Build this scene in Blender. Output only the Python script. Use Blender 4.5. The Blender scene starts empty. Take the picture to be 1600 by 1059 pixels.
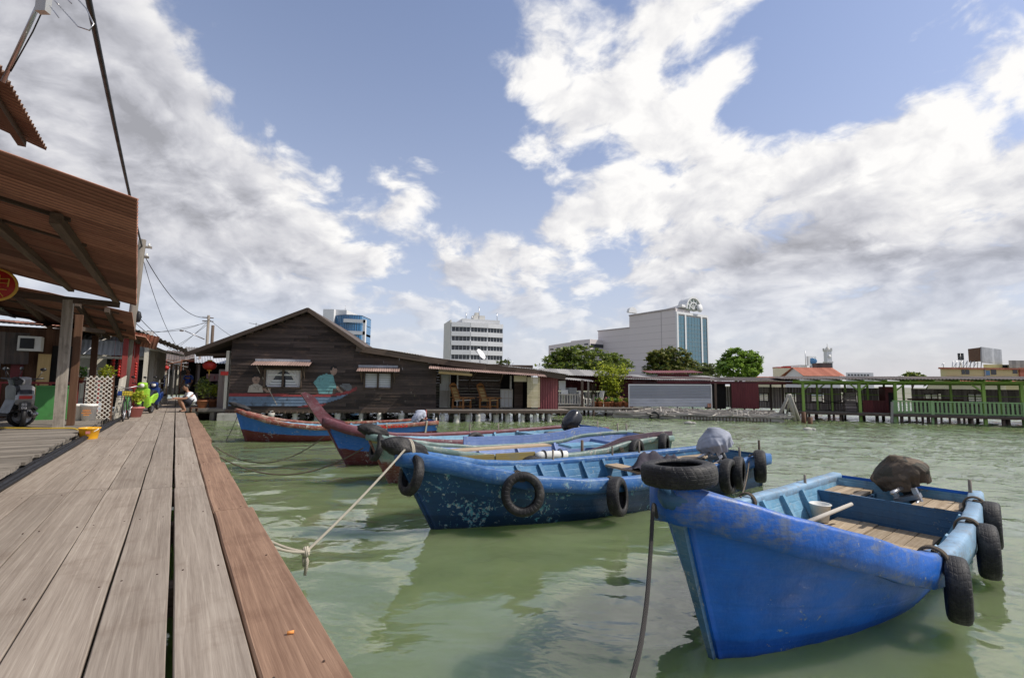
import bpy, math, random
from mathutils import Vector, Matrix, noise as mnoise
random.seed(7)
scene = bpy.context.scene
COL = scene.collection
R = math.radians
# ---------------------------------------------------------------- camera
EYE = 1.72
F_PX, PITCH, ROLL = 746.0, R(5.3), R(0.6)
cd = bpy.data.cameras.new("camera"); cam = bpy.data.objects.new("camera", cd); COL.objects.link(cam)
cd.sensor_width = 36.0; cd.lens = 36.0*F_PX/1600.0; cd.clip_start = 0.05; cd.clip_end = 9000
_F = Vector((0, math.cos(PITCH), math.sin(PITCH))); _R0 = Vector((1, 0, 0)); _U0 = _R0.cross(_F)
_R = math.cos(ROLL)*_R0 + math.sin(ROLL)*_U0
_U = -math.sin(ROLL)*_R0 + math.cos(ROLL)*_U0
C0 = Vector((0, 0, EYE))
mw = Matrix.Identity(4)
for i in range(3):
    mw[i][0] = _R[i]; mw[i][1] = _U[i]; mw[i][2] = -_F[i]; mw[i][3] = C0[i]
cam.matrix_world = mw
scene.camera = cam

def ray(x, y):
    return (x-800)/F_PX*_R - (y-529.5)/F_PX*_U + _F
def gp(x, y, z=0.0):                      # photo point -> point on a level plane
    d = ray(x, y); return C0 + d*((z-EYE)/d.z)
def at(x, y, Y):                          # photo point -> point at depth Y
    d = ray(x, y); return C0 + d*(Y/d.y)

# ---------------------------------------------------------------- light
SUN_AZ, SUN_EL = R(93), R(47)            # azimuth measured from +Y towards +X
sd = Vector((math.sin(SUN_AZ)*math.cos(SUN_EL), math.cos(SUN_AZ)*math.cos(SUN_EL), math.sin(SUN_EL)))
sl = bpy.data.lights.new("sun", 'SUN'); sl.energy = 3.1; sl.angle = R(0.6); sl.color = (1.0, 0.94, 0.85)
so = bpy.data.objects.new("sun", sl); COL.objects.link(so)
so.rotation_euler = sd.to_track_quat('Z', 'Y').to_euler()
so.location = sd*60
vs = scene.view_settings
vs.view_transform = 'Standard'; vs.look = 'None'; vs.gamma = 1.0; vs.exposure = 0.45; vs.use_curve_mapping = False

# ---------------------------------------------------------------- node helper
class NT:
    def __init__(s, nt):
        s.nt = nt; nt.nodes.clear()
    def n(s, t, **kw):
        o = s.nt.nodes.new(t)
        for k, v in kw.items(): setattr(o, k, v)
        return o
    def put(s, sock, v):
        if v is None: return
        if isinstance(v, bpy.types.NodeSocket): s.nt.links.new(v, sock)
        elif isinstance(v, (tuple, list)) and len(v) == 3 and sock.type == 'RGBA': sock.default_value = (*v, 1)
        else: sock.default_value = v
    def m(s, op, a, b=None, c=None, clamp=False):
        o = s.n('ShaderNodeMath', operation=op, use_clamp=clamp)
        s.put(o.inputs[0], a); s.put(o.inputs[1], b); s.put(o.inputs[2], c)
        return o.outputs[0]
    def vm(s, op, a, b=None, out=0):
        o = s.n('ShaderNodeVectorMath', operation=op)
        s.put(o.inputs[0], a)
        if op == 'SCALE': s.put(o.inputs[3], b)
        else: s.put(o.inputs[1], b)
        return o.outputs['Value'] if op in ('DOT_PRODUCT', 'LENGTH', 'DISTANCE') else o.outputs[0]
    def noise(s, vec=None, scale=5.0, detail=4.0, rough=0.5, dist=0.0, col=False, lac=2.0):
        o = s.n('ShaderNodeTexNoise'); s.put(o.inputs['Vector'], vec)
        o.inputs['Scale'].default_value = scale; o.inputs['Detail'].default_value = detail
        o.inputs['Roughness'].default_value = rough; o.inputs['Distortion'].default_value = dist
        o.inputs['Lacunarity'].default_value = lac
        return o.outputs['Color'] if col else o.outputs['Fac']
    def wave(s, vec=None, scale=5.0, dist=0.0, detail=2.0, dscale=1.0, axis='X', prof='SIN', rings=False):
        o = s.n('ShaderNodeTexWave', wave_profile=prof)
        if rings: o.wave_type = 'RINGS'
        else: o.bands_direction = axis
        s.put(o.inputs['Vector'], vec)
        o.inputs['Scale'].default_value = scale; o.inputs['Distortion'].default_value = dist
        o.inputs['Detail'].default_value = detail; o.inputs['Detail Scale'].default_value = dscale
        return o.outputs['Fac']
    def vor(s, vec=None, scale=5.0, feature='F1', rnd=1.0, out='Distance'):
        o = s.n('ShaderNodeTexVoronoi', feature=feature); s.put(o.inputs['Vector'], vec)
        o.inputs['Scale'].default_value = scale; o.inputs['Randomness'].default_value = rnd
        return o.outputs[out]
    def ss(s, v, a, b, x0=0.0, x1=1.0):      # smoothstep
        o = s.n('ShaderNodeMapRange', interpolation_type='SMOOTHSTEP')
        s.put(o.inputs[0], v); s.put(o.inputs[1], a); s.put(o.inputs[2], b); s.put(o.inputs[3], x0); s.put(o.inputs[4], x1)
        return o.outputs[0]
    def lin(s, v, a, b, x0=0.0, x1=1.0):
        o = s.n('ShaderNodeMapRange'); s.put(o.inputs[0], v)
        for i, q in enumerate((a, b, x0, x1)): s.put(o.inputs[i+1], q)
        return o.outputs[0]
    def mix(s, f, a, b, mode='MIX'):
        o = s.n('ShaderNodeMix', data_type='RGBA', blend_type=mode)
        s.put(o.inputs[0], f); s.put(o.inputs[6], a); s.put(o.inputs[7], b)
        return o.outputs[2]
    def mapv(s, vec, scale=(1, 1, 1), loc=(0, 0, 0), rot=(0, 0, 0)):
        o = s.n('ShaderNodeMapping'); s.put(o.inputs[0], vec)
        o.inputs[1].default_value = loc; o.inputs[2].default_value = rot; o.inputs[3].default_value = scale
        return o.outputs[0]
    def attr(s, name, out='Fac'):
        return s.n('ShaderNodeAttribute', attribute_name=name).outputs[out]
    def sep(s, v):
        o = s.n('ShaderNodeSeparateXYZ'); s.put(o.inputs[0], v); return o.outputs
    def comb(s, x, y, z):
        o = s.n('ShaderNodeCombineXYZ'); s.put(o.inputs[0], x); s.put(o.inputs[1], y); s.put(o.inputs[2], z); return o.outputs[0]
    def bump(s, h, strength=0.3, dist=0.01, nrm=None):
        o = s.n('ShaderNodeBump'); o.inputs['Strength'].default_value = strength; o.inputs['Distance'].default_value = dist
        s.put(o.inputs['Height'], h); s.put(o.inputs['Normal'], nrm); return o.outputs[0]

# ---------------------------------------------------------------- sky
world = bpy.data.worlds.new("World"); scene.world = world; world.use_nodes = True
def build_sky():
    SKB = .42
    t = NT(world.node_tree)
    sky = t.n('ShaderNodeTexSky', sky_type='NISHITA')
    sky.sun_disc = False; sky.sun_elevation = SUN_EL; sky.sun_rotation = SUN_AZ
    sky.air_density = 1.0; sky.dust_density = 1.2; sky.ozone_density = 2.0
    d = t.vm('NORMALIZE', t.n('ShaderNodeTexCoord').outputs['Generated'])
    x, y, z = t.sep(d)
    zz = t.m('ADD', t.m('MAXIMUM', z, 0.0), SKB)
    p = t.comb(t.m('DIVIDE', x, zz), t.m('DIVIDE', y, zz), 0.0)
    def plane(px, py):
        v = ray(px, py).normalized(); q = max(v.z, 0)+SKB; return Vector((v.x/q, v.y/q, 0))
    def blobs(lst):
        tot = None
        for (px, py, sig, amp) in lst:
            c = ray(px, py).normalized()
            k = 2.0/(R(sig)**2)/2
            e = t.m('MULTIPLY', t.m('EXPONENT', t.m('MULTIPLY', t.m('SUBTRACT', t.vm('DOT_PRODUCT', d, tuple(c)), 1.0), k)), amp)
            tot = e if tot is None else t.m('ADD', tot, e)
        return tot
    # where the photographed sky is open (negative) and where cloud stands (positive)
    cov = blobs([(600, 60, 10, -.42), (400, 60, 6, -.36), (730, 190, 6, -.22), (450, 160, 5, -.24), (520, 230, 4, -.12), (790, 300, 5, -.10), (380, 200, 4, -.10),
                 (620, 250, 4, .20), (650, 175, 3, .16), (160, 210, 11, .38), (80, 60, 9, .30), (430, 300, 7, .22), (330, 420, 9, .20), (870, 90, 4.5, .26),
                 (860, 200, 4, .22), (990, 130, 4.5, .24), (1030, 240, 5, .16), (1150, 110, 3, .16), (1235, 80, 5, -.34), (1440, 50, 8, -.26), (1130, 40, 4, .12), (930, 240, 2.5, -.16), (925, 60, 2.5, -.10), (1080, 150, 2.5, -.10), (760, 60, 3, .06), (735, 300, 3.0, -.14), (900, 300, 2.5, -.10), (1085, 100, 2.2, -.16), (1190, 200, 3.5, -.14), (955, 190, 1.8, -.14), (820, 330, 3, -.06), (1300, 130, 4, -.14), (1500, 200, 4, -.06),
                 (1350, 270, 10, .20), (1570, 120, 7, .12), (1150, 360, 10, .13), (780, 400, 8, .10), (560, 420, 6, -.08), (640, 350, 4, .02),
                 (1000, 480, 10, .06), (1400, 420, 10, .20), (-300, 300, 40, .12), (2100, 200, 40, .06)])
    # brightness of the cloud: thin white towards the sun, greyer on the left
    lum = blobs([(1250, 280, 16, .15), (1560, 120, 10, .10), (900, 150, 9, .07), (1050, 150, 8, .06), (1150, 90, 5, .05), (180, 230, 14, .0), (60, 60, 12, -.03),
                 (1190, 385, 4, -.18), (1080, 420, 4, -.05), (1340, 400, 4, -.05), (1560, 385, 5, -.08), (1500, 470, 8, -.07), (1200, 480, 9, -.02), (320, 430, 10, -.02), (420, 330, 6, .08), (620, 270, 5, .12)])
    w = t.vm('SCALE', t.vm('SUBTRACT', t.noise(p, 2.6, 4, .5, col=True), (.5, .5, .5)), .22)
    pw = t.vm('ADD', p, w)
    n1 = t.noise(pw, 4.6, 12, .57)
    sun2 = Vector((sd.x, sd.y, 0)).normalized()*.05
    n1s = t.noise(t.vm('ADD', pw, tuple(sun2)), 4.6, 6, .55)
    n2 = t.noise(t.vm('ADD', pw, (7.3, 2.1, 0)), 11.0, 8, .6)
    # wind-drawn streaks over the right half
    a, b = plane(1600, 60), plane(1000, 330)
    ang = math.atan2(b.y-a.y, b.x-a.x)
    pr = t.mapv(pw, rot=(0, 0, -ang))
    ps = t.vm('MULTIPLY', pr, (.9, 4.2, 1))
    st = t.noise(ps, 1.7, 9, .6)
    right = blobs([(1400, 250, 17, 1.0)])
    base = t.m('ADD', t.m('ADD', t.m('MULTIPLY', t.m('SUBTRACT', n1, .5), 2.0), .5), t.m('MULTIPLY', t.m('SUBTRACT', n2, .5), .22))
    base = t.m('ADD', base, t.m('MULTIPLY', t.m('MULTIPLY', t.m('SUBTRACT', st, .5), 1.1), right))
    c = t.m('ADD', base, cov)
    dens = t.ss(c, .47, .76)
    lit = t.m('MULTIPLY', t.m('SUBTRACT', n1, n1s), 1.15)
    br = t.m('ADD', t.m('ADD', .575, lum), lit)
    br = t.m('ADD', br, t.m('MULTIPLY', t.m('SUBTRACT', n2, .5), .34))
    br = t.m('ADD', br, t.m('MULTIPLY', t.m('MULTIPLY', t.m('SUBTRACT', st, .5), .75), right))
    # thick cores are a little darker than their edges
    br = t.m('SUBTRACT', br, t.ss(c, .72, 1.1, 0, .14))
    br = t.m('MINIMUM', t.m('MAXIMUM', br, .30), .74)
    cc = t.mix(t.ss(br, .35, .8), (.92, .93, 1.02), (1.0, .985, .965))
    S = .10
    cc = t.vm('SCALE', cc, t.m('MULTIPLY', br, 1/S))
    blue = t.mix(1.0, sky.outputs[0], (.92, .98, 1.14), 'MULTIPLY')
    # pale veil that thickens to the horizon
    veil = t.m('EXPONENT', t.m('MULTIPLY', t.m('MAXIMUM', z, 0.0), -2.6))
    hz = t.vm('SCALE', t.mix(blobs([(1500, 560, 22, 1.0)]), (.50, .515, .57), (.49, .48, .505)), 1/S)
    blue = t.mix(t.m('MULTIPLY', veil, .95), blue, hz)
    dens = t.m('MULTIPLY', dens, t.ss(z, .0, .26, .12, 1.0))
    colr = t.mix(dens, blue, cc)
    bg = t.n('ShaderNodeBackground'); bg.inputs[1].default_value = S
    t.put(bg.inputs[0], colr)
    o = t.n('ShaderNodeOutputWorld'); t.nt.links.new(bg.outputs[0], o.inputs[0])
build_sky()
world.cycles.sampling_method = 'MANUAL'; world.cycles.sample_map_resolution = 512
# ---------------------------------------------------------------- mesh helper
class MB:
    """collects shapes in world (or framed) space and links them as ONE mesh object"""
    def __init__(s, M=None):
        s.v = []; s.f = []; s.r = []; s.l = []; s.sm = []; s.M = M or Matrix.Identity(4)
    def add(s, verts, faces, lc=None, rnd=None, smooth=False):
        b = len(s.v); rnd = random.random() if rnd is None else rnd
        for i, q in enumerate(verts):
            s.v.append(s.M @ Vector(q)); s.r.append(rnd); s.l.append(tuple(lc[i]) if lc else tuple(q))
        for f in faces: s.f.append([b+i for i in f]); s.sm.append(smooth)
        return s
    def box(s, c, size, rz=0.0, rot=None, rnd=None):
        hx, hy, hz = (q/2 for q in size)
        loc = [(x, y, z) for x in (-hx, hx) for y in (-hy, hy) for z in (-hz, hz)]
        m = rot or Matrix.Rotation(rz, 3, 'Z'); c = Vector(c)
        off = random.uniform(0, 40)
        ax = sorted(range(3), key=lambda i: -size[i])
        lc = [(p[ax[0]]+off, p[ax[1]]+off*.37, p[ax[2]]) for p in loc]
        s.add([c+m@Vector(p) for p in loc], [(0, 1, 3, 2), (4, 6, 7, 5), (0, 4, 5, 1), (2, 3, 7, 6), (0, 2, 6, 4), (1, 5, 7, 3)], lc, rnd)
        return s
    def bar(s, p, q, w, h=None, up=(0, 0, 1), rnd=None):
        p, q = Vector(p), Vector(q); h = h or w
        x = (q-p); L = x.length; x = x/L; up = Vector(up)
        if abs(x.dot(up)) > .98: up = Vector((0, 1, 0)) if abs(x.y) < .9 else Vector((1, 0, 0))
        y = up.cross(x).normalized(); z = x.cross(y)
        m = Matrix((x, y, z)).transposed()
        return s.box((p+q)/2, (L, w, h), rot=m, rnd=rnd)
    def tube(s, pts, r, seg=8, rnd=None, cap=True):
        pts = [Vector(p) for p in pts]; n = len(pts)
        rs = r if isinstance(r, (list, tuple)) else [r]*n
        V, Lc, Fc = [], [], []; acc = random.uniform(0, 20); ref = None
        for i, p in enumerate(pts):
            t = (pts[min(i+1, n-1)]-pts[max(i-1, 0)])
            t = t.normalized() if t.length > 1e-9 else Vector((0, 0, 1))
            if ref is None:
                ref = Vector((0, 0, 1)) if abs(t.z) < .9 else Vector((1, 0, 0))
            a = (ref-t*ref.dot(t)).normalized(); ref = a; b = t.cross(a)
            if i: acc += (p-pts[i-1]).length
            for k in range(seg):
                th = 2*math.pi*k/seg
                V.append(p+(a*math.cos(th)+b*math.sin(th))*rs[i]); Lc.append((acc, k/seg, rs[i]))
        for i in range(n-1):
            for k in range(seg):
                k2 = (k+1) % seg
                Fc.append((i*seg+k, i*seg+k2, (i+1)*seg+k2, (i+1)*seg+k))
        if cap: Fc += [tuple(range(seg))[::-1], tuple((n-1)*seg+k for k in range(seg))]
        return s.add(V, Fc, Lc, rnd, smooth=True)
    def lathe(s, prof, c=(0, 0, 0), rot=None, seg=24, closed=False, rnd=None, smooth=True):
        m = rot or Matrix.Identity(3); c = Vector(c); n = len(prof); V, Fc, Lc = [], [], []
        for k in range(seg):
            th = 2*math.pi*k/seg
            for j, (r, z) in enumerate(prof):
                V.append(c+m@Vector((r*math.cos(th), r*math.sin(th), z))); Lc.append((k/seg, j/n, z))
        for k in range(seg):
            k2 = (k+1) % seg
            for j in range(n if closed else n-1):
                j2 = (j+1) % n
                Fc.append((k*n+j, k2*n+j, k2*n+j2, k*n+j2))
        return s.add(V, Fc, Lc, rnd, smooth)
    def prism(s, poly, h, o=(0, 0, 0), rot=None, rnd=None, lcs=None):
        """poly in local xy, extruded by h along local z"""
        m = rot or Matrix.Identity(3); o = Vector(o); n = len(poly)
        V = [o+m@Vector((x, y, 0)) for x, y in poly]+[o+m@Vector((x, y, h)) for x, y in poly]
        Lc = [(x, y, 0) for x, y in poly]+[(x, y, h) for x, y in poly]
        return s.add(V, [tuple(range(n))[::-1], tuple(range(n, 2*n))]+[(i, (i+1) % n, n+(i+1) % n, n+i) for i in range(n)], Lc, rnd)
    def grid(s, fn, nu, nv, rnd=None, smooth=True, lcf=None):
        V, Lc = [], []
        for i in range(nu+1):
            for j in range(nv+1):
                V.append(fn(i/nu, j/nv)); Lc.append(lcf(i/nu, j/nv) if lcf else (i/nu, j/nv, 0))
        Fc = [(i*(nv+1)+j, (i+1)*(nv+1)+j, (i+1)*(nv+1)+j+1, i*(nv+1)+j+1) for i in range(nu) for j in range(nv)]
        return s.add(V, Fc, Lc, rnd, smooth)
    def corr(s, o, a, b, pitch=.10, amp=.018, sag=0.0, rnd=None, nb=4, jag=0.0):
        """corrugated sheet: waves march along a, ridges run along b"""
        o, a, b = Vector(o), Vector(a), Vector(b); L = a.length; nrm = a.cross(b).normalized()
        n = max(4, int(L/pitch)*4)
        def fn(u, v):
            w = amp*math.sin(2*math.pi*u*L/pitch)
            jj = jag*mnoise.noise((math.floor(u*L/.7)*3.1, 0, v*.01))
            return o+a*u+b*(v*(1+jj*v))+nrm*(w-sag*math.sin(math.pi*v)-sag*.6*mnoise.noise((u*3, v*3, 2)))
        return s.grid(fn, n, nb, rnd, lcf=lambda u, v: (u*L, v*b.length, 0))
    def blob(s, c, rad, seg=20, ring=14, amp=.12, fr=2.0, seed=0.0, rot=None, rnd=None, fold=0.0, box=0):
        m = rot or Matrix.Identity(3); c = Vector(c); V, Fc = [], []
        for i in range(ring+1):
            ph = math.pi*i/ring
            for k in range(seg):
                th = 2*math.pi*k/seg
                d = Vector((math.sin(ph)*math.cos(th), math.sin(ph)*math.sin(th), math.cos(ph)))
                if box: d = Vector([math.copysign(abs(w_)**box, w_) for w_ in d])
                q = 1+amp*mnoise.noise(d*fr+Vector((seed, seed*.7, 0)))+fold*math.sin(9*th+5*mnoise.noise(d*1.6+Vector((seed, 0, 0))))*math.sin(ph)
                V.append(c+m@Vector((d.x*rad[0]*q, d.y*rad[1]*q, d.z*rad[2]*q)))
        for i in range(ring):
            for k in range(seg):
                k2 = (k+1) % seg
                Fc.append((i*seg+k, (i+1)*seg+k, (i+1)*seg+k2, i*seg+k2))
        return s.add(V, Fc, None, rnd, True)
    def build(s, name, mat, parent=None):
        me = bpy.data.meshes.new(name)
        vs_ = s.v
        if parent is not None:
            inv = wm(parent).inverted(); vs_ = [inv @ q for q in s.v]
        me.from_pydata([tuple(q) for q in vs_], [], s.f)
        me.materials.append(mat)
        a = me.attributes.new('rnd', 'FLOAT', 'POINT'); a.data.foreach_set('value', s.r)
        a = me.attributes.new('lc', 'FLOAT_VECTOR', 'POINT'); a.data.foreach_set('vector', [q for l in s.l for q in l])
        me.polygons.foreach_set('use_smooth', s.sm); me.update()
        o = bpy.data.objects.new(name, me); COL.objects.link(o)
        if parent is not None: o.parent = parent
        return o

def wm(o):
    m = o.matrix_basis.copy()
    return wm(o.parent) @ m if o.parent else m

def tag(o, label=None, cat=None, group=None, kind=None):
    if label: o['label'] = label
    if cat: o['category'] = cat
    if group: o['group'] = group
    if kind: o['kind'] = kind
    return o
def thing(name, label, cat, loc=(0, 0, 0), rz=0.0, group=None):
    o = bpy.data.objects.new(name, None); o.empty_display_size = .2; COL.objects.link(o)
    o.location = loc; o.rotation_euler = (0, 0, rz)
    return tag(o, label, cat, group)
def dup(root, loc=None, rz=None, label=None, group=None, rot=None):
    def cp(o, par):
        c = o.copy(); COL.objects.link(c)
        if par: c.parent = par
        for ch in list(o.children): cp(ch, c)
        return c
    r = cp(root, None)
    if loc is not None: r.location = loc
    if rz is not None: r.rotation_euler = (0, 0, rz)
    if rot is not None: r.rotation_euler = rot
    if label: r['label'] = label
    if group: r['group'] = group
    return r
def lerp(a, b, t): return a+(b-a)*t
def interp(tab, x):
    if x <= tab[0][0]: return tab[0][1]
    for (x0, y0), (x1, y1) in zip(tab, tab[1:]):
        if x <= x1:
            t = (x-x0)/(x1-x0); return y0+(y1-y0)*(t*t*(3-2*t)*.4+t*.6)
    return tab[-1][1]

# ---------------------------------------------------------------- materials
MATS = {}
def newmat(name):
    m = bpy.data.materials.new(name); m.use_nodes = True; t = NT(m.node_tree)
    b = t.n('ShaderNodeBsdfPrincipled'); o = t.n('ShaderNodeOutputMaterial'); t.nt.links.new(b.outputs[0], o.inputs[0])
    MATS[name] = m
    return m, t, b
def sc(c, k): return tuple(min(1, q*k) for q in c)

def m_plain(name, col, rough=.6, var=.25, scale=6.0, metal=0.0, bump=.15, spec=.4, bscale=40, dirt=.0, dirtcol=(.05, .04, .03)):
    m, t, b = newmat(name)
    oc = t.n('ShaderNodeTexCoord').outputs['Object']
    n = t.noise(oc, scale, 5, .6); r = t.attr('rnd')
    v = t.m('ADD', t.m('MULTIPLY', t.m('SUBTRACT', n, .5), var*2), t.m('MULTIPLY', t.m('SUBTRACT', r, .5), var))
    c = t.mix(1.0, col, t.comb(*[t.m('ADD', 1.0, v)]*3), 'MULTIPLY')
    if dirt: c = t.mix(t.m('MULTIPLY', t.ss(t.noise(oc, scale*.6, 7, .7), .52, .68), dirt), c, dirtcol)
    t.put(b.inputs['Base Color'], c); b.inputs['Metallic'].default_value = metal
    t.put(b.inputs['Roughness'], t.lin(n, .3, .7, max(.05, rough-.12), min(1, rough+.12))); b.inputs['Specular IOR Level'].default_value = spec
    if bump: t.put(b.inputs['Normal'], t.bump(t.noise(oc, bscale, 4, .6), bump, .01))
    return m

def m_wood(name, c1, c2, rough=.8, grain=1.0, var=.35, knot=True, bump=.35, spec=.25, paint=None, paintamt=.0, mottle=(0, 0, 0), mot=.0):
    """timber: grain follows lc.x; every board has its own shift of tone"""
    m, t, b = newmat(name)
    lc = t.attr('lc', 'Vector'); r = t.attr('rnd')
    off = t.m('MULTIPLY', r, 37.0)
    v = t.vm('ADD', lc, t.comb(off, t.m('MULTIPLY', off, .7), off))
    vs1 = t.vm('MULTIPLY', v, (.7*grain, 9*grain, 9*grain)); w = t.noise(vs1, 1.2, 5, .6)
    rings = t.wave(t.vm('MULTIPLY', v, (.35*grain, 5*grain, 5*grain)), 1.6, 6.0, 3, 1.1, 'Y')
    fine = t.noise(t.vm('MULTIPLY', v, (4*grain, 130*grain, 130*grain)), 1.0, 3, .6)
    fig = t.ss(t.wave(t.vm('MULTIPLY', v, (.22*grain, 2.6*grain, 2.6*grain)), 1.5, 9.0, 4, .8, 'Y', 'SAW'), .80, 1.0)
    f = t.m('ADD', t.m('MULTIPLY', w, .58), t.m('ADD', t.m('MULTIPLY', rings, .05), t.m('MULTIPLY', fine, .36)))
    f = t.m('ADD', f, t.m('MULTIPLY', fig, .12))
    c = t.mix(t.ss(f, .18, .88), c1, c2)
    k = t.m('ADD', 1.0, t.m('MULTIPLY', t.m('SUBTRACT', r, .5), var*2))
    c = t.mix(1.0, c, t.comb(k, k, k), 'MULTIPLY')
    if mot:
        c = t.mix(t.m('MULTIPLY', t.ss(t.noise(v, 2.2, 6, .7), .5, .72), mot), c, mottle)
    if paint:
        pm = t.ss(t.noise(t.vm('MULTIPLY', v, (2, 12, 12)), 1.0, 8, .7), .5-.25*(paintamt-.5)*2-.06, .5-.25*(paintamt-.5)*2+.06, 1, 0)
        pm = t.m('SUBTRACT', 1.0, pm)
        c = t.mix(pm, c, paint)
    t.put(b.inputs['Base Color'], c); t.put(b.inputs['Roughness'], rough); b.inputs['Specular IOR Level'].default_value = spec
    t.put(b.inputs['Normal'], t.bump(t.m('ADD', f, t.m('MULTIPLY', fine, .5)), bump, .006))
    return m

def m_sheet(name, c1, c2, rust=.4, rough=.6, metal=.0, ribs=0):
    """corrugated iron: streaks along the ridges (lc.y), sheets of different age"""
    m, t, b = newmat(name)
    lc = t.attr('lc', 'Vector'); r = t.attr('rnd')
    sx, sy, sz = t.sep(lc)
    sh = t.n('ShaderNodeTexWhiteNoise', noise_dimensions='1D'); t.put(sh.inputs['W'], t.m('FLOOR', t.m('ADD', t.m('DIVIDE', sx, .76), t.m('MULTIPLY', r, 17))))
    st = t.noise(t.vm('MULTIPLY', lc, (14, .9, 1)), 1.0, 5, .6)
    bl = t.noise(lc, 1.3, 6, .65)
    f = t.m('ADD', t.m('MULTIPLY', st, .5), t.m('ADD', t.m('MULTIPLY', bl, .5), t.m('MULTIPLY', t.m('SUBTRACT', sh.outputs[0], .5), .35)))
    c = t.mix(t.ss(f, .32, .72), c1, c2)
    if rust: c = t.mix(t.m('MULTIPLY', t.ss(t.m('ADD', t.m('MULTIPLY', st, .4), t.m('MULTIPLY', t.noise(lc, 2.6, 8, .72), .6)), .5, .62), rust), c, (.10, .042, .022))
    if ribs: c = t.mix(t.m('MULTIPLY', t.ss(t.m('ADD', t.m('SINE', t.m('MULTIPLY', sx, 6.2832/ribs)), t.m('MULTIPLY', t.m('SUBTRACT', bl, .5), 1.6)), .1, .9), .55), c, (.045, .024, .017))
    t.put(b.inputs['Base Color'], c); b.inputs['Roughness'].default_value = rough; b.inputs['Metallic'].default_value = metal
    b.inputs['Specular IOR Level'].default_value = .35
    t.put(b.inputs['Normal'], t.bump(bl, .2, .02))
    return m

def m_boatpaint(name, bands, chip=None, chipamt=.25, rough=.42, stain=(.03, .035, .03), stainamt=.3, under=(.30, .28, .24), aft=None, weather=.0, wcol=(.5, .52, .5), vary=.25, brush=True, algae=True):
    """old boat paint. bands: [(t, colour)...] up the topside; lc = (distance from bow, side, height fraction)"""
    m, t, b = newmat(name)
    oc = t.n('ShaderNodeTexCoord').outputs['Object']; lc = t.attr('lc', 'Vector'); sx, sy, sz = t.sep(lc)
    n_ = t.noise(oc, 3.0, 5, .6)
    h = t.m('ADD', sz, t.m('MULTIPLY', t.m('SUBTRACT', t.noise(oc, 7, 4, .6), .5), .035))
    c = bands[0][1]
    for (tt, cc) in bands[1:]: c = t.mix(t.ss(h, tt-.012, tt+.012), c, cc)
    if aft: c = t.mix(t.ss(t.m('ADD', sx, t.m('MULTIPLY', n_, .8)), aft[0], aft[0]+.7), c, aft[1])
    fade = t.noise(t.vm('MULTIPLY', oc, (1.0, 1.0, 1.8)), 1.7, 7, .65)
    k = t.lin(fade, .25, .75, 1-vary, 1+vary)
    c = t.mix(1.0, c, t.comb(k, k, k), 'MULTIPLY')
    br = t.noise(t.vm('MULTIPLY', oc, (9, 9, 60)), 1.0, 5, .7)
    c = t.mix(t.m('MULTIPLY', t.ss(br, .45, .75), .14), c, wcol)
    if weather:
        wv = t.m('ADD', t.m('MULTIPLY', t.noise(oc, 5, 9, .75), .7), t.m('MULTIPLY', br, .3))
        c = t.mix(t.m('MULTIPLY', t.ss(wv, .47, .62), weather), c, wcol)
    if stainamt:
        drip = t.noise(t.vm('MULTIPLY', oc, (7, 7, .8)), 1.0, 6, .65)
        c = t.mix(t.m('MULTIPLY', t.ss(drip, .52, .75), stainamt), c, stain)
    hgt = t.m('MULTIPLY', t.noise(oc, 14, 6, .6), .6)
    if chip:
        ch = t.noise(oc, 15, 10, .74, .6); big = t.noise(oc, 1.6, 3, .5)
        cm = t.ss(t.m('ADD', ch, t.m('MULTIPLY', t.m('SUBTRACT', big, .5), .5)), .665-.18*chipamt, .685-.18*chipamt)
        c = t.mix(cm, c, t.mix(t.ss(t.noise(oc, 31, 3, .6), .45, .6), chip, under))
        hgt = t.m('SUBTRACT', hgt, t.m('MULTIPLY', cm, .5))
    if algae: c = t.mix(t.ss(t.m('ADD', sz, t.m('MULTIPLY', t.noise(oc, 8, 5, .7), .05)), .20, .27, .85, 0), c, (.012, .018, .010))
    t.put(b.inputs['Base Color'], c)
    t.put(b.inputs['Roughness'], t.lin(fade, .3, .7, rough-.1, rough+.2)); b.inputs['Specular IOR Level'].default_value = .45
    seams = t.wave(t.vm('MULTIPLY', lc, (0, 0, 1)), 1.35, .5, 2, 2, 'Z')
    t.put(b.inputs['Normal'], t.bump(t.m('ADD', hgt, t.m('MULTIPLY', t.ss(seams, .0, .10), .18)), .5, .02))
    return m

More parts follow.
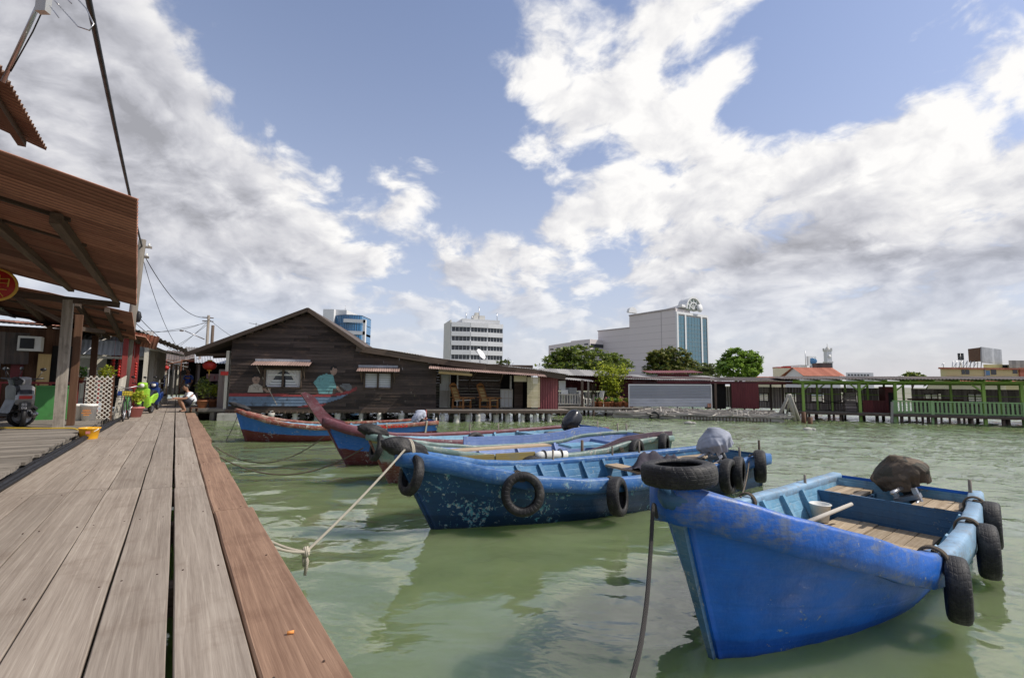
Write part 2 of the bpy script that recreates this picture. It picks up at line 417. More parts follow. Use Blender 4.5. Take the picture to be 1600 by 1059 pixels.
def build_materials():
    m_wood('plank', (.180, .142, .112), (.395, .338, .278), .78, 1.0, .13, mottle=(.16, .115, .085), mot=.45, bump=.25)
    m_wood('plank_edge', (.15, .082, .052), (.37, .235, .155), .7, 1.0, .10, mottle=(.12, .06, .035), mot=.4, bump=.3)
    m_wood('grey_timber', (.10, .085, .07), (.36, .32, .27), .85, 1.2, .3, mottle=(.06, .05, .04), mot=.5)
    m_wood('dark_timber', (.052, .037, .028), (.16, .115, .086), .8, 1.2, .35)
    m_wood('brown_timber', (.06, .028, .016), (.16, .085, .05), .75, 1.0, .25)
    m_wood('red_timber', (.18, .030, .028), (.30, .055, .050), .6, 1.0, .12, mottle=(.10, .03, .025), mot=.3)
    m_wood('cream_timber', (.45, .41, .33), (.66, .62, .54), .7, 1.0, .12, mottle=(.3, .25, .18), mot=.4)
    m_wood('chair_wood', (.22, .085, .025), (.42, .19, .06), .45, 2.0, .15, spec=.5)
    m_wood('siding', (.026, .019, .016), (.098, .070, .058), .75, 1.2, .5, mottle=(.18, .11, .07), mot=.35, spec=.3, bump=.5)
    m_wood('floor_wood', (.24, .17, .10), (.52, .42, .30), .8, 1.4, .25, mottle=(.14, .09, .05), mot=.4)
    m_wood('pale_driftwood', (.24, .215, .18), (.58, .54, .48), .85, 1.4, .35, mottle=(.10, .09, .08), mot=.5)
    m_wood('bamboo', (.38, .25, .10), (.58, .42, .20), .6, 2.0, .12)
    m_wood('green_timber', (.21, .34, .06), (.35, .51, .13), .6, 1.0, .12, mottle=(.12, .16, .05), mot=.25)
    m_wood('pale_green_timber', (.23, .36, .15), (.35, .51, .24), .6, 1.0, .12, mottle=(.2, .25, .1), mot=.25)
    m_wood('pier_siding', (.165, .128, .117), (.37, .31, .28), .8, 1.0, .35)
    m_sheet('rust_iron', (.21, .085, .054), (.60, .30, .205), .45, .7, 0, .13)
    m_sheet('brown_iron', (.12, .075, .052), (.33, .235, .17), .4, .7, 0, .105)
    m_sheet('red_iron', (.16, .035, .042), (.25, .075, .075), .15, .55)
    m_sheet('dark_red_iron', (.085, .014, .016), (.15, .028, .030), .25, .6)
    m_sheet('zinc', (.30, .31, .33), (.55, .56, .58), .12, .5, .25)
    m_sheet('dirty_zinc', (.20, .19, .18), (.42, .40, .37), .35, .6, .1)
    m_sheet('tile_roof', (.06, .05, .048), (.16, .13, .115), .3, .8)
    m_sheet('terracotta', (.34, .11, .065), (.50, .19, .12), .1, .8)
    m_plain('rust_nail', (.06, .035, .025), .8, .3, bump=0)
    m_plain('rubber', (.016, .015, .016), .6, .4, 9, bump=.3, spec=.35, dirt=.35, dirtcol=(.075, .068, .06))
    m_plain('black_plastic', (.018, .018, .02), .35, .2, spec=.5)
    m_plain('black_metal', (.02, .02, .022), .45, .2)
    m_plain('engine_black', (.012, .013, .018), .3, .2, spec=.5)
    m_plain('steel', (.45, .45, .46), .35, .15, metal=.8)
    m_plain('concrete', (.36, .345, .31), .9, .3, 5, bump=.4, dirt=.6, dirtcol=(.12, .115, .09))
    m_plain('pile_concrete', (.48, .46, .41), .85, .3, 4, bump=.4, dirt=.5, dirtcol=(.16, .15, .11))
    m_plain('white_paint', (.72, .71, .67), .5, .12, 4, bump=.1, dirt=.25, dirtcol=(.4, .36, .3))
    m_plain('pale_wall', (.60, .58, .53), .85, .10, .35, bump=.0)
    m_plain('pinkish_wall', (.64, .585, .575), .85, .05, .05, bump=.0)
    m_plain('cream_wall', (.62, .56, .40), .85, .10, .3, bump=.0)
    m_plain('yellow_wall', (.56, .50, .26), .85, .12, .4, bump=.0)
    m_plain('grey_white_wall', (.66, .66, .66), .8, .08, .2, bump=0)
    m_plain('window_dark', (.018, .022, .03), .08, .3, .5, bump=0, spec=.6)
    m_plain('blue_glass', (.045, .17, .34), .10, .25, .25, bump=0, spec=.7)
    m_plain('teal_glass', (.07, .16, .21), .08, .25, .2, bump=0, spec=.7)
    m_plain('dark_interior', (.012, .010, .009), .9, .3, bump=0)
    m_plain('yellow_plastic', (.85, .42, .015), .35, .06, spec=.5, bump=0)
    m_plain('white_plastic', (.74, .72, .66), .45, .1, dirt=.3, dirtcol=(.45, .40, .3))
    m_plain('red_lacquer', (.42, .022, .015), .45, .15)
    m_plain('red_cloth', (.36, .025, .02), .8, .2)
    m_plain('gold', (.65, .38, .06), .4, .15)
    m_plain('lime_paint', (.30, .56, .04), .28, .1, spec=.55, bump=0)
    m_plain('blue_paint', (.03, .09, .40), .3, .1, spec=.5, bump=0)
    m_plain('navy_paint', (.012, .035, .15), .3, .1, spec=.5, bump=0)
    m_plain('grey_paint', (.34, .34, .34), .3, .12, spec=.5, bump=0)
    m_plain('green_paint', (.06, .22, .06), .5, .2, dirt=.3)
    m_plain('pink_paint', (.52, .19, .17), .6, .15)
    m_plain('skin', (.36, .19, .12), .55, .12, 20, bump=.05)
    m_plain('white_cloth', (.72, .73, .76), .85, .08, 20, bump=.1)
    m_plain('dark_cloth', (.018, .018, .026), .85, .3, 20)
    m_plain('hair', (.010, .008, .007), .5, .2)
    m_plain('jacket_cloth', (.055, .048, .062), .9, .35, 9, bump=.4)
    m_plain('tarp_grey', (.36, .38, .44), .75, .35, 7, bump=.3)
    m_plain('tarp_white', (.62, .62, .58), .7, .2, 5, bump=.5, dirt=.6, dirtcol=(.4, .4, .36))
    m_plain('terracotta_pot', (.34, .13, .06), .8, .25, 8)
    m_plain('lattice_white', (.66, .62, .54), .7, .12)
    m_plain('number_white', (.8, .8, .8), .5, .05, bump=0)
    m_plain('number_yellow', (.8, .62, .05), .5, .05, bump=0)
    m_plain('sea_foam', (.6, .6, .5), .7, .1)
    m_plain('orange_paper', (.75, .30, .08), .8, .1)
    m_plain('cable_black', (.012, .012, .014), .55, .2, bump=0)
    m_plain('curtain', (.62, .58, .56), .9, .15, 8, bump=.2)
    m_plain('blue_bin', (.03, .08, .30), .5, .2)
    m_plain('yellow_hose', (.62, .42, .05), .5, .1, bump=0)
    # rope with a laid twist
    for nm, c1, c2 in (('rope_pale', (.30, .26, .20), (.66, .60, .48)), ('rope_dark', (.02, .018, .016), (.07, .062, .055)), ('rope_brown', (.06, .045, .03), (.20, .155, .11))):
        m, t, b = newmat(nm)
        lc = t.attr('lc', 'Vector'); x, y, z = t.sep(lc)
        w = t.wave(t.comb(t.m('ADD', t.m('MULTIPLY', x, 6.5), t.m('MULTIPLY', y, 1.0)), 0, 0), 1.0*3.14159/1, 0, 0, 1, 'X')
        n = t.noise(lc, 6, 4, .6)
        t.put(b.inputs['Base Color'], t.mix(t.m('ADD', t.m('MULTIPLY', w, .6), t.m('MULTIPLY', n, .4)), c1, c2)); b.inputs['Roughness'].default_value = .85
        t.put(b.inputs['Normal'], t.bump(w, .6, .01))
    # tyre with tread
    m, t, b = newmat('tyre')
    lc = t.attr('lc', 'Vector'); x, y, z = t.sep(lc); oc = t.n('ShaderNodeTexCoord').outputs['Object']
    zz = t.wave(t.comb(t.m('ADD', x, t.m('MULTIPLY', t.m('ABSOLUTE', z), .35)), 0, 0), 9.0, 0, 0, 1, 'X')
    gr = t.wave(t.comb(z, 0, 0), 14.0, 0, 0, 1, 'X')
    tr = t.m('MULTIPLY', t.ss(zz, .12, .3), t.ss(gr, .08, .25))
    dirt = t.noise(oc, 7, 7, .7)
    c = t.mix(t.m('MULTIPLY', t.ss(dirt, .45, .7), .7), (.013, .012, .013), (.085, .078, .07))
    t.put(b.inputs['Base Color'], c); b.inputs['Roughness'].default_value = .62; b.inputs['Specular IOR Level'].default_value = .4
    t.put(b.inputs['Normal'], t.bump(t.m('ADD', tr, t.m('MULTIPLY', dirt, .3)), .55, .012))
    # leaves
    for nm, c1, c2 in (('leaf_dark', (.06, .105, .02), (.26, .30, .06)), ('leaf_mid', (.09, .17, .025), (.30, .42, .07)), ('leaf_rust', (.045, .085, .018), (.20, .19, .045)),
                       ('leaf_lime', (.20, .26, .02), (.50, .52, .06)), ('leaf_olive', (.07, .095, .03), (.19, .22, .07)), ('leaf_pot', (.03, .10, .02), (.16, .28, .05)), ('flower_pink', (.45, .06, .16), (.7, .25, .3))):
        m, t, b = newmat(nm)
        r = t.attr('rnd')
        t.put(b.inputs['Base Color'], t.mix(t.ss(r, .05, .95), c1, c2)); b.inputs['Roughness'].default_value = .5; b.inputs['Specular IOR Level'].default_value = .35
        tr = t.n('ShaderNodeBsdfTranslucent'); t.put(tr.inputs[0], t.mix(r, sc(c1, 1.3), sc(c2, 1.5)))
        mx = t.n('ShaderNodeMixShader'); mx.inputs[0].default_value = .3
        t.nt.links.new(b.outputs[0], mx.inputs[1]); t.nt.links.new(tr.outputs[0], mx.inputs[2])
        out = [n for n in t.nt.nodes if n.type == 'OUTPUT_MATERIAL'][0]; t.nt.links.new(mx.outputs[0], out.inputs[0])
    m, t, b = newmat('camo'); oc = t.n('ShaderNodeTexCoord').outputs['Object']
    cam_ = t.vor(t.vm('ADD', oc, t.vm('SCALE', t.noise(oc, 6, 3, .6, col=True), .25)), 7, out='Color'); cx, cy, cz = t.sep(cam_)
    t.put(b.inputs['Base Color'], t.mix(t.ss(cx, .4, .5), (.085, .062, .042), t.mix(t.ss(cy, .4, .5), (.14, .10, .065), (.05, .045, .032)))); b.inputs['Roughness'].default_value = .85
    t.put(b.inputs['Normal'], t.bump(t.noise(oc, 9, 6, .6, 1.5), .5, .03))
    m_wood('ochre_board', (.20, .15, .05), (.40, .32, .13), .7, 1.2, .15, mottle=(.2, .2, .16), mot=.6)
    # boats
    m_boatpaint('hull_bright_blue', [(0, (.003, .075, .36)), (.3, (.004, .115, .50))], chip=(.22, .34, .48), chipamt=-.12, vary=.30, stainamt=.20, stain=(.01, .03, .16), wcol=(.10, .26, .55))
    m_boatpaint('gunwale_bright_blue', [(0, (.006, .105, .45))], chip=(.40, .40, .36), chipamt=.12, vary=.35, weather=.7, wcol=(.17, .19, .21), stainamt=.45, stain=(.040, .042, .045), algae=False, aft=(1.9, (.20, .33, .46)))
    m_boatpaint('inner_pale_blue', [(0, (.13, .30, .44))], chip=(.5, .52, .5), chipamt=.15, vary=.25, weather=.35, wcol=(.38, .46, .50), stainamt=.45, stain=(.05, .09, .13), algae=False)
    m_boatpaint('inner_mid_blue', [(0, (.045, .16, .31))], chip=(.3, .38, .42), chipamt=.2, vary=.3, weather=.45, wcol=(.13, .24, .33), stainamt=.4, stain=(.03, .06, .10), algae=False)
    m_boatpaint('inner_dark_blue', [(0, (.03, .10, .20))], chip=(.15, .22, .26), chipamt=.15, vary=.3, weather=.2, wcol=(.10, .16, .20), stainamt=.5, stain=(.02, .03, .04), algae=False)
    m_boatpaint('hull_navy', [(0, (.004, .026, .07)), (.35, (.006, .042, .115)), (.62, (.008, .062, .16))], chip=(.10, .34, .42), chipamt=.34, vary=.35, stainamt=.35, stain=(.012, .03, .045), wcol=(.04, .16, .26), under=(.42, .45, .42))
    m_boatpaint('gunwale_navy', [(0, (.025, .11, .30))], chip=(.22, .38, .46), chipamt=.25, vary=.3, weather=.75, wcol=(.15, .25, .37), stainamt=.4, algae=False)
    m_boatpaint('hull_weathered_green', [(0, (.16, .045, .03)), (.56, (.30, .33, .27)), (.60, (.22, .33, .29)), (.86, (.42, .36, .15))], chip=(.45, .43, .36), chipamt=.45, vary=.3, weather=.4, wcol=(.42, .42, .36), stainamt=.4)
    m_boatpaint('gunwale_green', [(0, (.13, .20, .18))], chip=(.42, .42, .36), chipamt=.4, vary=.3, weather=.85, wcol=(.30, .34, .31), stainamt=.3, algae=False)
    m_boatpaint('gunwale_maroon', [(0, (.13, .035, .045))], chip=(.30, .27, .28), chipamt=.2, vary=.3, weather=.25, wcol=(.28, .24, .26), stainamt=.3, algae=False)
    m_boatpaint('hull_blue_maroon', [(0, (.10, .014, .018)), (.50, (.020, .13, .47))], chip=(.35, .38, .4), chipamt=.05, vary=.15, stainamt=.15)
    m_boatpaint('gunwale_red_brown', [(0, (.19, .045, .028))], chip=(.55, .50, .38), chipamt=.35, vary=.3, weather=.55, wcol=(.52, .46, .34), stainamt=.15, algae=False)
    m_boatpaint('hull_blue_red', [(0, (.14, .022, .018)), (.50, (.030, .16, .50))], chip=(.4, .42, .42), chipamt=.06, vary=.15, stainamt=.12)
    m_boatpaint('stem_pale', [(0, (.07, .17, .30))], chip=(.42, .44, .42), chipamt=.35, vary=.3, weather=.6, wcol=(.24, .31, .35), stainamt=.3, algae=True)
    m_boatpaint('coaming_lilac', [(0, (.16, .24, .48))], chip=(.5, .5, .5), chipamt=.2, vary=.2, weather=.35, wcol=(.30, .36, .52), stainamt=.3, algae=False)
    m_boatpaint('coaming_purple_brown', [(0, (.085, .055, .075))], chip=(.3, .2, .18), chipamt=.2, vary=.3, weather=.3, wcol=(.22, .12, .10), stainamt=.4, algae=False)
build_materials()
# ---------------------------------------------------------------- water and land
def build_water():
    m, t, b = newmat('water')
    oc = t.n('ShaderNodeTexCoord').outputs['Object']
    x, y, z = t.sep(oc)
    wv = t.vm('SCALE', t.vm('SUBTRACT', t.noise(oc, .8, 3, .5, col=True), (.5, .5, .5)), .9)
    pos = t.vm('ADD', oc, wv)
    swell = t.noise(t.vm('MULTIPLY', pos, (.75, 1.35, 1)), .62, 2, .45)
    mid = t.noise(t.vm('MULTIPLY', pos, (.8, 1.5, 1)), 2.1, 3, .5)
    rip = t.noise(t.vm('MULTIPLY', oc, (.75, 1.5, 1)), 5.2, 4, .55)
    far = t.noise(t.vm('MULTIPLY', oc, (.6, 1.2, 1)), 1.9, 5, .60)
    dist = t.vm('LENGTH', oc)
    patch = t.noise(oc, .22, 3, .5)
    calm = t.m('MAXIMUM', t.ss(t.m('ADD', t.m('ADD', y, t.m('MULTIPLY', x, .35)), t.m('MULTIPLY', t.m('SUBTRACT', patch, .5), 9.0)), 7.0, 15.0), .07)
    open_ = t.ss(t.m('ADD', t.m('ADD', y, t.m('MULTIPLY', x, .55)), t.m('MULTIPLY', t.m('SUBTRACT', patch, .5), 6.0)), 9.0, 20.0)
    h = t.m('ADD', t.m('MULTIPLY', swell, .125), t.m('MULTIPLY', mid, .014))
    h = t.m('ADD', h, t.m('MULTIPLY', t.m('MULTIPLY', rip, .022), calm))
    h = t.m('ADD', h, t.m('MULTIPLY', t.m('MULTIPLY', far, .10), open_))
    silt = t.noise(oc, .5, 5, .6)
    c = t.mix(t.ss(silt, .3, .7), (.122, .160, .070), (.156, .198, .096))
    t.put(b.inputs['Base Color'], c)
    b.inputs['Roughness'].default_value = .035; b.inputs['IOR'].default_value = 1.8
    b.inputs['Subsurface Weight'].default_value = 1.0; b.inputs['Subsurface Radius'].default_value = (.7, 1.0, .45); b.inputs['Subsurface Scale'].default_value = .7; b.subsurface_method = 'BURLEY'; b.inputs['Specular IOR Level'].default_value = .5
    bn = t.n('ShaderNodeBump'); bn.inputs['Strength'].default_value = 1.0; bn.inputs['Distance'].default_value = 1.0
    t.put(bn.inputs['Height'], h); t.put(b.inputs['Normal'], bn.outputs[0])
    # real waves where the camera looks, level water beyond
    S = 3000; ys = [1.2]
    while ys[-1] < 53.5: ys.append(ys[-1]+.045+.0052*ys[-1])
    ys[-1] = 54.0; nc = 330; V, F = [], []
    N = mnoise.noise
    for i, yy in enumerate(ys):
        for j in range(nc+1):
            k = -1.25+2.5*j/nc; xx = k*(yy+2.5)
            edge = min(1, (1.25-abs(k))*8, (yy-1.2)*1.5, (54-yy)*.5)
            op = max(0, min(1, (yy+.5*xx-6.5+2.5*N((xx*.15, yy*.15, 7)))/10)); op = op*op*(3-2*op)
            wx, wy = xx+.25*N((xx*.7, yy*.7, 1)), yy+.25*N((xx*.7, yy*.7, 5))
            h = N((wx*.95, wy*1.5, 0))*.55+N((wx*1.9+3, wy*3.1, 2))*.34+N((wx*4.2, wy*6.0, 9))*.15
            sw = N((xx*.42, yy*.7, 3))
            z = edge*(h*lerp(.010, .095, op)+sw*.022)
            V.append((xx, yy, z))
    n_ = nc+1
    for i in range(len(ys)-1):
        for j in range(nc): a = i*n_+j; F.append((a, a+1, a+n_+1, a+n_))
    q = MB(); q.add(V, F, None, .5, True)
    y0, y1 = ys[0], ys[-1]; k0, k1 = 1.25*(y0+2.5), 1.25*(y1+2.5)
    q.add([(-S, -S, 0), (S, -S, 0), (S, y0, 0), (k0, y0, 0), (-k0, y0, 0), (-S, y0, 0), (-S, y1, 0), (-k1, y1, 0), (k1, y1, 0), (S, y1, 0), (S, 60, 0), (-S, 60, 0)],
          [(0, 1, 2, 3, 4, 5), (5, 4, 7, 6), (3, 2, 9, 8), (6, 7, 8, 9, 10, 11)], None, .5)
    tag(q.build('water', m), kind='structure')
build_water()
def build_ground():
    m, t, b = newmat('land')
    oc = t.n('ShaderNodeTexCoord').outputs['Object']
    t.put(b.inputs['Base Color'], t.mix(t.ss(t.noise(oc, .08, 6, .6), .4, .6), (.12, .14, .06), (.26, .24, .20))); b.inputs['Roughness'].default_value = .95
    q = MB(); S = 3000
    q.add([(-S, 56, .35), (S, 56, .35), (S, S, .35), (-S, S, .35), (-S, 54, -.5), (S, 54, -.5)], [(0, 1, 2, 3), (4, 5, 1, 0)])
    tag(q.build('ground', m), kind='structure')
build_ground()

# ---------------------------------------------------------------- the plank walkway; u runs along it, v across it to the right
JA = R(-35.0)
JU = Vector((math.sin(JA), math.cos(JA), 0)); JV = Vector((math.cos(JA), -math.sin(JA), 0)); JZ = Vector((0, 0, 1))
DECK = .52; RAISED = .65
def J(u, v, z=DECK): return JU*u+JV*v+JZ*z
JM = Matrix((( JU.x, JV.x, 0, 0), (JU.y, JV.y, 0, 0), (0, 0, 1, 0), (0, 0, 0, 1)))     # (u, v, z) -> world (left-handed: v to the right)
def plank_uv(mb, u0, u1, v0, v1, z=DECK, th=.055, ch=.006, wob=None, tilt=0.0, rnd=None):
    """one board along u with chamfered upper arrises"""
    n = max(1, int((u1-u0)/.5)); V, L, F = [], [], []
    off = random.uniform(0, 60)
    sec = [(0, -th), (0, -ch), (ch, 0), (1, 0), (2, -ch), (2, -th)]
    for i in range(n+1):
        u = lerp(u0, u1, i/n)
        a = v0+(wob(u, 0) if wob else 0); b = v1+(wob(u, 1) if wob else 0)
        pts = [(a, -th), (a, -ch), (a+ch, tilt), (b-ch, -tilt), (b, -ch), (b, -th)]
        for (v, dz) in pts:
            V.append(J(u, v, z+dz)); L.append((u+off, v-a+off*.31, dz))
    for i in range(n):
        for k in range(6):
            k2 = (k+1) % 6
            F.append((i*6+k, i*6+k2, (i+1)*6+k2, (i+1)*6+k))
    F += [tuple(range(6))[::-1], tuple(n*6+k for k in range(6))]
    F = [f[::-1] for f in F]
    mb.add(V, F, L, rnd)
def build_jetty():
    root = thing('jetty', None, None, J(0, -.4, 0)); root['kind'] = 'structure'
    lines = [(.645, .355, .012), (.343, .064, .026), (.038, -.235, .011), (-.246, -.535, .008), (-.543, -.845, .006), (-.851, -1.145, .006), (-1.151, -1.44, .006)]
    random.seed(11)
    main, edge = MB(), MB()
    joints = [[-1.5, 5.25, 8.3, 11.6, 14.6, 18.0, 21.2], [-2, 6.62, 12.3, 17.3, 22, 27, 32, 38], [-2, 6.70, 12.25, 17.1, 21.5, 27.4, 32.4, 38], [-2.5, 6.85, 11.9, 16.6, 21.8, 26.8, 32, 38],
              [-2, 7.02, 11.7, 17.5, 22.2, 27, 32, 38], [-2.5, 6.95, 12.6, 17.8, 22.4, 28, 33, 38], [-2, 7.2, 12.2, 17.2, 22.6, 27.5, 33, 38]]
    for k, (r_, l_, gap) in enumerate(lines):
        for a, b in zip(joints[k], joints[k][1:]):
            dz = random.uniform(-.004, .004); ph = random.uniform(0, 9)
            if k == 0:
                wob = lambda u, side, ph=ph, a=a: (.012*mnoise.noise((u*.9, ph, 0)) if side == 0 else .035*mnoise.noise((u*.8, ph, 3))+.008*mnoise.noise((u*5, ph, 3)))
                plank_uv(edge, a+.004, b-.004, l_, r_+random.uniform(-.01, .03), DECK+dz+.004, .09, .010, wob)
            else:
                wob = lambda u, side, ph=ph: .006*mnoise.noise((u*.7, ph+side*5, 0))
                plank_uv(main, a+.004, b-.004, l_, r_, DECK+dz, .055, .005, wob)
    nl = MB(); rn = random.Random(3)
    for k, (r_, l_, gap) in enumerate(lines):
        for i in range(13):
            for dv in (.05, r_-l_-.05):
                if rn.random() < .8: c = J(.65+1.55*i+rn.uniform(-.03, .03), l_+dv+rn.uniform(-.015, .015), DECK+.0045+(.004 if k == 0 else 0)); nl.lathe([(0, .002), (.0055, .001), (.006, -.004)], c, seg=8)
    tag(nl.build('nail_heads', MATS['rust_nail'], root), kind='stuff')
    main.build('planks', MATS['plank'], root); edge.build('edge_planks', MATS['plank_edge'], root)
    bm = MB()
    for u in [x*1.55-.9 for x in range(0, 26)]:
        bm.bar(J(u, -1.42, DECK-.15), J(u, .56 if u < 21 else .33, DECK-.15), .14, .17)
    for v in (-1.2, .3): bm.bar(J(-2, v, DECK-.32), J(37, v, DECK-.32), .14, .16)
    bm.build('underframe', MATS['dark_timber'], root)
    for u in [x*3.1+.6 for x in range(0, 8)]:
        for v in (-1.2, .35):
            q = MB(); q.tube([J(u, v, -1.2), J(u, v, DECK-.40)], [.10, .09], 10); q.build('pile', MATS['pile_concrete'], root)
    tag(MB().tube([J(2.555, .505, DECK+.0125), J(2.548, .535, DECK+.0125)], .0075, 10).build('cigarette_end', MATS['orange_paper']), 'small orange cigarette end lying on the reddish outer plank of the walkway', 'litter')
build_jetty()
# ---------------------------------------------------------------- boats
class Boat:
    def __init__(s, name, label, bow, head, L, hb, sheer, rake, bbk, mats, band=.18, stem=None, floor=.10, bulk=.74, deckz=None, ribs=(), inner_to=.97, stem_w=.06, thick=.05, group='fishing boats moored in the water', flare=.75):
        s.L = L; s.hb = hb; s.sh = sheer; s.rake = rake; s.bbk = bbk; s.mats = mats; s.fz = floor; s.bulk = bulk; s.flare = flare
        s.h = R(head)
        s.root = thing(name, label, 'boat', (bow[0], bow[1], 0), s.h, group)
        s.M = Matrix.Translation((bow[0], bow[1], 0)) @ Matrix.Rotation(s.h, 4, 'Z')
        s.zb = interp(sheer, 0)
        N = 40; S = [(i/N)**1.35 for i in range(N+1)]; K = 12
        # topsides and bottom
        mb = MB(s.M); V, Lc, F = [], [], []
        for i, q in enumerate(S):
            for side in (-1, 1):
                for k in range(K+1):
                    p, t = s.pt(q, k/K, side); V.append(p); Lc.append((q*L, side, t))
        n = K+1
        for i in range(N):
            for si in (0, 1):
                for k in range(K):
                    a = (i*2+si)*n+k; b = ((i+1)*2+si)*n+k
                    F.append((a, b, b+1, a+1) if si == 0 else (a, a+1, b+1, b))
            a = (i*2)*n; b = ((i+1)*2)*n; F.append((a, a+n, b+n, b))
        e = N*2*n; F += [tuple(range(e, e+n)) + tuple(range(e+2*n-1, e+n-1, -1))]
        F += [tuple(range(n, 2*n))+tuple(range(n-1, -1, -1))]
        mb.add(V, F, Lc, .5, True); mb.sm[-1] = mb.sm[-2] = False
        s.hull = mb.build('hull', MATS[mats['hull']], s.root)
        # rubbing strake and capping in one sweep round the bow
        path = [(q, -1) for q in reversed(S)]+[(q, 1) for q in S[1:]]
        pts = [s.pt(q, 1, sd)[0] for q, sd in path]
        sec = [(-.075, .0), (-.060, .022), (.030, .026), (thick, .004), (thick+.004, -band*.55), (thick-.008, -band), (-.02, -band-.006), (-.075, -.05)]
        V, Lc, F = [], [], []; m = len(sec)
        for i, p in enumerate(pts):
            a = pts[max(0, i-1)]; b = pts[min(len(pts)-1, i+1)]
            tg = Vector((b.x-a.x, b.y-a.y, 0)).normalized(); nn = Vector((tg.y, -tg.x, 0))
            if nn.dot(Vector((-1 if path[i][0] < .02 else 0, path[i][1], 0))) < 0: nn = -nn
            for (o_, z_) in sec:
                zz = z_ + .006*mnoise.noise((p.x*5, p.y*5, o_*9)); oo = o_ + .006*mnoise.noise((p.x*4+7, p.y*4, z_*9))
                V.append(p+nn*oo+Vector((0, 0, zz))); Lc.append((path[i][0]*L, path[i][1], .93))
        for i in range(len(pts)-1):
            for k in range(m):
                k2 = (k+1) % m; F.append((i*m+k, (i+1)*m+k, (i+1)*m+k2, i*m+k2))
        F += [tuple(range(m)), tuple(range((len(pts)-1)*m, len(pts)*m))[::-1]]
        g = MB(s.M); g.add(V, F, Lc, .5, True); g.build('gunwale', MATS[mats['gunwale']], s.root)
        # stem post
        zz = [-.15, 0, .15, .3, .45, .6, .8, 1.0]
        sp = stem or [(s.stem(z)-.035, z) for z in [-.15]+[s.zb*k/7 for k in range(8)]]
        st = MB(s.M); V, Lc, F = [], [], []
        for (x, z) in sp:
            w = stem_w*lerp(.35, 1.05, max(0, z)/s.zb)
            V += [Vector((x, -w*.8, z)), Vector((x, w*.8, z)), Vector((x+.15, w, z)), Vector((x+.15, -w, z))]; Lc += [(0, 0, .2+.8*max(0, z)/s.zb)]*4
        for i in range(len(sp)-1):
            for k in range(4):
                k2 = (k+1) % 4; F.append((i*4+k, (i+1)*4+k, (i+1)*4+k2, i*4+k2))
        F += [(0, 1, 2, 3), tuple(range(4*len(sp)-4, 4*len(sp)))[::-1]]
        st.add(V, F, Lc, .5); st.build('stem', MATS[mats['stem']], s.root)
        # inner planking
        inn = MB(s.M); V, Lc, F = [], [], []; Si = [lerp(.05, inner_to, i/30) for i in range(31)]; KI = 7
        for q in Si:
            for side in (-1, 1):
                for k in range(KI+1):
                    z = lerp(floor-.06, interp(sheer, q)-.01, k/KI); V.append(s.inner(q, z, side)); Lc.append((q*L, side, k/KI))
        n = KI+1
        for i in range(30):
            for si in (0, 1):
                for k in range(KI):
                    a = (i*2+si)*n+k; b = ((i+1)*2+si)*n+k
                    F.append((a, a+1, b+1, b) if si == 0 else (a, b, b+1, a+1))
        e = 30*2*n; F.append(tuple(range(e, e+n))+tuple(range(e+2*n-1, e+n-1, -1)))
        inn.add(V, F, Lc, .5, True); inn.build('inner_planking', MATS[mats['inner']], s.root)
        # floor boards, clipped by the hull
        fl = MB(s.M); y = -1.2; k = 0; random.seed(int(L*100))
        while y < 1.2:
            wd = random.uniform(.16, .26); ya, yb = y+.006, y+wd-.006; mx = max(abs(ya), abs(yb)); y += wd
            ok = [q for q in Si if abs(s.inner(q, floor, 1).y) > mx and q < (bulk or .95)+.01]
            if len(ok) > 2:
                x0, x1 = s.inner(ok[0], floor, 1).x, s.inner(ok[-1], floor, 1).x; xm = lerp(x0, x1, random.uniform(.35, .7))
                for (a, b) in ((x0, xm-.006), (xm+.006, x1)):
                    fl.box(((a+b)/2, (ya+yb)/2, floor-.02+random.uniform(-.006, .010)), (b-a, yb-ya, .035))
        if fl.v: fl.build('floor_boards', MATS['floor_wood'], s.root)
        for q in ribs:
            for side in (-1, 1):
                rb = MB(s.M); pv = None
                for k in range(5):
                    z = lerp(floor-.02, interp(sheer, q)-.03, k/4); p = s.inner(q, z, side); p = p-Vector((0, side*lerp(.05, .012, k/4), 0))
                    if pv: rb.bar(pv, p, .06, .06, up=(1, 0, 0))
                    pv = p
                rb.build('rib', MATS[mats['inner']], s.root)
        if bulk: s.panel(bulk, floor-.05, deckz or interp(sheer, bulk)-.1, 'bulkhead', mats.get('bulk', mats['inner']))
        if deckz:
            dk = MB(s.M); x0 = bulk*L; x1 = L-.06
            nb = 4
            for side in (-1, 1):
                hw = abs(s.inner(.97, deckz, 1).y)
                for k in range(nb):
                    ya, yb = lerp(.24, hw, k/nb)+.004, lerp(.24, hw, (k+1)/nb)-.004
                    dk.box(((x0+x1)/2, side*(ya+yb)/2, deckz-.012+random.uniform(-.004, .004)), (x1-x0, yb-ya, .03))
            dk.build('stern_deck', MATS['floor_wood'], s.root)
            for side in (-1, 1):
                wl_ = MB(s.M); wl_.box(((x0+x1)/2, side*.23, (floor+deckz)/2-.03), (x1-x0-.05, .03, deckz-floor-.02)); wl_.build('motor_well', MATS[mats.get('bulk', mats['inner'])], s.root)
    def stem(s, z): return s.rake*(1-max(-.15, min(z, s.zb))/s.zb)**1.08
    def pt(s, q, k, side):
        zs = interp(s.sh, q); z = lerp(-.15, zs, k)
        hw = interp(s.hb, q); bb = hw*interp(s.bbk, q)
        w = bb+(hw-bb)*k**s.flare
        x0 = s.stem(z); x = x0+(s.L+.06*k-x0)*q
        t = .2+.8*z/zs if z > 0 else .2+z
        return Vector((x, side*w, z)), t
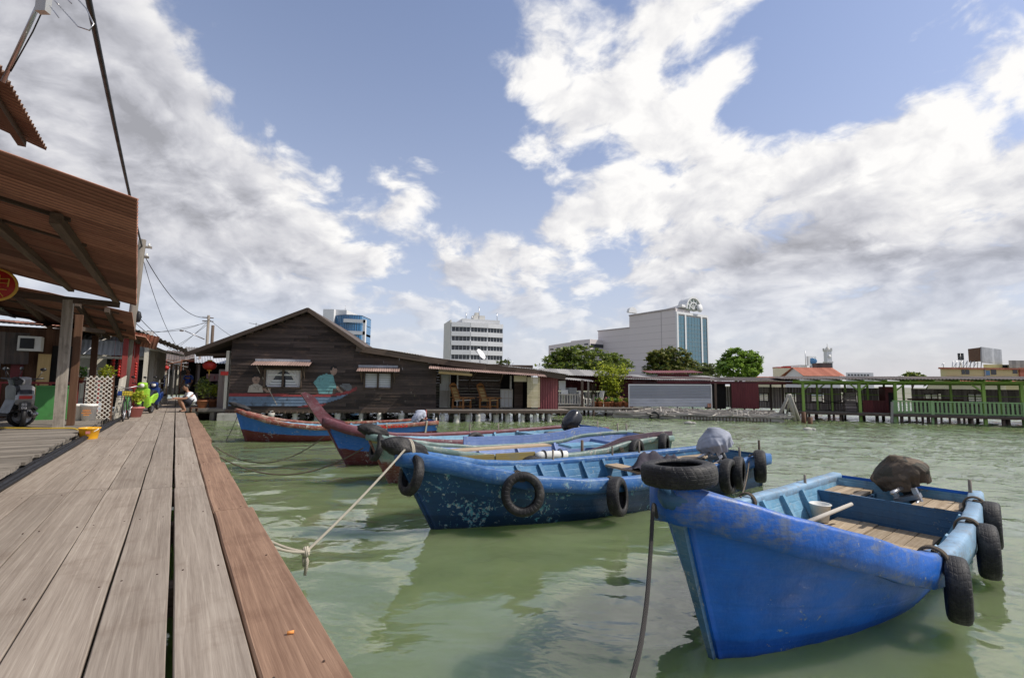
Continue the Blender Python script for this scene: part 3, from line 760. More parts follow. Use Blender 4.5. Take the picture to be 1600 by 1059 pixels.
    def inner(s, q, z, side):
        zs = interp(s.sh, q); k = max(0, min(1, (z+.15)/(zs+.15)))
        p, _ = s.pt(q, k, side); w = max(.01, abs(p.y)-.055); x = min(p.x, s.L-.02)
        return Vector((x, side*w, z))
    def panel(s, q, z0, z1, name, mat, th=.04):
        mb = MB(s.M); K = 5
        A = [s.inner(q, lerp(z0, z1, k/K), -1) for k in range(K+1)]; B = [s.inner(q, lerp(z0, z1, k/K), 1) for k in range(K+1)]
        x = q*s.L; ring = A+B[::-1]; n = len(ring)
        V = [Vector((x, p.y, p.z)) for p in ring]+[Vector((x+th, p.y, p.z)) for p in ring]
        Lc = [(p.y+2, 1, (p.z-z0)/(z1-z0)) for p in ring]*2
        mb.add(V, [tuple(range(n))[::-1], tuple(range(n, 2*n))]+[(i, (i+1) % n, n+(i+1) % n, n+i) for i in range(n)], Lc, .5)
        return mb.build(name, MATS[mat], s.root)
    def gun(s, q, side, out=0.0, dz=0.0):               # world point on the gunwale
        p, _ = s.pt(q, 1, side); return s.M @ (p+Vector((0, side*out, dz)))
    def w(s, x, y, z): return s.M @ Vector((x, y, z))
    def dirw(s, x, y, z=0): return (s.M.to_3x3() @ Vector((x, y, z))).normalized()
    def post(s, q, side, h, r=.022, mat='grey_timber', dz=-.2, inset=.05, lean=(0, 0)):
        p, _ = s.pt(q, 1, side); a = p-Vector((0, side*inset, -dz)); b = p+Vector((lean[0], -side*inset+lean[1], h))
        MB(s.M).tube([a, b], [r, r*.9], 8).build('mooring_post', MATS[mat], s.root)

def tyre_mesh(mb, c, axis, Rr=.28, w=.17, squash=1.0, hole=.60, seg=40):
    axis = Vector(axis).normalized(); rot = axis.to_track_quat('Z', 'Y').to_matrix()
    ri = Rr*hole
    prof = [(ri, -w*.36), (ri*1.06, -w*.46), (Rr*.82, -w*.50), (Rr*.93, -w*.44), (Rr*.985, -w*.30), (Rr, 0), (Rr*.985, w*.30), (Rr*.93, w*.44), (Rr*.82, w*.50), (ri*1.06, w*.46), (ri, w*.36),
            (ri*1.06, w*.34), (Rr*.85, w*.40), (Rr*.93, 0), (Rr*.85, -w*.40), (ri*1.06, -w*.34)]
    b = len(mb.v)
    mb.lathe(prof, (0, 0, 0), rot, seg, closed=True)
    c = Vector(c)
    for i in range(b, len(mb.v)):
        q = mb.v[i].copy()
        if squash != 1.0: q.z *= squash
        mb.v[i] = c+q
TY = 'old tyres tied along the boats as fenders'
def tyre(label, c, axis, Rr=.28, w=.17, hang=None, squash=1.0):
    mb = MB(); tyre_mesh(mb, c, axis, Rr, w, squash)
    root = thing('tyre_fender', label, 'tyre', c, 0, TY)
    mb.build('tyre', MATS['tyre'], root)
    if hang is not None:
        r = MB(); top = Vector(c)+Vector((0, 0, Rr*.62*squash)); h = Vector(hang)
        for k in range(3):
            j = Vector((.02*(k-1), .015*(k-1), 0)); r.tube([top+j+Vector((0, 0, -.02)), lerp(top, h, .5)+j*1.5+Vector((0, 0, .03)), h+j], .010, 6)
        r.build('lashing', MATS['rope_brown'], root)
    return root
def rope(label, pts, r=.011, mat='rope_pale', name='mooring_rope', cat='rope', extra=None):
    # smooth the polyline
    P = [Vector(p) for p in pts]; out = []
    for i in range(len(P)-1):
        p0, p1, p2, p3 = P[max(0, i-1)], P[i], P[i+1], P[min(len(P)-1, i+2)]
        for k in range(10):
            t = k/10; out.append(.5*((2*p1)+(p2-p0)*t+(2*p0-5*p1+4*p2-p3)*t*t+(3*p1-p0-3*p2+p3)*t**3))
    out.append(P[-1])
    mb = MB(); mb.tube(out, r, 8)
    if extra: extra(mb)
    return tag(mb.build(name, MATS[mat]), label, cat)
def sagged(a, b, sag, n=12):
    a, b = Vector(a), Vector(b)
    return [a.lerp(b, i/n)-Vector((0, 0, sag*4*(i/n)*(1-i/n))) for i in range(n+1)]
def wrap(p, d, r, turns=3, rr=.012, ax=Vector((0, 0, 1))):
    """a few turns of lashing round a gunwale"""
    pts = []; d = Vector(d).normalized(); ax = ax.normalized()
    for i in range(turns*12+1):
        th = 2*math.pi*i/12; pts.append(Vector(p)+d*math.cos(th)*r[0]+ax*math.sin(th)*r[1]+d.cross(ax)*(.018*i/12))
    return pts

# --- the bright blue boat in front
B5 = Boat('fishing_boat', 'bright blue open wooden boat nearest the camera with a tyre lashed flat on its bow', (.97, 2.93), 39.2, 5.0,
          [(0, .06), (.05, .29), (.10, .47), (.17, .64), (.24, .76), (.31, .82), (.38, .85), (.46, .86), (.6, .85), (.8, .79), (1, .70)],
          [(0, 1.11), (.05, 1.02), (.10, .92), (.18, .79), (.26, .65), (.33, .55), (.42, .50), (.7, .49), (1, .53)], .43, [(0, .5), (.1, .42), (.25, .48), (.4, .58), (.7, .66), (1, .7)],
          dict(hull='hull_bright_blue', gunwale='gunwale_bright_blue', stem='stem_pale', inner='inner_pale_blue', bulk='inner_dark_blue'),
          band=.20, floor=.13, bulk=.865, deckz=.42, ribs=(.26, .36, .46, .56, .66, .76), stem_w=.055)
MB(B5.M).blob((.09, 0, 1.05), (.17, .12, .10), 20, 12, .15, 4, 2).build('bow_cap', MATS['inner_dark_blue'], B5.root)
# --- navy boat
B4 = Boat('fishing_boat', 'dark navy wooden boat with chipped paint and two tyres along its side', (-1.30, 5.58), 31.5, 6.3,
          [(0, .06), (.06, .27), (.13, .48), (.22, .68), (.32, .80), (.45, .84), (.7, .78), (1, .62)],
          [(0, .93), (.06, .85), (.14, .72), (.22, .60), (.32, .53), (.45, .50), (.7, .50), (1, .54)], .47, [(0, .5), (.1, .5), (.25, .58), (.45, .70), (1, .74)],
          dict(hull='hull_navy', gunwale='gunwale_navy', stem='hull_navy', inner='inner_mid_blue', bulk='inner_dark_blue'),
          band=.15, floor=.12, bulk=.80, deckz=.42, ribs=(.30, .37, .44, .51, .58, .65, .72))
# --- weathered green boat
B3 = Boat('fishing_boat', 'weathered green and ochre wooden boat between the navy boat and the maroon one', (-2.42, 8.2), 27.5, 6.3,
          [(0, .06), (.06, .28), (.13, .48), (.22, .66), (.34, .80), (.5, .86), (.75, .80), (1, .66)],
          [(0, .84), (.06, .76), (.14, .62), (.22, .52), (.34, .43), (.55, .41), (.68, .45), (.78, .56), (.9, .60), (1, .60)], .40, [(0, .5), (.1, .5), (.25, .58), (.45, .70), (1, .74)],
          dict(hull='hull_weathered_green', gunwale='gunwale_green', stem='gunwale_red_brown', inner='coaming_lilac'),
          band=.09, floor=.12, bulk=.82, ribs=(.35, .5, .65))
# --- blue and maroon boat with the tall prow
B2 = Boat('fishing_boat', 'blue and maroon wooden boat with a tall pointed prow rising above its bow', (-3.80, 9.78), 32.8, 7.2,
          [(0, .06), (.06, .30), (.13, .50), (.22, .68), (.34, .80), (.5, .84), (.75, .76), (1, .62)],
          [(0, .98), (.06, .80), (.14, .62), (.22, .52), (.34, .46), (.6, .45), (.8, .48), (1, .54)], .52, [(0, .5), (.1, .5), (.25, .6), (.45, .72), (1, .74)],
          dict(hull='hull_blue_maroon', gunwale='gunwale_maroon', stem='gunwale_maroon', inner='inner_pale_blue', bulk='inner_dark_blue'),
          band=.16, floor=.12, bulk=.84, deckz=.38, ribs=(.5, .6, .7))
pr = MB(B2.M)
pr.prism([(.34, .62), (.02, .78), (-.20, 1.08), (-.45, 1.47), (-.37, 1.50), (-.22, 1.43), (.02, 1.12), (.16, .99), (.42, .90)], .13, o=(0, .065, 0), rot=Matrix(((1, 0, 0), (0, 0, -1), (0, 1, 0))))
pr.build('prow', MATS['gunwale_maroon'], B2.root)
# --- far blue boat with red-brown gunwale
B1 = Boat('fishing_boat', 'light blue wooden boat with red brown gunwale moored nearest the mural house', (-7.78, 13.65), 25.5, 5.65,
          [(0, .06), (.06, .30), (.13, .50), (.22, .68), (.34, .80), (.5, .82), (.75, .76), (1, .66)],
          [(0, .93), (.06, .78), (.14, .62), (.22, .52), (.34, .43), (.55, .40), (.8, .43), (1, .48)], .30, [(0, .5), (.1, .5), (.25, .6), (.45, .74), (1, .78)],
          dict(hull='hull_blue_red', gunwale='gunwale_red_brown', stem='hull_blue_red', inner='inner_pale_blue'),
          band=.10, floor=.10, bulk=.82, deckz=.34, ribs=(.4, .55, .7))
# red lettering board and pale quarter panels on the far boat
lb = MB(B1.M)
for (a, b) in ((.60, .82),):
    for sd in (-1,):
        P0, P1 = B1.pt(a, 1, sd)[0], B1.pt(b, 1, sd)[0]
        for k in range(16):
            u0, u1 = lerp(a, b, k/16), lerp(a, b, (k+random.uniform(.4, .85))/16); p, q = B1.pt(u0, 1, sd)[0], B1.pt(u1, 1, sd)[0]
            lb.bar(p+Vector((0, sd*.058, -.055+random.uniform(-.01, .01))), q+Vector((0, sd*.058, -.055)), .008, random.uniform(.05, .085))
lb.build('painted_letters', MATS['red_lacquer'], B1.root)
for q in (.70, .93): MB(B1.M).bar(B1.pt(q, 1, -1)[0]+Vector((0, -.075, .05)), B1.pt(q, .3, -1)[0]+Vector((0, -.04, 0)), .05, .03).build('fender_batten', MATS['cream_timber'], B1.root)
B1.post(.99, 1, .30, .03, 'red_timber'); B1.post(.99, -1, .12, .03, 'cream_timber')
# sticks to tie to
for q, sd, h in ((.42, 1, .17), (.62, 1, .16)): B4.post(q, sd, h, .018)
B4.post(.72, 1, .22, .02); B4.post(.965, -1, .26, .02, 'dark_timber'); B4.post(.86, -1, .2, .02)
B3.post(.60, -1, .22, .03, 'dark_timber', inset=.10); B3.post(.93, 1, .2, .02); B3.post(.97, 1, .18, .02)
for q, sd, h in ((.50, 1, .22), (.62, 1, .2), (.92, 1, .18), (.95, -1, .2)): B2.post(q, sd, h, .022)
B5.post(.80, 1, .12, .018); B5.post(.97, -1, .16, .018)

# --- tyres
def side_tyre(B, q, sd, label, Rr=.28, w=.17, drop=.26, out=.16, tilt=0.0, yaw=0.0, squash=1.0):
    p = B.gun(q, sd, out, -drop)
    a = B.gun(min(1, q+.02), sd); b = B.gun(max(0, q-.02), sd); tg = (a-b); tg.z = 0; tg.normalize()
    n = Vector((tg.y, -tg.x, 0))
    if n.dot(B.dirw(0, sd)) < 0: n = -n
    n = (Matrix.Rotation(yaw, 3, 'Z') @ n)+Vector((0, 0, tilt))
    return tyre(label, p, n, Rr, w, hang=B.gun(q, sd, -.02, .035), squash=squash)
bt = B5.w(.07, .0, 1.185)
tyre('bald grey tyre lashed flat on the bow of the bright blue boat', bt, (B5.dirw(-.02, .05, 1)), .225, .13)
side_tyre(B5, .365, -1, 'black tyre hanging at the near shoulder of the bright blue boat', .22, .135, .20, .10, yaw=.28)
side_tyre(B5, .66, -1, 'black tyre hanging midway along the right side of the bright blue boat', .235, .145, .20, .11, yaw=.1)
side_tyre(B5, .87, -1, 'black tyre nearest the stern on the right side of the bright blue boat', .235, .145, .19, .11)
side_tyre(B4, .180, -1, 'large worn tyre hanging at the navy boat shoulder, left of the pair on its side', .25, .15, .20, .13, tilt=.12, yaw=-.1)
side_tyre(B4, .375, -1, 'worn tyre hanging on the navy boat amidships beside the bow of the bright blue boat', .24, .15, .18, .13, tilt=.1, yaw=.55)
side_tyre(B4, .75, -1, 'upright tyre at the navy boat quarter, left of the touching pair', .26, .15, .14, .13, yaw=.25)
side_tyre(B4, .80, -1, 'upright tyre at the navy boat quarter, right of the touching pair', .25, .15, .13, .13, yaw=.35)
side_tyre(B4, .90, -1, 'upright tyre at the stern corner of the navy boat', .26, .17, .10, .16, yaw=.5)
side_tyre(B3, .93, -1, 'tyre hanging at the stern corner of the weathered green boat', .27, .16, .16, .14, yaw=.5)
side_tyre(B3, .80, -1, 'tyre hanging on the purple brown quarter of the weathered green boat', .27, .13, .20, .12, yaw=.3)
side_tyre(B3, .74, -1, 'low tyre half hidden behind the navy boat, beside the green boat quarter', .27, .14, .38, .16)
side_tyre(B3, .40, -1, 'tyre lying against the ochre side of the green boat beside the white roll', .27, .16, .24, .14)
# bow tyres wrapped over stem heads
def bow_tyres(B, label1, label2, z, k=1.0):
    mb = MB(B.M)
    mb.blob((.10, 0, z+.02), (.30*k, .135*k, .115*k), 26, 16, .22, 2.6, 3.1, rot=Matrix.Rotation(.30, 3, 'Y'))
    tag(mb.build('tyre_fender', MATS['tyre']), label1, 'tyre', TY)
    tyre(label2, B.w(.12, -.135, z-.25*k), B.dirw(-1, -.12, .30), .215*k, .11, squash=1.1)
bow_tyres(B4, 'cut tyre wrapped over the stem head of the navy boat', 'tyre hanging down the stem of the navy boat below the wrapped one', .93)
bow_tyres(B3, 'cut tyre wrapped over the stem head of the weathered green boat', 'tyre hanging down the stem of the weathered green boat', .86, .95)
mb = MB(B1.M); mb.blob((.08, 0, .985), (.30, .12, .075), 22, 12, .25, 2.4, 1.2, rot=Matrix.Rotation(.38, 3, 'Y'))
tag(mb.build('tyre_fender', MATS['tyre']), 'flattened tyre wrapped over the bow of the far light blue boat', 'tyre', TY)
mb = MB(); tyre_mesh(mb, B2.gun(.40, -1, .05, -.05), B2.dirw(0, -1, .5), .24, .14); tag(mb.build('tyre_fender', MATS['tyre']), 'tyre hung on the maroon rail behind the green boat', 'tyre', TY)
# lashings on the gunwales of the front boat
for q, sd in ((.36, -1), (.66, -1), (.88, -1), (.34, 1), (.52, 1)):
    p = B5.gun(q, sd, -.01, -.03); rope('brown lashing wound round the %s rail of the bright blue boat %s' % (('near', 'beside the shoulder tyre'), ('near', 'at the middle tyre'), ('near', 'at the rearmost tyre'), ('far', 'nearer the bow'), ('far', 'nearer the stern'))[[(.36, -1), (.66, -1), (.88, -1), (.34, 1), (.52, 1)].index((q, sd))],
        wrap(p, B5.dirw(0, sd), (.085, .09), 3), .010, 'rope_brown', 'lashing')

# --- outboard motors
def motor(label, c, cover, rz, mat, tilt=.45, size=(.34, .24, .28), fold=.05, seed=1.0, shaft=True, roll=0.0):
    root = thing('outboard_motor', label, 'boat motor', c, 0, 'outboard motors on the boat sterns')
    rot = Matrix.Rotation(rz, 3, 'Z') @ Matrix.Rotation(-tilt, 3, 'Y') @ Matrix.Rotation(roll, 3, 'X')
    mb = MB(); cc = Vector(c); ns, nr = 96, 34
    if cover == 'cowl':
        mb.blob(c, size, 48, 32, .10, 1.2, seed, rot, box=.72)
    else:
        # cloth pulled over the cowling: taut on top, gathered into folds towards a ragged hem
        def fn(u, v):
            th = 2*math.pi*u; ct, st_ = math.cos(th), math.sin(th)
            ct = math.copysign(abs(ct)**.75, ct); st_ = math.copysign(abs(st_)**.75, st_)
            r = math.sin(min(1, v*1.55)*math.pi/2)**.72*(1-.22*max(0, v-.62)/.38)
            ph = 5*mnoise.noise((math.cos(th)*1.3+seed, math.sin(th)*1.3, seed))
            k = max(0, v-.25)/.75
            f = (.075*math.sin(8*th+ph+2.2*v)+.05*math.sin(19*th-ph*2))*k**1.1
            lump = .13*mnoise.noise((ct*1.4+seed, st_*1.4, v*2.2))+.05*mnoise.noise((ct*4, st_*4+seed, v*6))
            crease = -.05*max(0, 1-abs(v-.34-.12*math.sin(2*th+seed))*14)
            rr = r*(1+f*fold*28+lump+crease)
            zz = 1-2*v**1.15+.10*math.sin(3*th+seed)*k+.06*math.sin(11*th)*k
            top = .22*ct*(1-v)
            return cc+rot@Vector((size[0]*(ct*rr), size[1]*st_*rr, size[2]*(zz+top)))
        mb.grid(fn, ns, nr)
    mb.build(cover, MATS[mat], root)
    d = rot @ Vector((1, 0, 0)); up = rot @ Vector((0, 0, 1)); sd_ = rot @ Vector((0, 1, 0)); c = Vector(c)
    s = MB()
    if shaft:
        s.tube([c-up*.16, c-up*.42+d*.03, c-up*.80+d*.06], [.085, .06, .05], 10)
        s.box(c-up*.80+d*.12, (.22, .02, .16), rot=rot)
        s.build('leg', MATS['black_metal'], root)
    b = MB()
    for q in (-.10, .10):
        b.bar(c-up*.17+sd_*q-d*.14, c-up*.42+sd_*q-d*.20, .035, .05); b.tube([c-up*.3+sd_*q-d*.18, c-up*.3+sd_*q-d*.33], .014, 8)
    b.box(c-up*.26-d*.16, (.10, .26, .05), rot=rot)
    b.tube([c-up*.14-d*.18, c-up*.10-d*.52], .022, 8)
    b.build('bracket', MATS['steel'], root)
    return root
motor('motor under a brown camouflage cloth on the stern of the bright blue boat', B5.w(4.74, -.06, .70), 'cloth_cover', B5.h, 'camo', .15, (.19, .28, .175), .04, 1.7, roll=-.38)
motor('tilted motor under grey cloth on the stern of the navy boat', B4.w(5.72, .0, .76), 'cloth_cover', B4.h, 'tarp_grey', .35, (.27, .29, .19), .04, 4.1, roll=-.25)
motor('tilted black motor on the stern of the maroon and blue boat', B2.w(6.55, .05, .70), 'cowl', B2.h, 'engine_black', .75, (.34, .20, .22), 0, 2.2)
motor('motor wrapped in pale cloth on the stern of the far light blue boat', B1.w(5.25, .1, .62), 'cloth_cover', B1.h, 'tarp_grey', .6, (.27, .17, .15), .02, 6.6)

# --- gear in the boats
def cloth_heap(label, c, size, rz, mat, seed, name='cloth_heap', cat='cloth'):
    mb = MB()
    def fn(u, v):
        x = (u-.5)*2; y = (v-.5)*2; e = max(0, 1-(x*x+y*y)*.85)
        z = size[2]*(e**.6)*(.55+.9*mnoise.noise((x*1.9+seed, y*1.9, seed))+.35*mnoise.noise((x*5+seed, y*5, 2)))
        x2 = x*(1+.25*mnoise.noise((y*2, seed, 1))); y2 = y*(1+.25*mnoise.noise((x*2, seed, 5)))
        return Vector(c)+Matrix.Rotation(rz, 3, 'Z') @ Vector((x2*size[0], y2*size[1], max(0, z)))
    mb.grid(fn, 34, 34); return tag(mb.build(name, MATS[mat]), label, cat)
cloth_heap('crumpled dark jacket lying in the stern half of the navy boat', B4.w(4.25, -.05, .40), (.55, .30, .26), B4.h, 'jacket_cloth', 2.0, 'jacket', 'jacket')
# thwart that carries the jacket
for q in (.62, .74): MB(B4.M).box((q*B4.L, 0, .375), (.26, 1.32, .035)).build('thwart', MATS['floor_wood'], B4.root)
for k, (a, b) in enumerate((((2.1, -.45, .17), (4.6, .30, .33)), ((1.6, -.2, .17), (2.9, -.5, .18)))):
    tag(MB().tube([B4.w(*a), B4.w(*b)], .028, 8).build('wooden_pole', MATS['bamboo']), ('long pale pole lying slantwise in the navy boat', 'short pale pole on the floor of the navy boat near its bow')[k], 'pole')
tag(MB().tube([B5.w(2.9, .47, .24), B5.w(4.1, .26, .36)], [.026, .02], 10).build('wooden_pole', MATS['pale_driftwood']), 'grey wooden pole lying across the floor of the bright blue boat', 'pole')
bk = MB(); bk.lathe([(.0, 0), (.08, 0), (.11, .19), (.119, .193), (.11, .202), (.103, .197), (.075, .02), (0, .02)], B5.w(3.9, .52, .145), seg=24)
tag(bk.build('bucket', MATS['white_plastic']), 'dirty cream bucket standing among the ribs of the bright blue boat', 'bucket')
hp = MB()
for (x, y, l, w_, a) in ((2.2, -.1, 1.0, .30, .05), (2.7, .25, .8, .26, -.1), (1.9, .3, .9, .2, .2), (3.0, -.35, .9, .28, .0)):
    hp.box((x, y, .172+.01*y), (l, w_, .022), rz=a)
hp2 = MB(B5.M); hp2.v = [B5.M @ v for v in hp.v]; hp2.f, hp2.r, hp2.l, hp2.sm = hp.f, hp.r, hp.l, hp.sm
hp2.build('hatch_boards', MATS['floor_wood'], B5.root)
# white roll, planks and coamings in the green boat
tag(MB(B3.M).tube([(2.75, -.92, .43), (2.85, -.92, .435), (3.15, -.93, .435), (3.40, -.93, .43)], [.06, .08, .075, .065], 18).build('tarp_roll', MATS['tarp_white']), 'dirty white roll of tarpaulin lashed on the green boat rail', 'tarpaulin')
for x in (2.90, 3.25): rope(('dark cord tied round the white roll near the tyre', 'dark cord tied round the white roll at its right end')[x > 3], wrap(B3.w(x, -.92, .445), B3.dirw(0, 1), (.082, .082), 2), .008, 'rope_dark', 'cord', 'cord')
for (a, b) in ((1.25, 1.95), (2.0, 2.75)):
    m_ = MB(B3.M)
    m_.box(((a+b)/2, -.86, .43), (b-a, .03, .16), rz=-.06); m_.build('wash_board', MATS['ochre_board'], B3.root)
m_ = MB(B3.M)
n_ = 14
def coam(sd, q0, q1, h, mat, rnd_end=True):
    V, F, Lc = [], [], []; mb = MB(B3.M)
    for i in range(n_+1):
        q = lerp(q0, q1, i/n_); p = B3.pt(q, 1, sd)[0]
        hh = h*min(1, (1-i/n_)*4)**.5 if rnd_end else h*min(1, i/n_*3)**.7
        for o_ in (.0, -.04):
            V += [p+Vector((0, sd*(o_-.01), .02)), p+Vector((0, sd*(o_-.01), .02+hh))]; Lc += [(q*5, 1, .4), (q*5, 1, .9)]
    for i in range(n_):
        a = i*4; F += [(a, a+4, a+5, a+1), (a+2, a+3, a+7, a+6), (a+1, a+5, a+7, a+3)]
    F += [(0, 1, 3, 2)]
    mb.add(V, F, Lc, .5); mb.build('coaming', MATS[mat], B3.root)
coam(1, .30, .92, .17, 'coaming_lilac'); coam(-1, .62, 1.0, .10, 'coaming_purple_brown', False)
MB(B3.M).box((2.6, .1, .47), (2.1, .28, .03), rz=.02).build('gang_board', MATS['floor_wood'], B3.root)
MB(B3.M).box((4.6, .25, .40), (.9, .5, .05)).build('thwart', MATS['inner_pale_blue'], B3.root)
MB(B2.M).box((5.3, .0, .40), (.3, 1.3, .04)).build('thwart', MATS['inner_pale_blue'], B2.root)
for q in (.2, .30): MB(B1.M).box((q*B1.L+.6, 0, .33), (.24, 1.25, .035)).build('thwart', MATS['cream_timber'], B1.root)

# --- mooring ropes
k0 = gp(478, 862, .40); k0 = at(478, 862, 4.25)
bowt = B4.w(.08, -.10, .99)
e1 = J(4.42, .64, .47); e2 = J(4.22, .65, .46)
def knot(mb):
    mb.blob(k0, (.035, .03, .045), 12, 8, .4, 3.0, 1.0)
    for a, e in ((k0, e1), (k0, e2)): mb.tube(sagged(a, e, .02, 8), .011, 8)
    tl = [k0+Vector((0, 0, -.02)), k0+Vector((.01, .01, -.08)), k0+Vector((.0, .0, -.19))]; mb.tube(tl, [.012, .017, .013], 8)
    mb.tube([k0+Vector((-.02, 0, -.03)), k0+Vector((-.02, .01, -.12))], .010, 6)
rope('pale twisted rope with a knot from the navy bow to the walkway', sagged(bowt, k0, .03, 8), .012, 'rope_pale', extra=knot)
rope('pale lashing round the wrapped tyre on the navy bow', wrap(B4.w(.12, 0, .93), B4.dirw(0, 1), (.145, .125), 2), .012, 'rope_pale', 'lashing')
a_ = J(11.3, .70, .42); rope('thin slack rope from the walkway edge to the maroon boat bow', sagged(a_, B2.w(.02, -.05, .62), .42, 14), .010, 'rope_brown')
a_ = J(9.6, .70, .42); rope('thin slack rope dipping to the water from the walkway to the green boat bow', sagged(a_, B3.w(-.08, -.05, .62), .36, 14), .011, 'rope_brown')
rope('thin dark rope from the far light blue bow down into the water', sagged(B1.w(.03, 0, .7), gp(352, 688, .0)+Vector((0, 0, -.03)), .06, 8), .008, 'rope_dark')
p0 = B5.w(-.06, .07, .93); p1 = at(1020, 800, p0.y-.02)
rope('black rope hanging from the bright blue bow toward the camera', [p0, at(1021, 790, p0.y-.05), at(1016, 870, p0.y-.22), at(1008, 960, p0.y-.5), at(988, 1059, p0.y-.85), (0.25, 1.75, .22), (-.25, 1.25, .42)], .0115, 'rope_dark')
rope('short brown rope tying the navy stern to the far rail of the bright blue boat', sagged(B4.w(6.0, -.5, .55), B5.gun(.50, 1, 0, .03), .10, 8), .009, 'rope_brown')
# ---------------------------------------------------------------- left side of the walkway
M_ = MATS
def JB(): return MB(JM)
def mesh_of(name, mat, parent, fn, M=JM):
    q = MB(M); fn(q); return q.build(name, MATS[mat], parent)
def raised_deck():
    root = thing('raised_deck', None, None, J(8, -3, 0)); root['kind'] = 'structure'
    random.seed(5); q = JB(); u = 2.0
    while u < 20.5:
        w = random.uniform(.17, .26)
        q.box((u+w/2, (-1.56+random.uniform(-.03, .07)-5.2)/2, RAISED-.02+random.uniform(-.006, .006)), (w-.012, 3.66+random.uniform(-.05, .06), .04)); u += w
    q.build('boards', M_['grey_timber'], root)
    q = JB()
    for v in (-1.66, -2.8, -4.2): q.bar((2, v, RAISED-.13), (20.5, v, RAISED-.13), .12, .16)
    for k in range(13):
        u = 2.4+k*1.45; q.bar((u, -1.45, RAISED-.26), (u, -5, RAISED-.26), .13, .13)
    q.build('beams', M_['grey_timber'], root)
    for k in range(12):
        for v in (-1.75, -4.0): mesh_of('pile', 'grey_timber', root, lambda q: q.tube([(2.6+k*1.6, v, -1), (2.6+k*1.6, v, RAISED-.3)], .085, 8))
raised_deck()
for k, (dv, r, dz) in enumerate(((0, .045, 0), (-.085, .035, -.01), (.05, .022, .005))):
    pts = [J(u, -1.545+.27*max(0, (u-3)/16)**1.3+dv+.02*mnoise.noise((u*.35, k*3, 0)), DECK+.03+dz+max(0, .03*mnoise.noise((u*.5, k, 4)))) for u in [x*.5+1 for x in range(0, 36)]]
    tag(MB().tube(pts, r, 10).build('water_pipe', M_['cable_black']), ('thickest black pipe along the left edge of the walkway', 'middle black pipe lying beside the raised deck edge', 'thinnest black pipe on the plank side of the pipe bundle')[k], 'pipe', 'black pipes along the walkway edge')
rope('yellow hose lying over the raised deck toward the yellow bucket', [J(15.2, -3.6, .68), J(14.4, -2.9, .68), J(13.9, -2.2, .68), J(13.6, -1.7, .68), J(13.3, -1.5, .60), J(13.05, -1.42, .72)], .016, 'yellow_hose', 'hose', 'hose')

# yellow bucket
bc = J(12.85, -1.36, DECK)
root = thing('bucket', 'yellow plastic bucket with a white handle at the left edge of the walkway', 'bucket', bc)
MB().lathe([(0, 0), (.135, 0), (.14, .01), (.168, .20), (.18, .205), (.18, .225), (.168, .225), (.16, .205), (.13, .02), (0, .02)], bc, seg=32).build('pail', M_['yellow_plastic'], root)
hp = [bc+Vector((math.cos(t)*.182, math.sin(t)*.05-.165*math.sin(t)*.9, .205-.085*math.sin(t))) for t in [math.pi*i/12 for i in range(13)]]
MB().tube(hp, .009, 6).build('handle', M_['white_plastic'], root)
MB().box(bc+Vector((.09, -.135, .14)), (.07, .004, .05), rz=.6).build('sticker', M_['pink_paint'], root)

# big rusty awning over the raised deck
def awning1():
    root = thing('awning', 'large rusty corrugated awning nearest the camera on weathered posts', 'awning', J(10, -2, 0))
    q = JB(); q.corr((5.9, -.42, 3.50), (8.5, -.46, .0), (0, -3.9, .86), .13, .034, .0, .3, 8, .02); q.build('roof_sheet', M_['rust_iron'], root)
    z = lambda v: 3.5+.22*(-v-.5)
    for v, u0, nm in ((-1.25, 7.4, 0), (-2.05, 6.6, 0), (-4.0, 6.0, 0)):
        mesh_of('purlin', 'dark_timber', root, lambda q: q.bar((u0, v, z(v)-.11), (14.4, v, z(v)-.11), .10, .13))
    for u in (7.6, 8.9, 10.2, 11.5, 12.7, 13.7):
        mesh_of('rafter', 'dark_timber', root, lambda q: q.bar((u, -1.15, z(-1.15)-.035), (u, -4.3, z(-4.3)-.035), .07, .045))
    mesh_of('tie_beam', 'dark_timber', root, lambda q: q.bar((14.35, -1.18, 3.45), (14.35, -4.4, 3.55), .09, .13))
    mesh_of('post', 'grey_timber', root, lambda q: q.bar((14.35, -2.04, RAISED), (14.4, -2.08, 3.47), .20, .17))
    mesh_of('post', 'grey_timber', root, lambda q: q.bar((6.7, -2.05, RAISED), (6.7, -2.05, 3.72), .17, .17))
    mesh_of('post', 'dark_timber', root, lambda q: q.bar((14.35, -4.3, RAISED), (14.35, -4.3, 3.6), .15, .15))
    for (p, q_) in (((14.35, -2.1, 2.95), (14.35, -3.0, 3.5)),): mesh_of('brace', 'dark_timber', root, lambda q: q.bar(p, q_, .07, .09))
awning1()
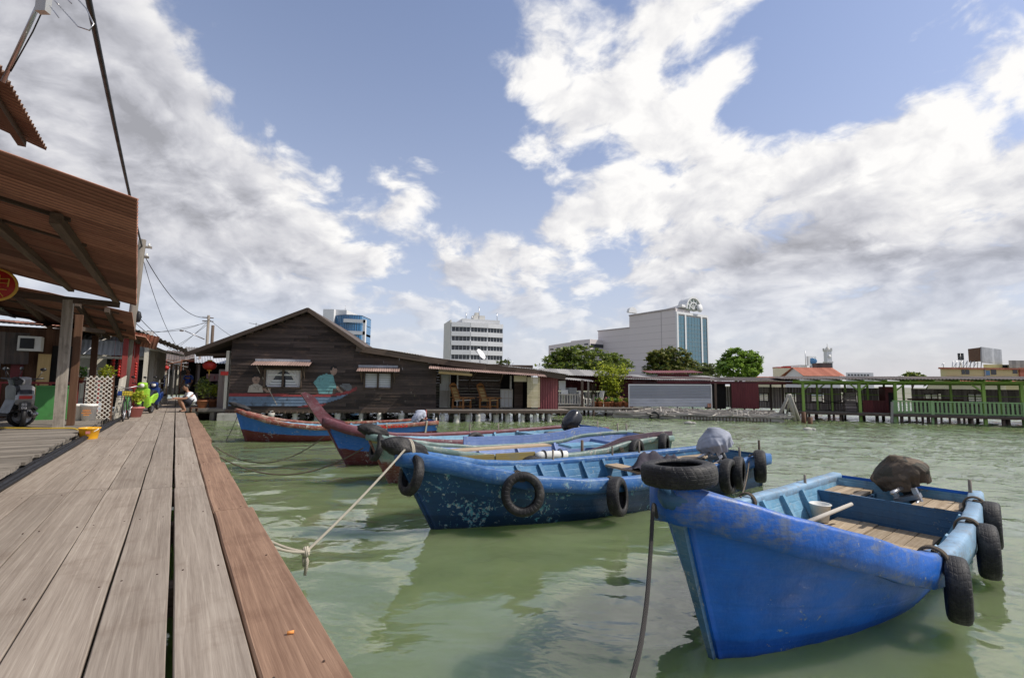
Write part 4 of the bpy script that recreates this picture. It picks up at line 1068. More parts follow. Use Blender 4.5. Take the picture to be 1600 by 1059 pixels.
def awning2():
    root = thing('awning', 'drooping brown corrugated awning behind the big rusty one, on brown posts', 'awning', J(17, -2, 0))
    q = JB()
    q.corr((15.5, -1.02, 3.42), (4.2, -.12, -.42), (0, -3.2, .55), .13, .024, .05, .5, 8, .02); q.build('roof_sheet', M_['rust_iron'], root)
    z = lambda u, v: 3.42-.1*(u-15.5)+.17*(-v-1.05)
    for v in (-1.5, -2.05, -3.2): mesh_of('purlin', 'dark_timber', root, lambda q: q.bar((15.3, v, z(15.3, v)-.10), (19.8, v, z(19.8, v)-.10), .09, .11))
    for u in (15.8, 17, 18.2, 19.3): mesh_of('rafter', 'dark_timber', root, lambda q: q.bar((u, -1.3, z(u, -1.3)-.035), (u, -4, z(u, -4)-.035), .06, .045))
    mesh_of('post', 'brown_timber', root, lambda q: q.bar((15.0, -1.93, RAISED), (15.0, -1.95, 3.22), .15, .13))
    mesh_of('post', 'brown_timber', root, lambda q: q.bar((19.5, -2.10, RAISED), (19.5, -2.12, 3.05), .16, .15))
    mesh_of('post', 'dark_timber', root, lambda q: q.bar((19.5, -4.0, RAISED), (19.5, -4.0, 3.2), .14, .14))
    mesh_of('brace', 'dark_timber', root, lambda q: q.bar((15.05, -1.98, 2.9), (17.6, -1.75, 3.05), .08, .10))
    q = JB(); q.corr((15.3, -3.9, 3.75), (4.2, 0, -.3), (0, -2.6, .8), .2, .03, 0, .2, 6); q.build('upper_roof_sheet', M_['dirty_zinc'], root)
awning2()
def awning3():
    root = thing('awning', 'short rusty awning on red posts beside the lattice screen', 'awning', J(21.5, -1.5, 0))
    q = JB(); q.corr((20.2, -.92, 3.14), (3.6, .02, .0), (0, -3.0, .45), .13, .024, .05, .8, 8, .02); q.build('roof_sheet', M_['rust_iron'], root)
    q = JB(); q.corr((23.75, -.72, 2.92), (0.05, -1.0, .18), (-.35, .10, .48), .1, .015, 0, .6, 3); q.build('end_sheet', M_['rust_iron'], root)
    for v in (-1.25, -2.2): mesh_of('purlin', 'dark_timber', root, lambda q: q.bar((20, v, 3.11+.15*(-v-1)), (23.9, v, 3.11+.15*(-v-1)), .09, .11))
    for (u, v) in ((20.65, -1.45), (22.3, -1.38), (23.6, -1.30)): mesh_of('post', 'red_timber', root, lambda q: q.bar((u, v, DECK), (u, v, 3.08), .155, .14))
awning3()

# upper roof and wall of the nearest house
def near_house():
    root = thing('shop_house', 'nearest timber house on the left, its corrugated roof corner jutting into the sky', 'house', J(5, -4, 0))
    q = JB(); q.corr((2.5, -1.68, 4.92), (6.55, 0, 0), (0, -4.4, 1.5), .105, .024, 0, .2, 6); q.build('roof', M_['brown_iron'], root)
    for v in (-1.9, -3.2): mesh_of('purlin', 'dark_timber', root, lambda q: q.bar((2.5, v, 4.87+.34*(-v-1.68)-.06), (8.9, v, 4.87+.34*(-v-1.68)-.06), .08, .09))
    q = JB()
    for k in range(26):
        z = RAISED+.17*k; q.box((5.4, -4.35+.01*(k % 2), z+.08), (6.8, .03, .165))
    q.build('wall', M_['dark_timber'], root)
    mesh_of('end_wall', 'dark_timber', root, lambda q: [q.box((8.8, -5.2, RAISED+.17*k+.08), (.03, 1.75, .165)) for k in range(26)])
near_house()
# television aerial above that roof
def aerial():
    a = at(12, 112, 4.6); b = at(78, -30, 4.3)
    root = thing('tv_aerial', 'metal television aerial on a leaning pole above the nearest roof', 'aerial', a)
    MB().tube([a-(b-a)*.12, b], .020, 8).build('pole', M_['steel'], root)
    MB().tube([a+Vector((.03, 0, 0)), a.lerp(b, .5)+Vector((.05, 0, -.05)), b+Vector((.03, 0, -.1))], .006, 6).build('cable', M_['cable_black'], root)
    c = at(68, 8, 4.32); q = MB(); q.box(c, (.10, .06, .16)); q.build('junction_box', M_['grey_paint'], root)
    d = at(140, 48, 4.1); e = at(100, -10, 4.2); f = at(146, 38, 4.1)
    MB().tube([at(84, 0, 4.25), at(122, 42, 4.12), d, f, at(135, 14, 4.14), at(102, -22, 4.2)], .006, 6).build('loop_element', M_['steel'], root)
    for (x, y, x2, y2) in ((78, 10, 92, 28), (82, -2, 92, 8), (100, -5, 112, 6)): MB().tube([at(x, y, 4.25), at(x2, y2, 4.2)], .005, 6).build('rod_element', M_['steel'], root)
aerial()

# facades seen between the posts
def facade_a():
    root = thing('shop_house', 'brown boarded house front with zinc strip and window unit behind the motorbike', 'house', J(18.6, -3.8, 0))
    q = JB()
    for k in range(14): q.box((18.7, -5.0+.19*k+.09, RAISED+1.25), (.04, .186, 2.5))
    q.build('wall', M_['brown_timber'], root)
    q = JB(); q.corr((18.62, -4.45, RAISED), (0, .52, 0), (0, 0, 1.55), .13, .025, 0, .4, 3); q.build('zinc_panel', M_['zinc'], root)
    q = JB(); q.corr((18.25, -4.35, 2.95), (0, 1.0, .0), (.15, 0, -.85), .17, .022, 0, .9, 3); q.build('hanging_sheet', M_['tile_roof'], root)
    mesh_of('plaque', 'dark_red_iron', root, lambda q: q.box((18.6, -3.6, 1.98), (.03, .24, .62)))
    mesh_of('leaning_board', 'bamboo', root, lambda q: q.box((18.5, -3.05, 1.75), (.03, .26, 1.3)))
    a = JB(); a.box((18.3, -3.32, 2.66), (.34, .46, .40)); ao = a.build('window_unit', M_['white_paint'], root)
    g = JB(); g.box((18.12, -3.36, 2.66), (.012, .28, .28)); g.build('grille', M_['black_metal'], ao)
    mesh_of('dark_doorway', 'dark_interior', root, lambda q: q.box((18.66, -2.72, 1.65), (.03, .42, 2.0)))
    mesh_of('side_wall', 'dark_timber', root, lambda q: [q.box((21.5, -5.1, RAISED+.2*k+.1), (6, .03, .19)) for k in range(14)])
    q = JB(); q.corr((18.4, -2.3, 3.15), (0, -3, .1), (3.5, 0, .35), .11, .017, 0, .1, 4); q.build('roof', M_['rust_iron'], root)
facade_a()
tag(mesh_of('storage_box', 'green_paint', None, lambda q: (q.box((17.4, -2.62, RAISED+.42), (.5, .62, .84)), q.box((17.4, -2.62, RAISED+.86), (.55, .66, .04)))), 'green wooden cupboard standing beside the weathered post and the motorbike', 'cupboard')
def railing(label, p, q_, z0, h, mat, n, name='railing'):
    root = thing(name, label, 'railing', J(*p, 0))
    P, Q = Vector((*p, 0)), Vector((*q_, 0))
    mesh_of('top_rail', mat, root, lambda m: m.bar(P+Vector((0, 0, z0+h)), Q+Vector((0, 0, z0+h)), .06, .05))
    mesh_of('bottom_rail', mat, root, lambda m: m.bar(P+Vector((0, 0, z0+.1)), Q+Vector((0, 0, z0+.1)), .05, .05))
    for k in range(n):
        c = P.lerp(Q, k/(n-1)); mesh_of('baluster', mat, root, lambda m: m.bar(c+Vector((0, 0, z0+.1)), c+Vector((0, 0, z0+h)), .055, .04))
    return root
railing('red brown railing behind the motorbike', (17.9, -4.7), (17.9, -2.3), RAISED, .95, 'red_timber', 11)
railing('red brown railing between the brown post and the lattice screen', (19.6, -2.75), (19.6, -1.62), DECK, 1.12, 'red_timber', 8)
# lattice screen, slatted panel
def lattice():
    root = thing('lattice_screen', 'pale diamond lattice screen on the raised deck beside the paint pails', 'lattice', J(17.2, -1.6, 0))
    q = JB(); u, v0, v1, z0, z1 = 17.2, -1.98, -1.42, RAISED-.02, RAISED+1.15; st = .115
    w, h = v1-v0, z1-z0
    for sgn in (1, -1):
        c = -h
        while c < w+h:
            pts = []
            a0, a1 = (max(0, c), min(w, c+h)) if sgn > 0 else (max(0, c-h), min(w, c))
            if sgn > 0 and a1 > a0: q.bar((u, v0+a0, z0+(a0-c)), (u+.003, v0+a1, z0+(a1-c)), .012, .018)
            if sgn < 0 and a1 > a0: q.bar((u+.008, v0+a0, z0+(c-a0)), (u+.011, v0+a1, z0+(c-a1)), .012, .018)
            c += st
    q.build('lattice', M_['lattice_white'], root)
    mesh_of('frame_post', 'brown_timber', root, lambda q: q.bar((17.24, -1.42, RAISED-.05), (17.24, -1.42, RAISED+1.2), .06, .06))
    mesh_of('backing_board', 'brown_timber', root, lambda q: q.box((17.30, -1.52, RAISED+.55), (.02, .22, 1.1)))
lattice()
root = thing('slatted_panel', 'weathered pale slatted panel leaning beside the lattice screen', 'panel', J(17.9, -1.3, 0))
for k in range(6): mesh_of('slat', 'cream_timber', root, lambda q: q.bar((17.5+k*.22, -1.36+.012*k, RAISED-.06), (17.55+k*.22, -1.30+.012*k, RAISED+1.08+.02*k), .10, .022))
mesh_of('cross_rail', 'cream_timber', root, lambda q: q.bar((17.5, -1.33, RAISED+.8), (18.75, -1.27, RAISED+.8), .05, .02))
PA_ = 'paint pails beside the brown post'
for k, (u, v, r, h, l) in enumerate(((16.6, -2.04, .16, .42, 'greenish paint pail against the brown post'), (16.5, -1.79, .165, .42, 'cream paint pail with orange label beside the lattice'))):
    c = J(u, v, RAISED); root = thing('paint_pail', l, 'pail', c, 0, PA_)
    MB().lathe([(0, 0), (r*.86, 0), (r*.98, h*.86), (r*1.06, h*.87), (r*1.06, h), (r*.96, h), (r*.94, h*.8), (r*.8, .03), (0, .03)], c, seg=24).build('pail', M_['white_plastic'], root)
    if k:
        q = MB(); 
        for zz, ww in ((.26, .16), (.20, .20), (.15, .12)): q.box(c+Vector((.07, -r*.92, zz)), (ww, .012, .025), rz=.35)
        q.build('label', M_['orange_paper'], root)
# second facade further along
def facade_b():
    root = thing('shop_house', 'house front with pale zinc fascia and plank wall beyond the brown posts', 'house', J(26.3, -2.5, 0))
    q = JB()
    for k in range(16): q.box((26.5, -4.8+.16*k+.08, DECK+1.0), (.04, .155, 1.2))
    q.build('wall', M_['cream_timber'], root)
    q = JB(); q.corr((26.1, -4.9, 2.72), (0, 3.9, 0), (.25, 0, .62), .16, .025, 0, .2, 3); q.build('fascia', M_['zinc'], root)
    q = JB(); q.corr((26.3, -4.9, 3.2), (0, 3.9, 0), (3.0, 0, .9), .16, .025, 0, .2, 3); q.build('roof', M_['dirty_zinc'], root)
    mesh_of('dark_shop', 'dark_interior', root, lambda q: q.box((26.55, -1.75, 1.6), (.04, 1.4, 2.1)))
    mesh_of('beam', 'cream_timber', root, lambda q: q.bar((26.2, -4.9, 2.62), (26.2, -1.0, 2.62), .08, .10))
    mesh_of('side_wall', 'red_timber', root, lambda q: [q.box((28.5, -2.3, DECK+.22*k+.1), (4, .03, .21)) for k in range(11)])
facade_b()
# cream posts carrying an old tiled roof that overhangs the walkway
def cream_porch():
    root = thing('porch', 'cream posted porch with an old tiled roof overhanging the walkway', 'porch', J(27.5, -1, 0))
    for (u, v) in ((25.2, -1.07), (27.6, -.95), (29.6, -.90), (31.5, -.86)): mesh_of('post', 'cream_timber', root, lambda q: q.bar((u, v, DECK), (u, v, 3.2), .17, .15))
    mesh_of('beam', 'cream_timber', root, lambda q: q.bar((25.1, -1.05, 3.02), (32.0, .25, 3.05), .10, .10))
    q = JB(); q.corr((24.6, -2.2, 4.05), (0.3, 2.5, -1.0), (7.4, .2, .1), .16, .03, 0, .2, 6); q.build('roof', M_['dirty_zinc'], root)
    q = JB(); q.corr((24.6, -2.2, 4.05), (0, -2.6, -.9), (7.4, 0, .1), .16, .03, 0, .2, 6); q.build('rear_roof', M_['tile_roof'], root)
    q = JB(); q.add([(31.6, -2.8, DECK), (31.6, -.5, DECK+1.3), (31.6, -.5, 3.25), (31.6, -2.2, 4.0), (31.6, -4.6, 3.1), (31.6, -4.6, DECK)], [(0, 1, 2, 3, 4, 5)], None, .4); q.build('gable_boards', M_['cream_timber'], root)
cream_porch()
random.seed(21)
def lane_house(k, u, side, v, w, h, wall, roof, label):
    root = thing('shop_house', label, 'house', J(u, side*(v+1), 0))
    s_ = side
    mesh_of('front', wall, root, lambda q: [q.box((u+j*.2+.1, s_*v, DECK+h/2), (.19, .03, h)) for j in range(int(w/.2))])
    mesh_of('end_wall', wall, root, lambda q: [q.box((u, s_*(v+j*.2+.1), DECK+h/2), (.03, .19, h)) for j in range(14)])
    q = JB(); q.corr((u-.4, s_*(v-.75), DECK+h-.25), (w+.6, 0, 0), (0, s_*3.2, .95), .14, .022, 0, random.random(), 4); q.build('roof', M_[roof], root)
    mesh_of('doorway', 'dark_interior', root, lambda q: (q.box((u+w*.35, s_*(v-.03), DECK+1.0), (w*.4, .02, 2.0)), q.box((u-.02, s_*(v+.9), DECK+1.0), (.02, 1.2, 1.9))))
    for uu in (u+.1, u+w*.5, u+w-.1): mesh_of('post', 'cream_timber', root, lambda q: q.bar((uu, s_*(v-.55), DECK), (uu, s_*(v-.55), DECK+h-.2), .09, .09))
for args in ((0, 33, -1, 1.35, 4.0, 2.5, 'cream_timber', 'tile_roof', 'pale boarded lane house beyond the cream porch'), (1, 37.5, -1, 1.1, 4.2, 2.3, 'pier_siding', 'rust_iron', 'grey boarded lane house with rusty roof further down the walkway'),
             (2, 42, -1, .75, 5, 2.6, 'brown_timber', 'dirty_zinc', 'brown lane house closing the left of the walkway'), (3, 36, 1, 1.35, 4, 2.4, 'pier_siding', 'tile_roof', 'grey lane house on the right past the potted plants'),
             (4, 41, 1, .65, 5, 2.7, 'red_timber', 'dirty_zinc', 'red boarded lane house at the far right end of the walkway')): lane_house(*args)
root = thing('shop_house', 'house standing across the far end of the walkway', 'house', J(48, 0, 0))
mesh_of('wall', 'brown_timber', root, lambda q: [q.box((48, -3+.3*j, DECK+1.4), (.05, .29, 2.8)) for j in range(20)])
q = JB(); q.corr((47.4, -3.2, DECK+2.5), (0, 6.4, 0), (3, 0, 1.2), .18, .025, 0, .3, 3); q.build('roof', M_['tile_roof'], root)
mesh_of('doorway', 'dark_interior', root, lambda q: q.box((47.95, .1, DECK+1), (.03, 1.2, 2)))

# ---- scooters and the bicycle
def V3(x, y, z): return Vector((x, y, z))
def wheel(M, c, r, parent, w=.09, spokes=0):
    q = MB(M); q.lathe([(r*.74, -w*.42), (r*.9, -w*.5), (r, -w*.2), (r, w*.2), (r*.9, w*.5), (r*.74, w*.42)], c, Matrix.Rotation(math.pi/2, 3, 'X'), 28, closed=True)
    o = q.build('wheel', M_['rubber'], parent)
    d = MB(M)
    if spokes:
        d.lathe([(r*.72, -.012), (r*.78, -.012), (r*.78, .012), (r*.72, .012)], c, Matrix.Rotation(math.pi/2, 3, 'X'), 28, closed=True)
        for k in range(spokes):
            t = 2*math.pi*k/spokes; d.tube([Vector(c), Vector(c)+V3(math.cos(t)*r*.75, 0, math.sin(t)*r*.75)], .004, 4)
    else:
        d.lathe([(0, -.03), (r*.3, -.035), (r*.72, -.02), (r*.76, -.03), (r*.76, .03), (r*.72, .02), (r*.3, .035), (0, .03)], c, Matrix.Rotation(math.pi/2, 3, 'X'), 20)
    d.build('rim', M_['steel'], o)
def slab(M, poly, w, mat, name, parent, taper=None):
    """a side outline in x,z given a width that narrows to the rim (pillow section)"""
    q = MB(M); n = len(poly); cx = sum(p[0] for p in poly)/n; cz = sum(p[1] for p in poly)/n
    rings = []
    for (yy, k) in ((-w/2, .80), (-w*.36, .95), (-w*.15, 1.0), (w*.15, 1.0), (w*.36, .95), (w/2, .80)):
        rings.append([V3(cx+(x-cx)*k, yy, cz+(z-cz)*k) for x, z in poly])
    V = [p for r_ in rings for p in r_]; F = []
    for i in range(5):
        for j in range(n):
            j2 = (j+1) % n; F.append((i*n+j, i*n+j2, (i+1)*n+j2, (i+1)*n+j))
    F += [tuple(range(n))[::-1], tuple(5*n+j for j in range(n))]
    q.add(V, F, None, .5, False); return q.build(name, M_[mat], parent)
def scooter(label, pos, rz, mat, seatmat='black_plastic', plate=None, s=1.0):
    root = thing('scooter', label, 'scooter', pos, rz)
    M = Matrix.Translation(pos) @ Matrix.Rotation(rz, 4, 'Z') @ Matrix.Scale(s, 4)
    wheel(M, (.62, 0, .25), .25, root); wheel(M, (-.60, 0, .25), .25, root)
    slab(M, [(-.85, .62), (-.80, .74), (-.30, .70), (-.05, .58), (-.02, .36), (-.30, .34), (-.45, .42), (-.72, .50)], .30, mat, 'rear_body', root)
    slab(M, [(.30, .28), (.42, .30), (.52, .62), (.47, .92), (.38, .92), (.40, .60)], .40, mat, 'leg_shield', root)
    slab(M, [(-.10, .30), (.36, .24), (.38, .31), (-.08, .38)], .28, mat, 'floor', root)
    slab(M, [(-.82, .73), (-.70, .82), (-.35, .80), (.0, .68), (.02, .62), (-.30, .69)], .26, seatmat, 'seat', root)
    slab(M, [(.36, .46), (.52, .56), (.72, .54), (.88, .40), (.86, .36), (.70, .48), (.55, .50)], .16, mat, 'mudguard', root)
    slab(M, [(.40, .90), (.52, .92), (.56, 1.02), (.46, 1.10), (.36, 1.04)], .26, mat, 'headset', root)
    MB(M).lathe([(0, .03), (.06, .02), (.075, -.01), (.07, -.03), (0, -.03)], (.575, 0, .99), Matrix.Rotation(math.pi/2, 3, 'Y'), 16).build('headlight', M_['white_plastic'], root)
    MB(M).tube([(.36, -.33, 1.07), (.42, -.18, 1.05), (.44, 0, 1.03), (.42, .18, 1.05), (.36, .33, 1.07)], .018, 8).build('handlebar', M_['black_plastic'], root)
    for sd in (-1, 1):
        MB(M).tube([(.62, sd*.07, .25), (.46, sd*.07, .75)], .022, 8).build('fork', M_['black_metal'], root)
        q = MB(M); q.tube([(.40, sd*.22, 1.06), (.40, sd*.30, 1.24)], .007, 6); q.blob((.40, sd*.31, 1.28), (.02, .06, .04), 12, 8, 0); q.build('mirror', M_['black_plastic'], root)
        MB(M).tube([(-.25, sd*.1, .36), (-.60, sd*.11, .25)], .03, 8).build('swing_arm', M_['black_metal'], root)
    MB(M).tube([(-.05, -.16, .26), (-.45, -.17, .24), (-.85, -.18, .30)], [.03, .05, .045], 10).build('exhaust', M_['steel'], root)
    q = MB(M); q.box((-.86, 0, .66), (.03, .20, .07)); q.build('tail_light', M_['red_lacquer'], root)
    if plate:
        q = MB(M); q.box((-.84, 0, .47), (.012, .18, .16)); pl = q.build('number_plate', M_['black_plastic'], root)
        d = MB(M)
        SEG = {'B': 'abcdefg', '0': 'abcdef', '8': 'abcdefg', '9': 'abcdfg', '3': 'abcdg', '5': 'acdfg', '6': 'acdefg'}
        for r_, txt in enumerate(plate):
            for j, ch in enumerate(txt):
                y0 = .055-.045*j-(.0 if len(txt) > 2 else .01); z0 = .505-.07*r_; a, b = .026, .022
                P = {'a': ((0, b), (-a, b)), 'g': ((0, 0), (-a, 0)), 'd': ((0, -b), (-a, -b)), 'f': ((0, 0), (0, b)), 'e': ((0, -b), (0, 0)), 'b': ((-a, 0), (-a, b)), 'c': ((-a, -b), (-a, 0))}
                for sg in SEG.get(ch, 'abcdefg'):
                    (p, q0), (r0, t0) = P[sg]; d.bar((-.849, y0+p, z0+q0), (-.849, y0+r0, z0+t0), .006, .006)
        d.build('number', M_['number_white'], pl)
    return root, M
scooter('black and silver motorbike parked under the big rusty awning, seen from behind', J(15.35, -2.82, RAISED), R(138), 'grey_paint', 'black_plastic', ('B8', '88'), 1.0)
r_, M = scooter('dark motorbike half out of view at the left edge behind the silver one', J(14.6, -3.25, RAISED), R(70), 'black_plastic', 'black_plastic', None, 1.0)
scooter('lime green scooter parked facing along the walkway beside the potted plant', J(21.0, -.80, DECK), R(-68), 'lime_paint', 'black_plastic', None, 1.0)
scooter('dark blue scooter parked behind the lime green one', J(23.6, -.62, DECK), R(-62), 'navy_paint', 'black_plastic', None, 1.0)
def bicycle():
    pos = J(18.1, -1.13, DECK); rz = R(-58)
    root = thing('bicycle', 'old bicycle with a yellow and blue front plate leaning beside the slatted panel', 'bicycle', pos, rz)
    M = Matrix.Translation(pos) @ Matrix.Rotation(rz, 4, 'Z')
    wheel(M, (.52, 0, .33), .33, root, .04, 14); wheel(M, (-.52, 0, .33), .33, root, .04, 14)
    q = MB(M)
    for a, b in (((.38, 0, .80), (-.05, 0, .30)), ((-.05, 0, .30), (-.18, 0, .80)), ((-.15, 0, .72), (.38, 0, .72)), ((-.18, 0, .72), (-.52, 0, .33)), ((-.05, 0, .30), (-.52, 0, .33)), ((.38, 0, .86), (.52, 0, .33))): q.tube([a, b], .016, 8)
    q.build('frame', M_['green_paint'], root)
    MB(M).tube([(.20, -.28, .98), (.36, -.22, 1.0), (.40, 0, .94), (.36, .22, 1.0), (.20, .28, .98)], .013, 8).build('handlebar', M_['steel'], root)
    MB(M).blob((-.20, 0, .86), (.13, .08, .05), 14, 8, 0).build('saddle', M_['black_plastic'], root)
    q = MB(M); q.box((.66, .06, .80), (.01, .22, .13)); q.build('front_plate', M_['number_yellow'], root)
    q = MB(M); q.box((.66, -.10, .80), (.01, .10, .13)); q.build('blue_plate', M_['blue_paint'], root)
    q = MB(M)
    for k in range(5):
        z = .70+.055*k; q.tube([(.46, -.16, z), (.72, -.16, z), (.72, .16, z), (.46, .16, z), (.46, -.16, z)], .004, 4)
    for k in range(7): y = -.16+.32*k/6; q.tube([(.72, y, .70), (.72, y, .92)], .004, 4)
    q.build('basket', M_['black_metal'], root)
    q = MB(M); q.tube([(-.05, -.12, .20), (-.05, -.05, .30), (-.05, .05, .30), (-.05, .12, .40)], .012, 6); q.build('pedals', M_['steel'], root)
bicycle()

# ---- plants in pots
def leaf_cloud(q, c, rad, n, size, seed=0, flat=.0):
    rnd = random.Random(seed); c = Vector(c)
    for i in range(n):
        while True:
            d = Vector((rnd.uniform(-1, 1), rnd.uniform(-1, 1), rnd.uniform(-1, 1)))
            if d.length <= 1: break
        d = d*(.55+.45*rnd.random()) if d.length > .3 else d
        p = c+Vector((d.x*rad[0], d.y*rad[1], d.z*rad[2])); s = size*rnd.uniform(.6, 1.3)
        a = Vector((rnd.gauss(0, 1), rnd.gauss(0, 1), rnd.gauss(0, .5))).normalized(); b = a.cross(Vector((rnd.gauss(0, .5), rnd.gauss(0, .5), 1))).normalized()
        q.add([p-a*s, p+b*s*.45, p+a*s, p-b*s*.45], [(0, 1, 2, 3)], None, rnd.random())
def pot_plant(label, c, r, h, foliage, mat='leaf_pot', pot='terracotta_pot', seed=1, group='potted plants', flowers=False, n=260, ls=.05, stem=.2):
    c = Vector(c); root = thing('potted_plant', label, 'plant', c, 0, group)
    MB().lathe([(0, 0), (r*.68, 0), (r*.95, h*.85), (r*1.08, h*.86), (r*1.08, h), (r*.9, h), (r*.85, h*.8), (0, h*.8)], c, seg=18).build('pot', M_[pot], root)
    q = MB(); rnd = random.Random(seed)
    for k in range(5): q.tube([c+V3(0, 0, h*.8), c+V3(rnd.uniform(-.4, .4)*foliage[0], rnd.uniform(-.4, .4)*foliage[1], h+stem+foliage[2]*.5)], .008, 5)
    q.build('stem', M_['dark_timber'], root)
    q = MB(); leaf_cloud(q, c+V3(0, 0, h+stem+foliage[2]*.6), foliage, n, ls, seed); q.build('foliage', M_[mat], root)
    if flowers:
        q = MB(); leaf_cloud(q, c+V3(0, 0, h+stem+foliage[2]*.9), (foliage[0], foliage[1], foliage[2]*.6), 26, ls*.9, seed+9); q.build('flowers', M_['flower_pink'], root)
pot_plant('lime leaved plant in a pink pot beside the lime green scooter', J(19.6, -.98, DECK), .20, .32, (.30, .30, .24), 'leaf_lime', 'pink_paint', 3, n=240, ls=.07)
pot_plant('bushy plant on the railing behind the brown post', J(20.3, -2.5, 1.58), .12, .18, (.26, .26, .26), 'leaf_pot', 'terracotta_pot', 5, n=220, ls=.06, stem=0)
pot_plant('bushy plant with orange fruit on the railing above the lattice', J(20.4, -1.88, 1.55), .12, .18, (.28, .28, .30), 'leaf_lime', 'terracotta_pot', 6, n=240, ls=.06, stem=0)
for k, (u, v, r, h, f, m) in enumerate(((24.6, 1.0, .22, .34, (.34, .34, .55), 'leaf_dark'), (25.3, 1.45, .22, .32, (.30, .30, .34), 'leaf_lime'), (25.8, 1.0, .2, .3, (.35, .35, .6), 'leaf_dark'), (26.3, 1.55, .22, .34, (.3, .3, .36), 'leaf_pot'), (27.2, 1.15, .22, .34, (.3, .3, .4), 'leaf_lime'))):
    pot_plant(('tall dark plant nearest the squatting person', 'low lime plant under the red lantern', 'tall dark plant behind the squatting person', 'broad green plant beside the house wall', 'lime plant furthest back beside the lane')[k], J(u, v, DECK), r, h, f, m, 'terracotta_pot', 20+k, 'potted plants beside the mural house', n=260, ls=.07)
# red hangings
for k, (u, v, z) in enumerate(((20.9, -1.75, 2.35), (21.2, -1.62, 2.35), (22.7, -1.25, 2.3))):
    q = JB()
    for j in range(6): q.blob((u, v, z-.1*j), (.045, .045, .055), 10, 6, .2, 3, k+j)
    q.tube([(u, v, z), (u, v, z+.7)], .004, 4)
    tag(q.build('red_hanging', M_['red_lacquer']), ('string of red ornaments hanging left of the first red post', 'string of red ornaments close behind the first red post', 'string of red ornaments hanging between the red posts')[k], 'ornament', 'red ornaments under the awnings')
# round golden sign under the big awning
c = at(-9, 444, 9.6); n_ = (Vector((0, 0, 1.8))-c); n_.z = 0; rot = n_.to_track_quat('Z', 'Y').to_matrix()
root = thing('round_sign', 'round red sign with golden characters hanging under the big rusty awning', 'sign', c)
MB().lathe([(0, .02), (.33, .02), (.345, .01), (.345, -.02), (0, -.02)], c, rot, 32).build('disc', M_['red_lacquer'], root)
MB().lathe([(.30, .022), (.335, .03), (.35, .0), (.335, -.025)], c, rot, 32).build('rim', M_['gold'], root)
q = MB()
for (x0, y0, x1, y1) in ((-.2, .16, .02, .17), (-.1, .22, -.1, -.02), (-.2, .05, .0, .06), (-.19, -.03, -.02, .0), (.06, .2, .06, -.04), (.06, .12, .2, .14), (.2, .14, .19, -.03), (.06, .04, .2, .04), (-.18, -.1, .18, -.09), (-.06, -.06, -.1, -.24), (.04, -.1, .14, -.24), (-.1, -.18, .1, -.17)):
    q.bar(c+rot@V3(x0, y0, .03), c+rot@V3(x1, y1, .03), .025, .012)
q.build('characters', M_['gold'], root)
MB().tube([c+V3(0, 0, .34), c+V3(0, 0, .62)], .008, 6).build('hanger', M_['black_metal'], root)

# ---- poles and wires
def pole(label, a, b, r, extra=None):
    root = thing('utility_pole', label, 'pole', a)
    MB().tube([a, b], [r, r*.8], 12).build('pole', M_['grey_timber'], root)
    return root
p1b, p1t = J(21.4, -1.50, DECK), J(21.4, -1.29, 6.72)
root = pole('timber utility pole rising behind the rusty awnings on the left', p1b, p1t, .14)
for z, w in ((.90, .5), (.96, .6)):
    c = p1b.lerp(p1t, z); MB().bar(c-JV*w*.4, c+JV*w*.5, .07, .07).build('crossarm', M_['grey_timber'], root)
    for k in (-.3, .35): MB().lathe([(0, 0), (.035, 0), (.04, .04), (.02, .06), (.03, .10), (0, .11)], c+JV*w*k+V3(0, 0, .04), seg=10).build('insulator', M_['white_plastic'], root)
MB().blob(p1b.lerp(p1t, .55)+JV*.16, (.09, .09, .2), 12, 8, .3, 3, 2).build('cable_coil', M_['cable_black'], root)
p2b, p2t = J(32.5, 1.36, DECK), J(32.5, 1.33, 5.45)
root = pole('far utility pole with a street lamp arm behind the mural house eave', p2b, p2t, .085)
MB().tube([p2b+JU*.2+JV*.25, J(32.7, 1.58, 4.9)], .08, 10).build('side_post', M_['dark_timber'], root)
la = J(32.5, 1.2, 4.05); lb_ = J(32.2, .25, 4.45)
MB().tube([la, lb_], .03, 8).build('lamp_arm', M_['steel'], root)
MB().blob(lb_-JV*.15, (.28, .12, .06), 14, 8, 0, rot=Matrix.Rotation(R(-55), 3, 'Z')).build('lamp_head', M_['grey_paint'], root)
for z in (.93, .97): c = p2b.lerp(p2t, z); MB().bar(c-JV*.3, c+JV*.25, .05, .05).build('crossarm', M_['dark_timber'], root)
wires = [('thick black cable running overhead from the near left pole toward the camera', gp(126, -60, 5.4), p1t-V3(0, 0, .25), .10, .028),
         ('sagging wire from the left pole to the far pole', p1t-V3(0, 0, .4), p2t-V3(0, 0, .1), .75, .014),
         ('wire dropping from the left pole to the cream porch roof', p1t-V3(0, 0, .5), J(29, .0, 3.3), .4, .010),
         ('lower wire from the left pole down to the lane roofs', p1b.lerp(p1t, .58), J(31, .1, 3.2), .15, .011),
         ('second lower wire from the left pole down to the lane roofs', p1b.lerp(p1t, .53), J(30, -.1, 3.2), .12, .011),
         ('wire from the far pole down to the old tiled porch roof', p2t-V3(0, 0, .3), J(27, -1.2, 3.9), .25, .010),
         ('second wire from the far pole to the porch gable', p2t-V3(0, 0, .4), J(31.6, -2.2, 4.0), .12, .010),
         ('slack wire from the far pole to the lane house front', p2t-V3(0, 0, .5), J(34, -1.2, 3.0), .2, .010),
         ('wire from the far pole to the house across the walkway', p2t-V3(0, 0, .35), J(47, -1.5, 3.2), .3, .010),
         ('wire from the far pole to the mural house eave', p2t-V3(0, 0, .2), J(27.5, 3.0, 3.4), .1, .010)]
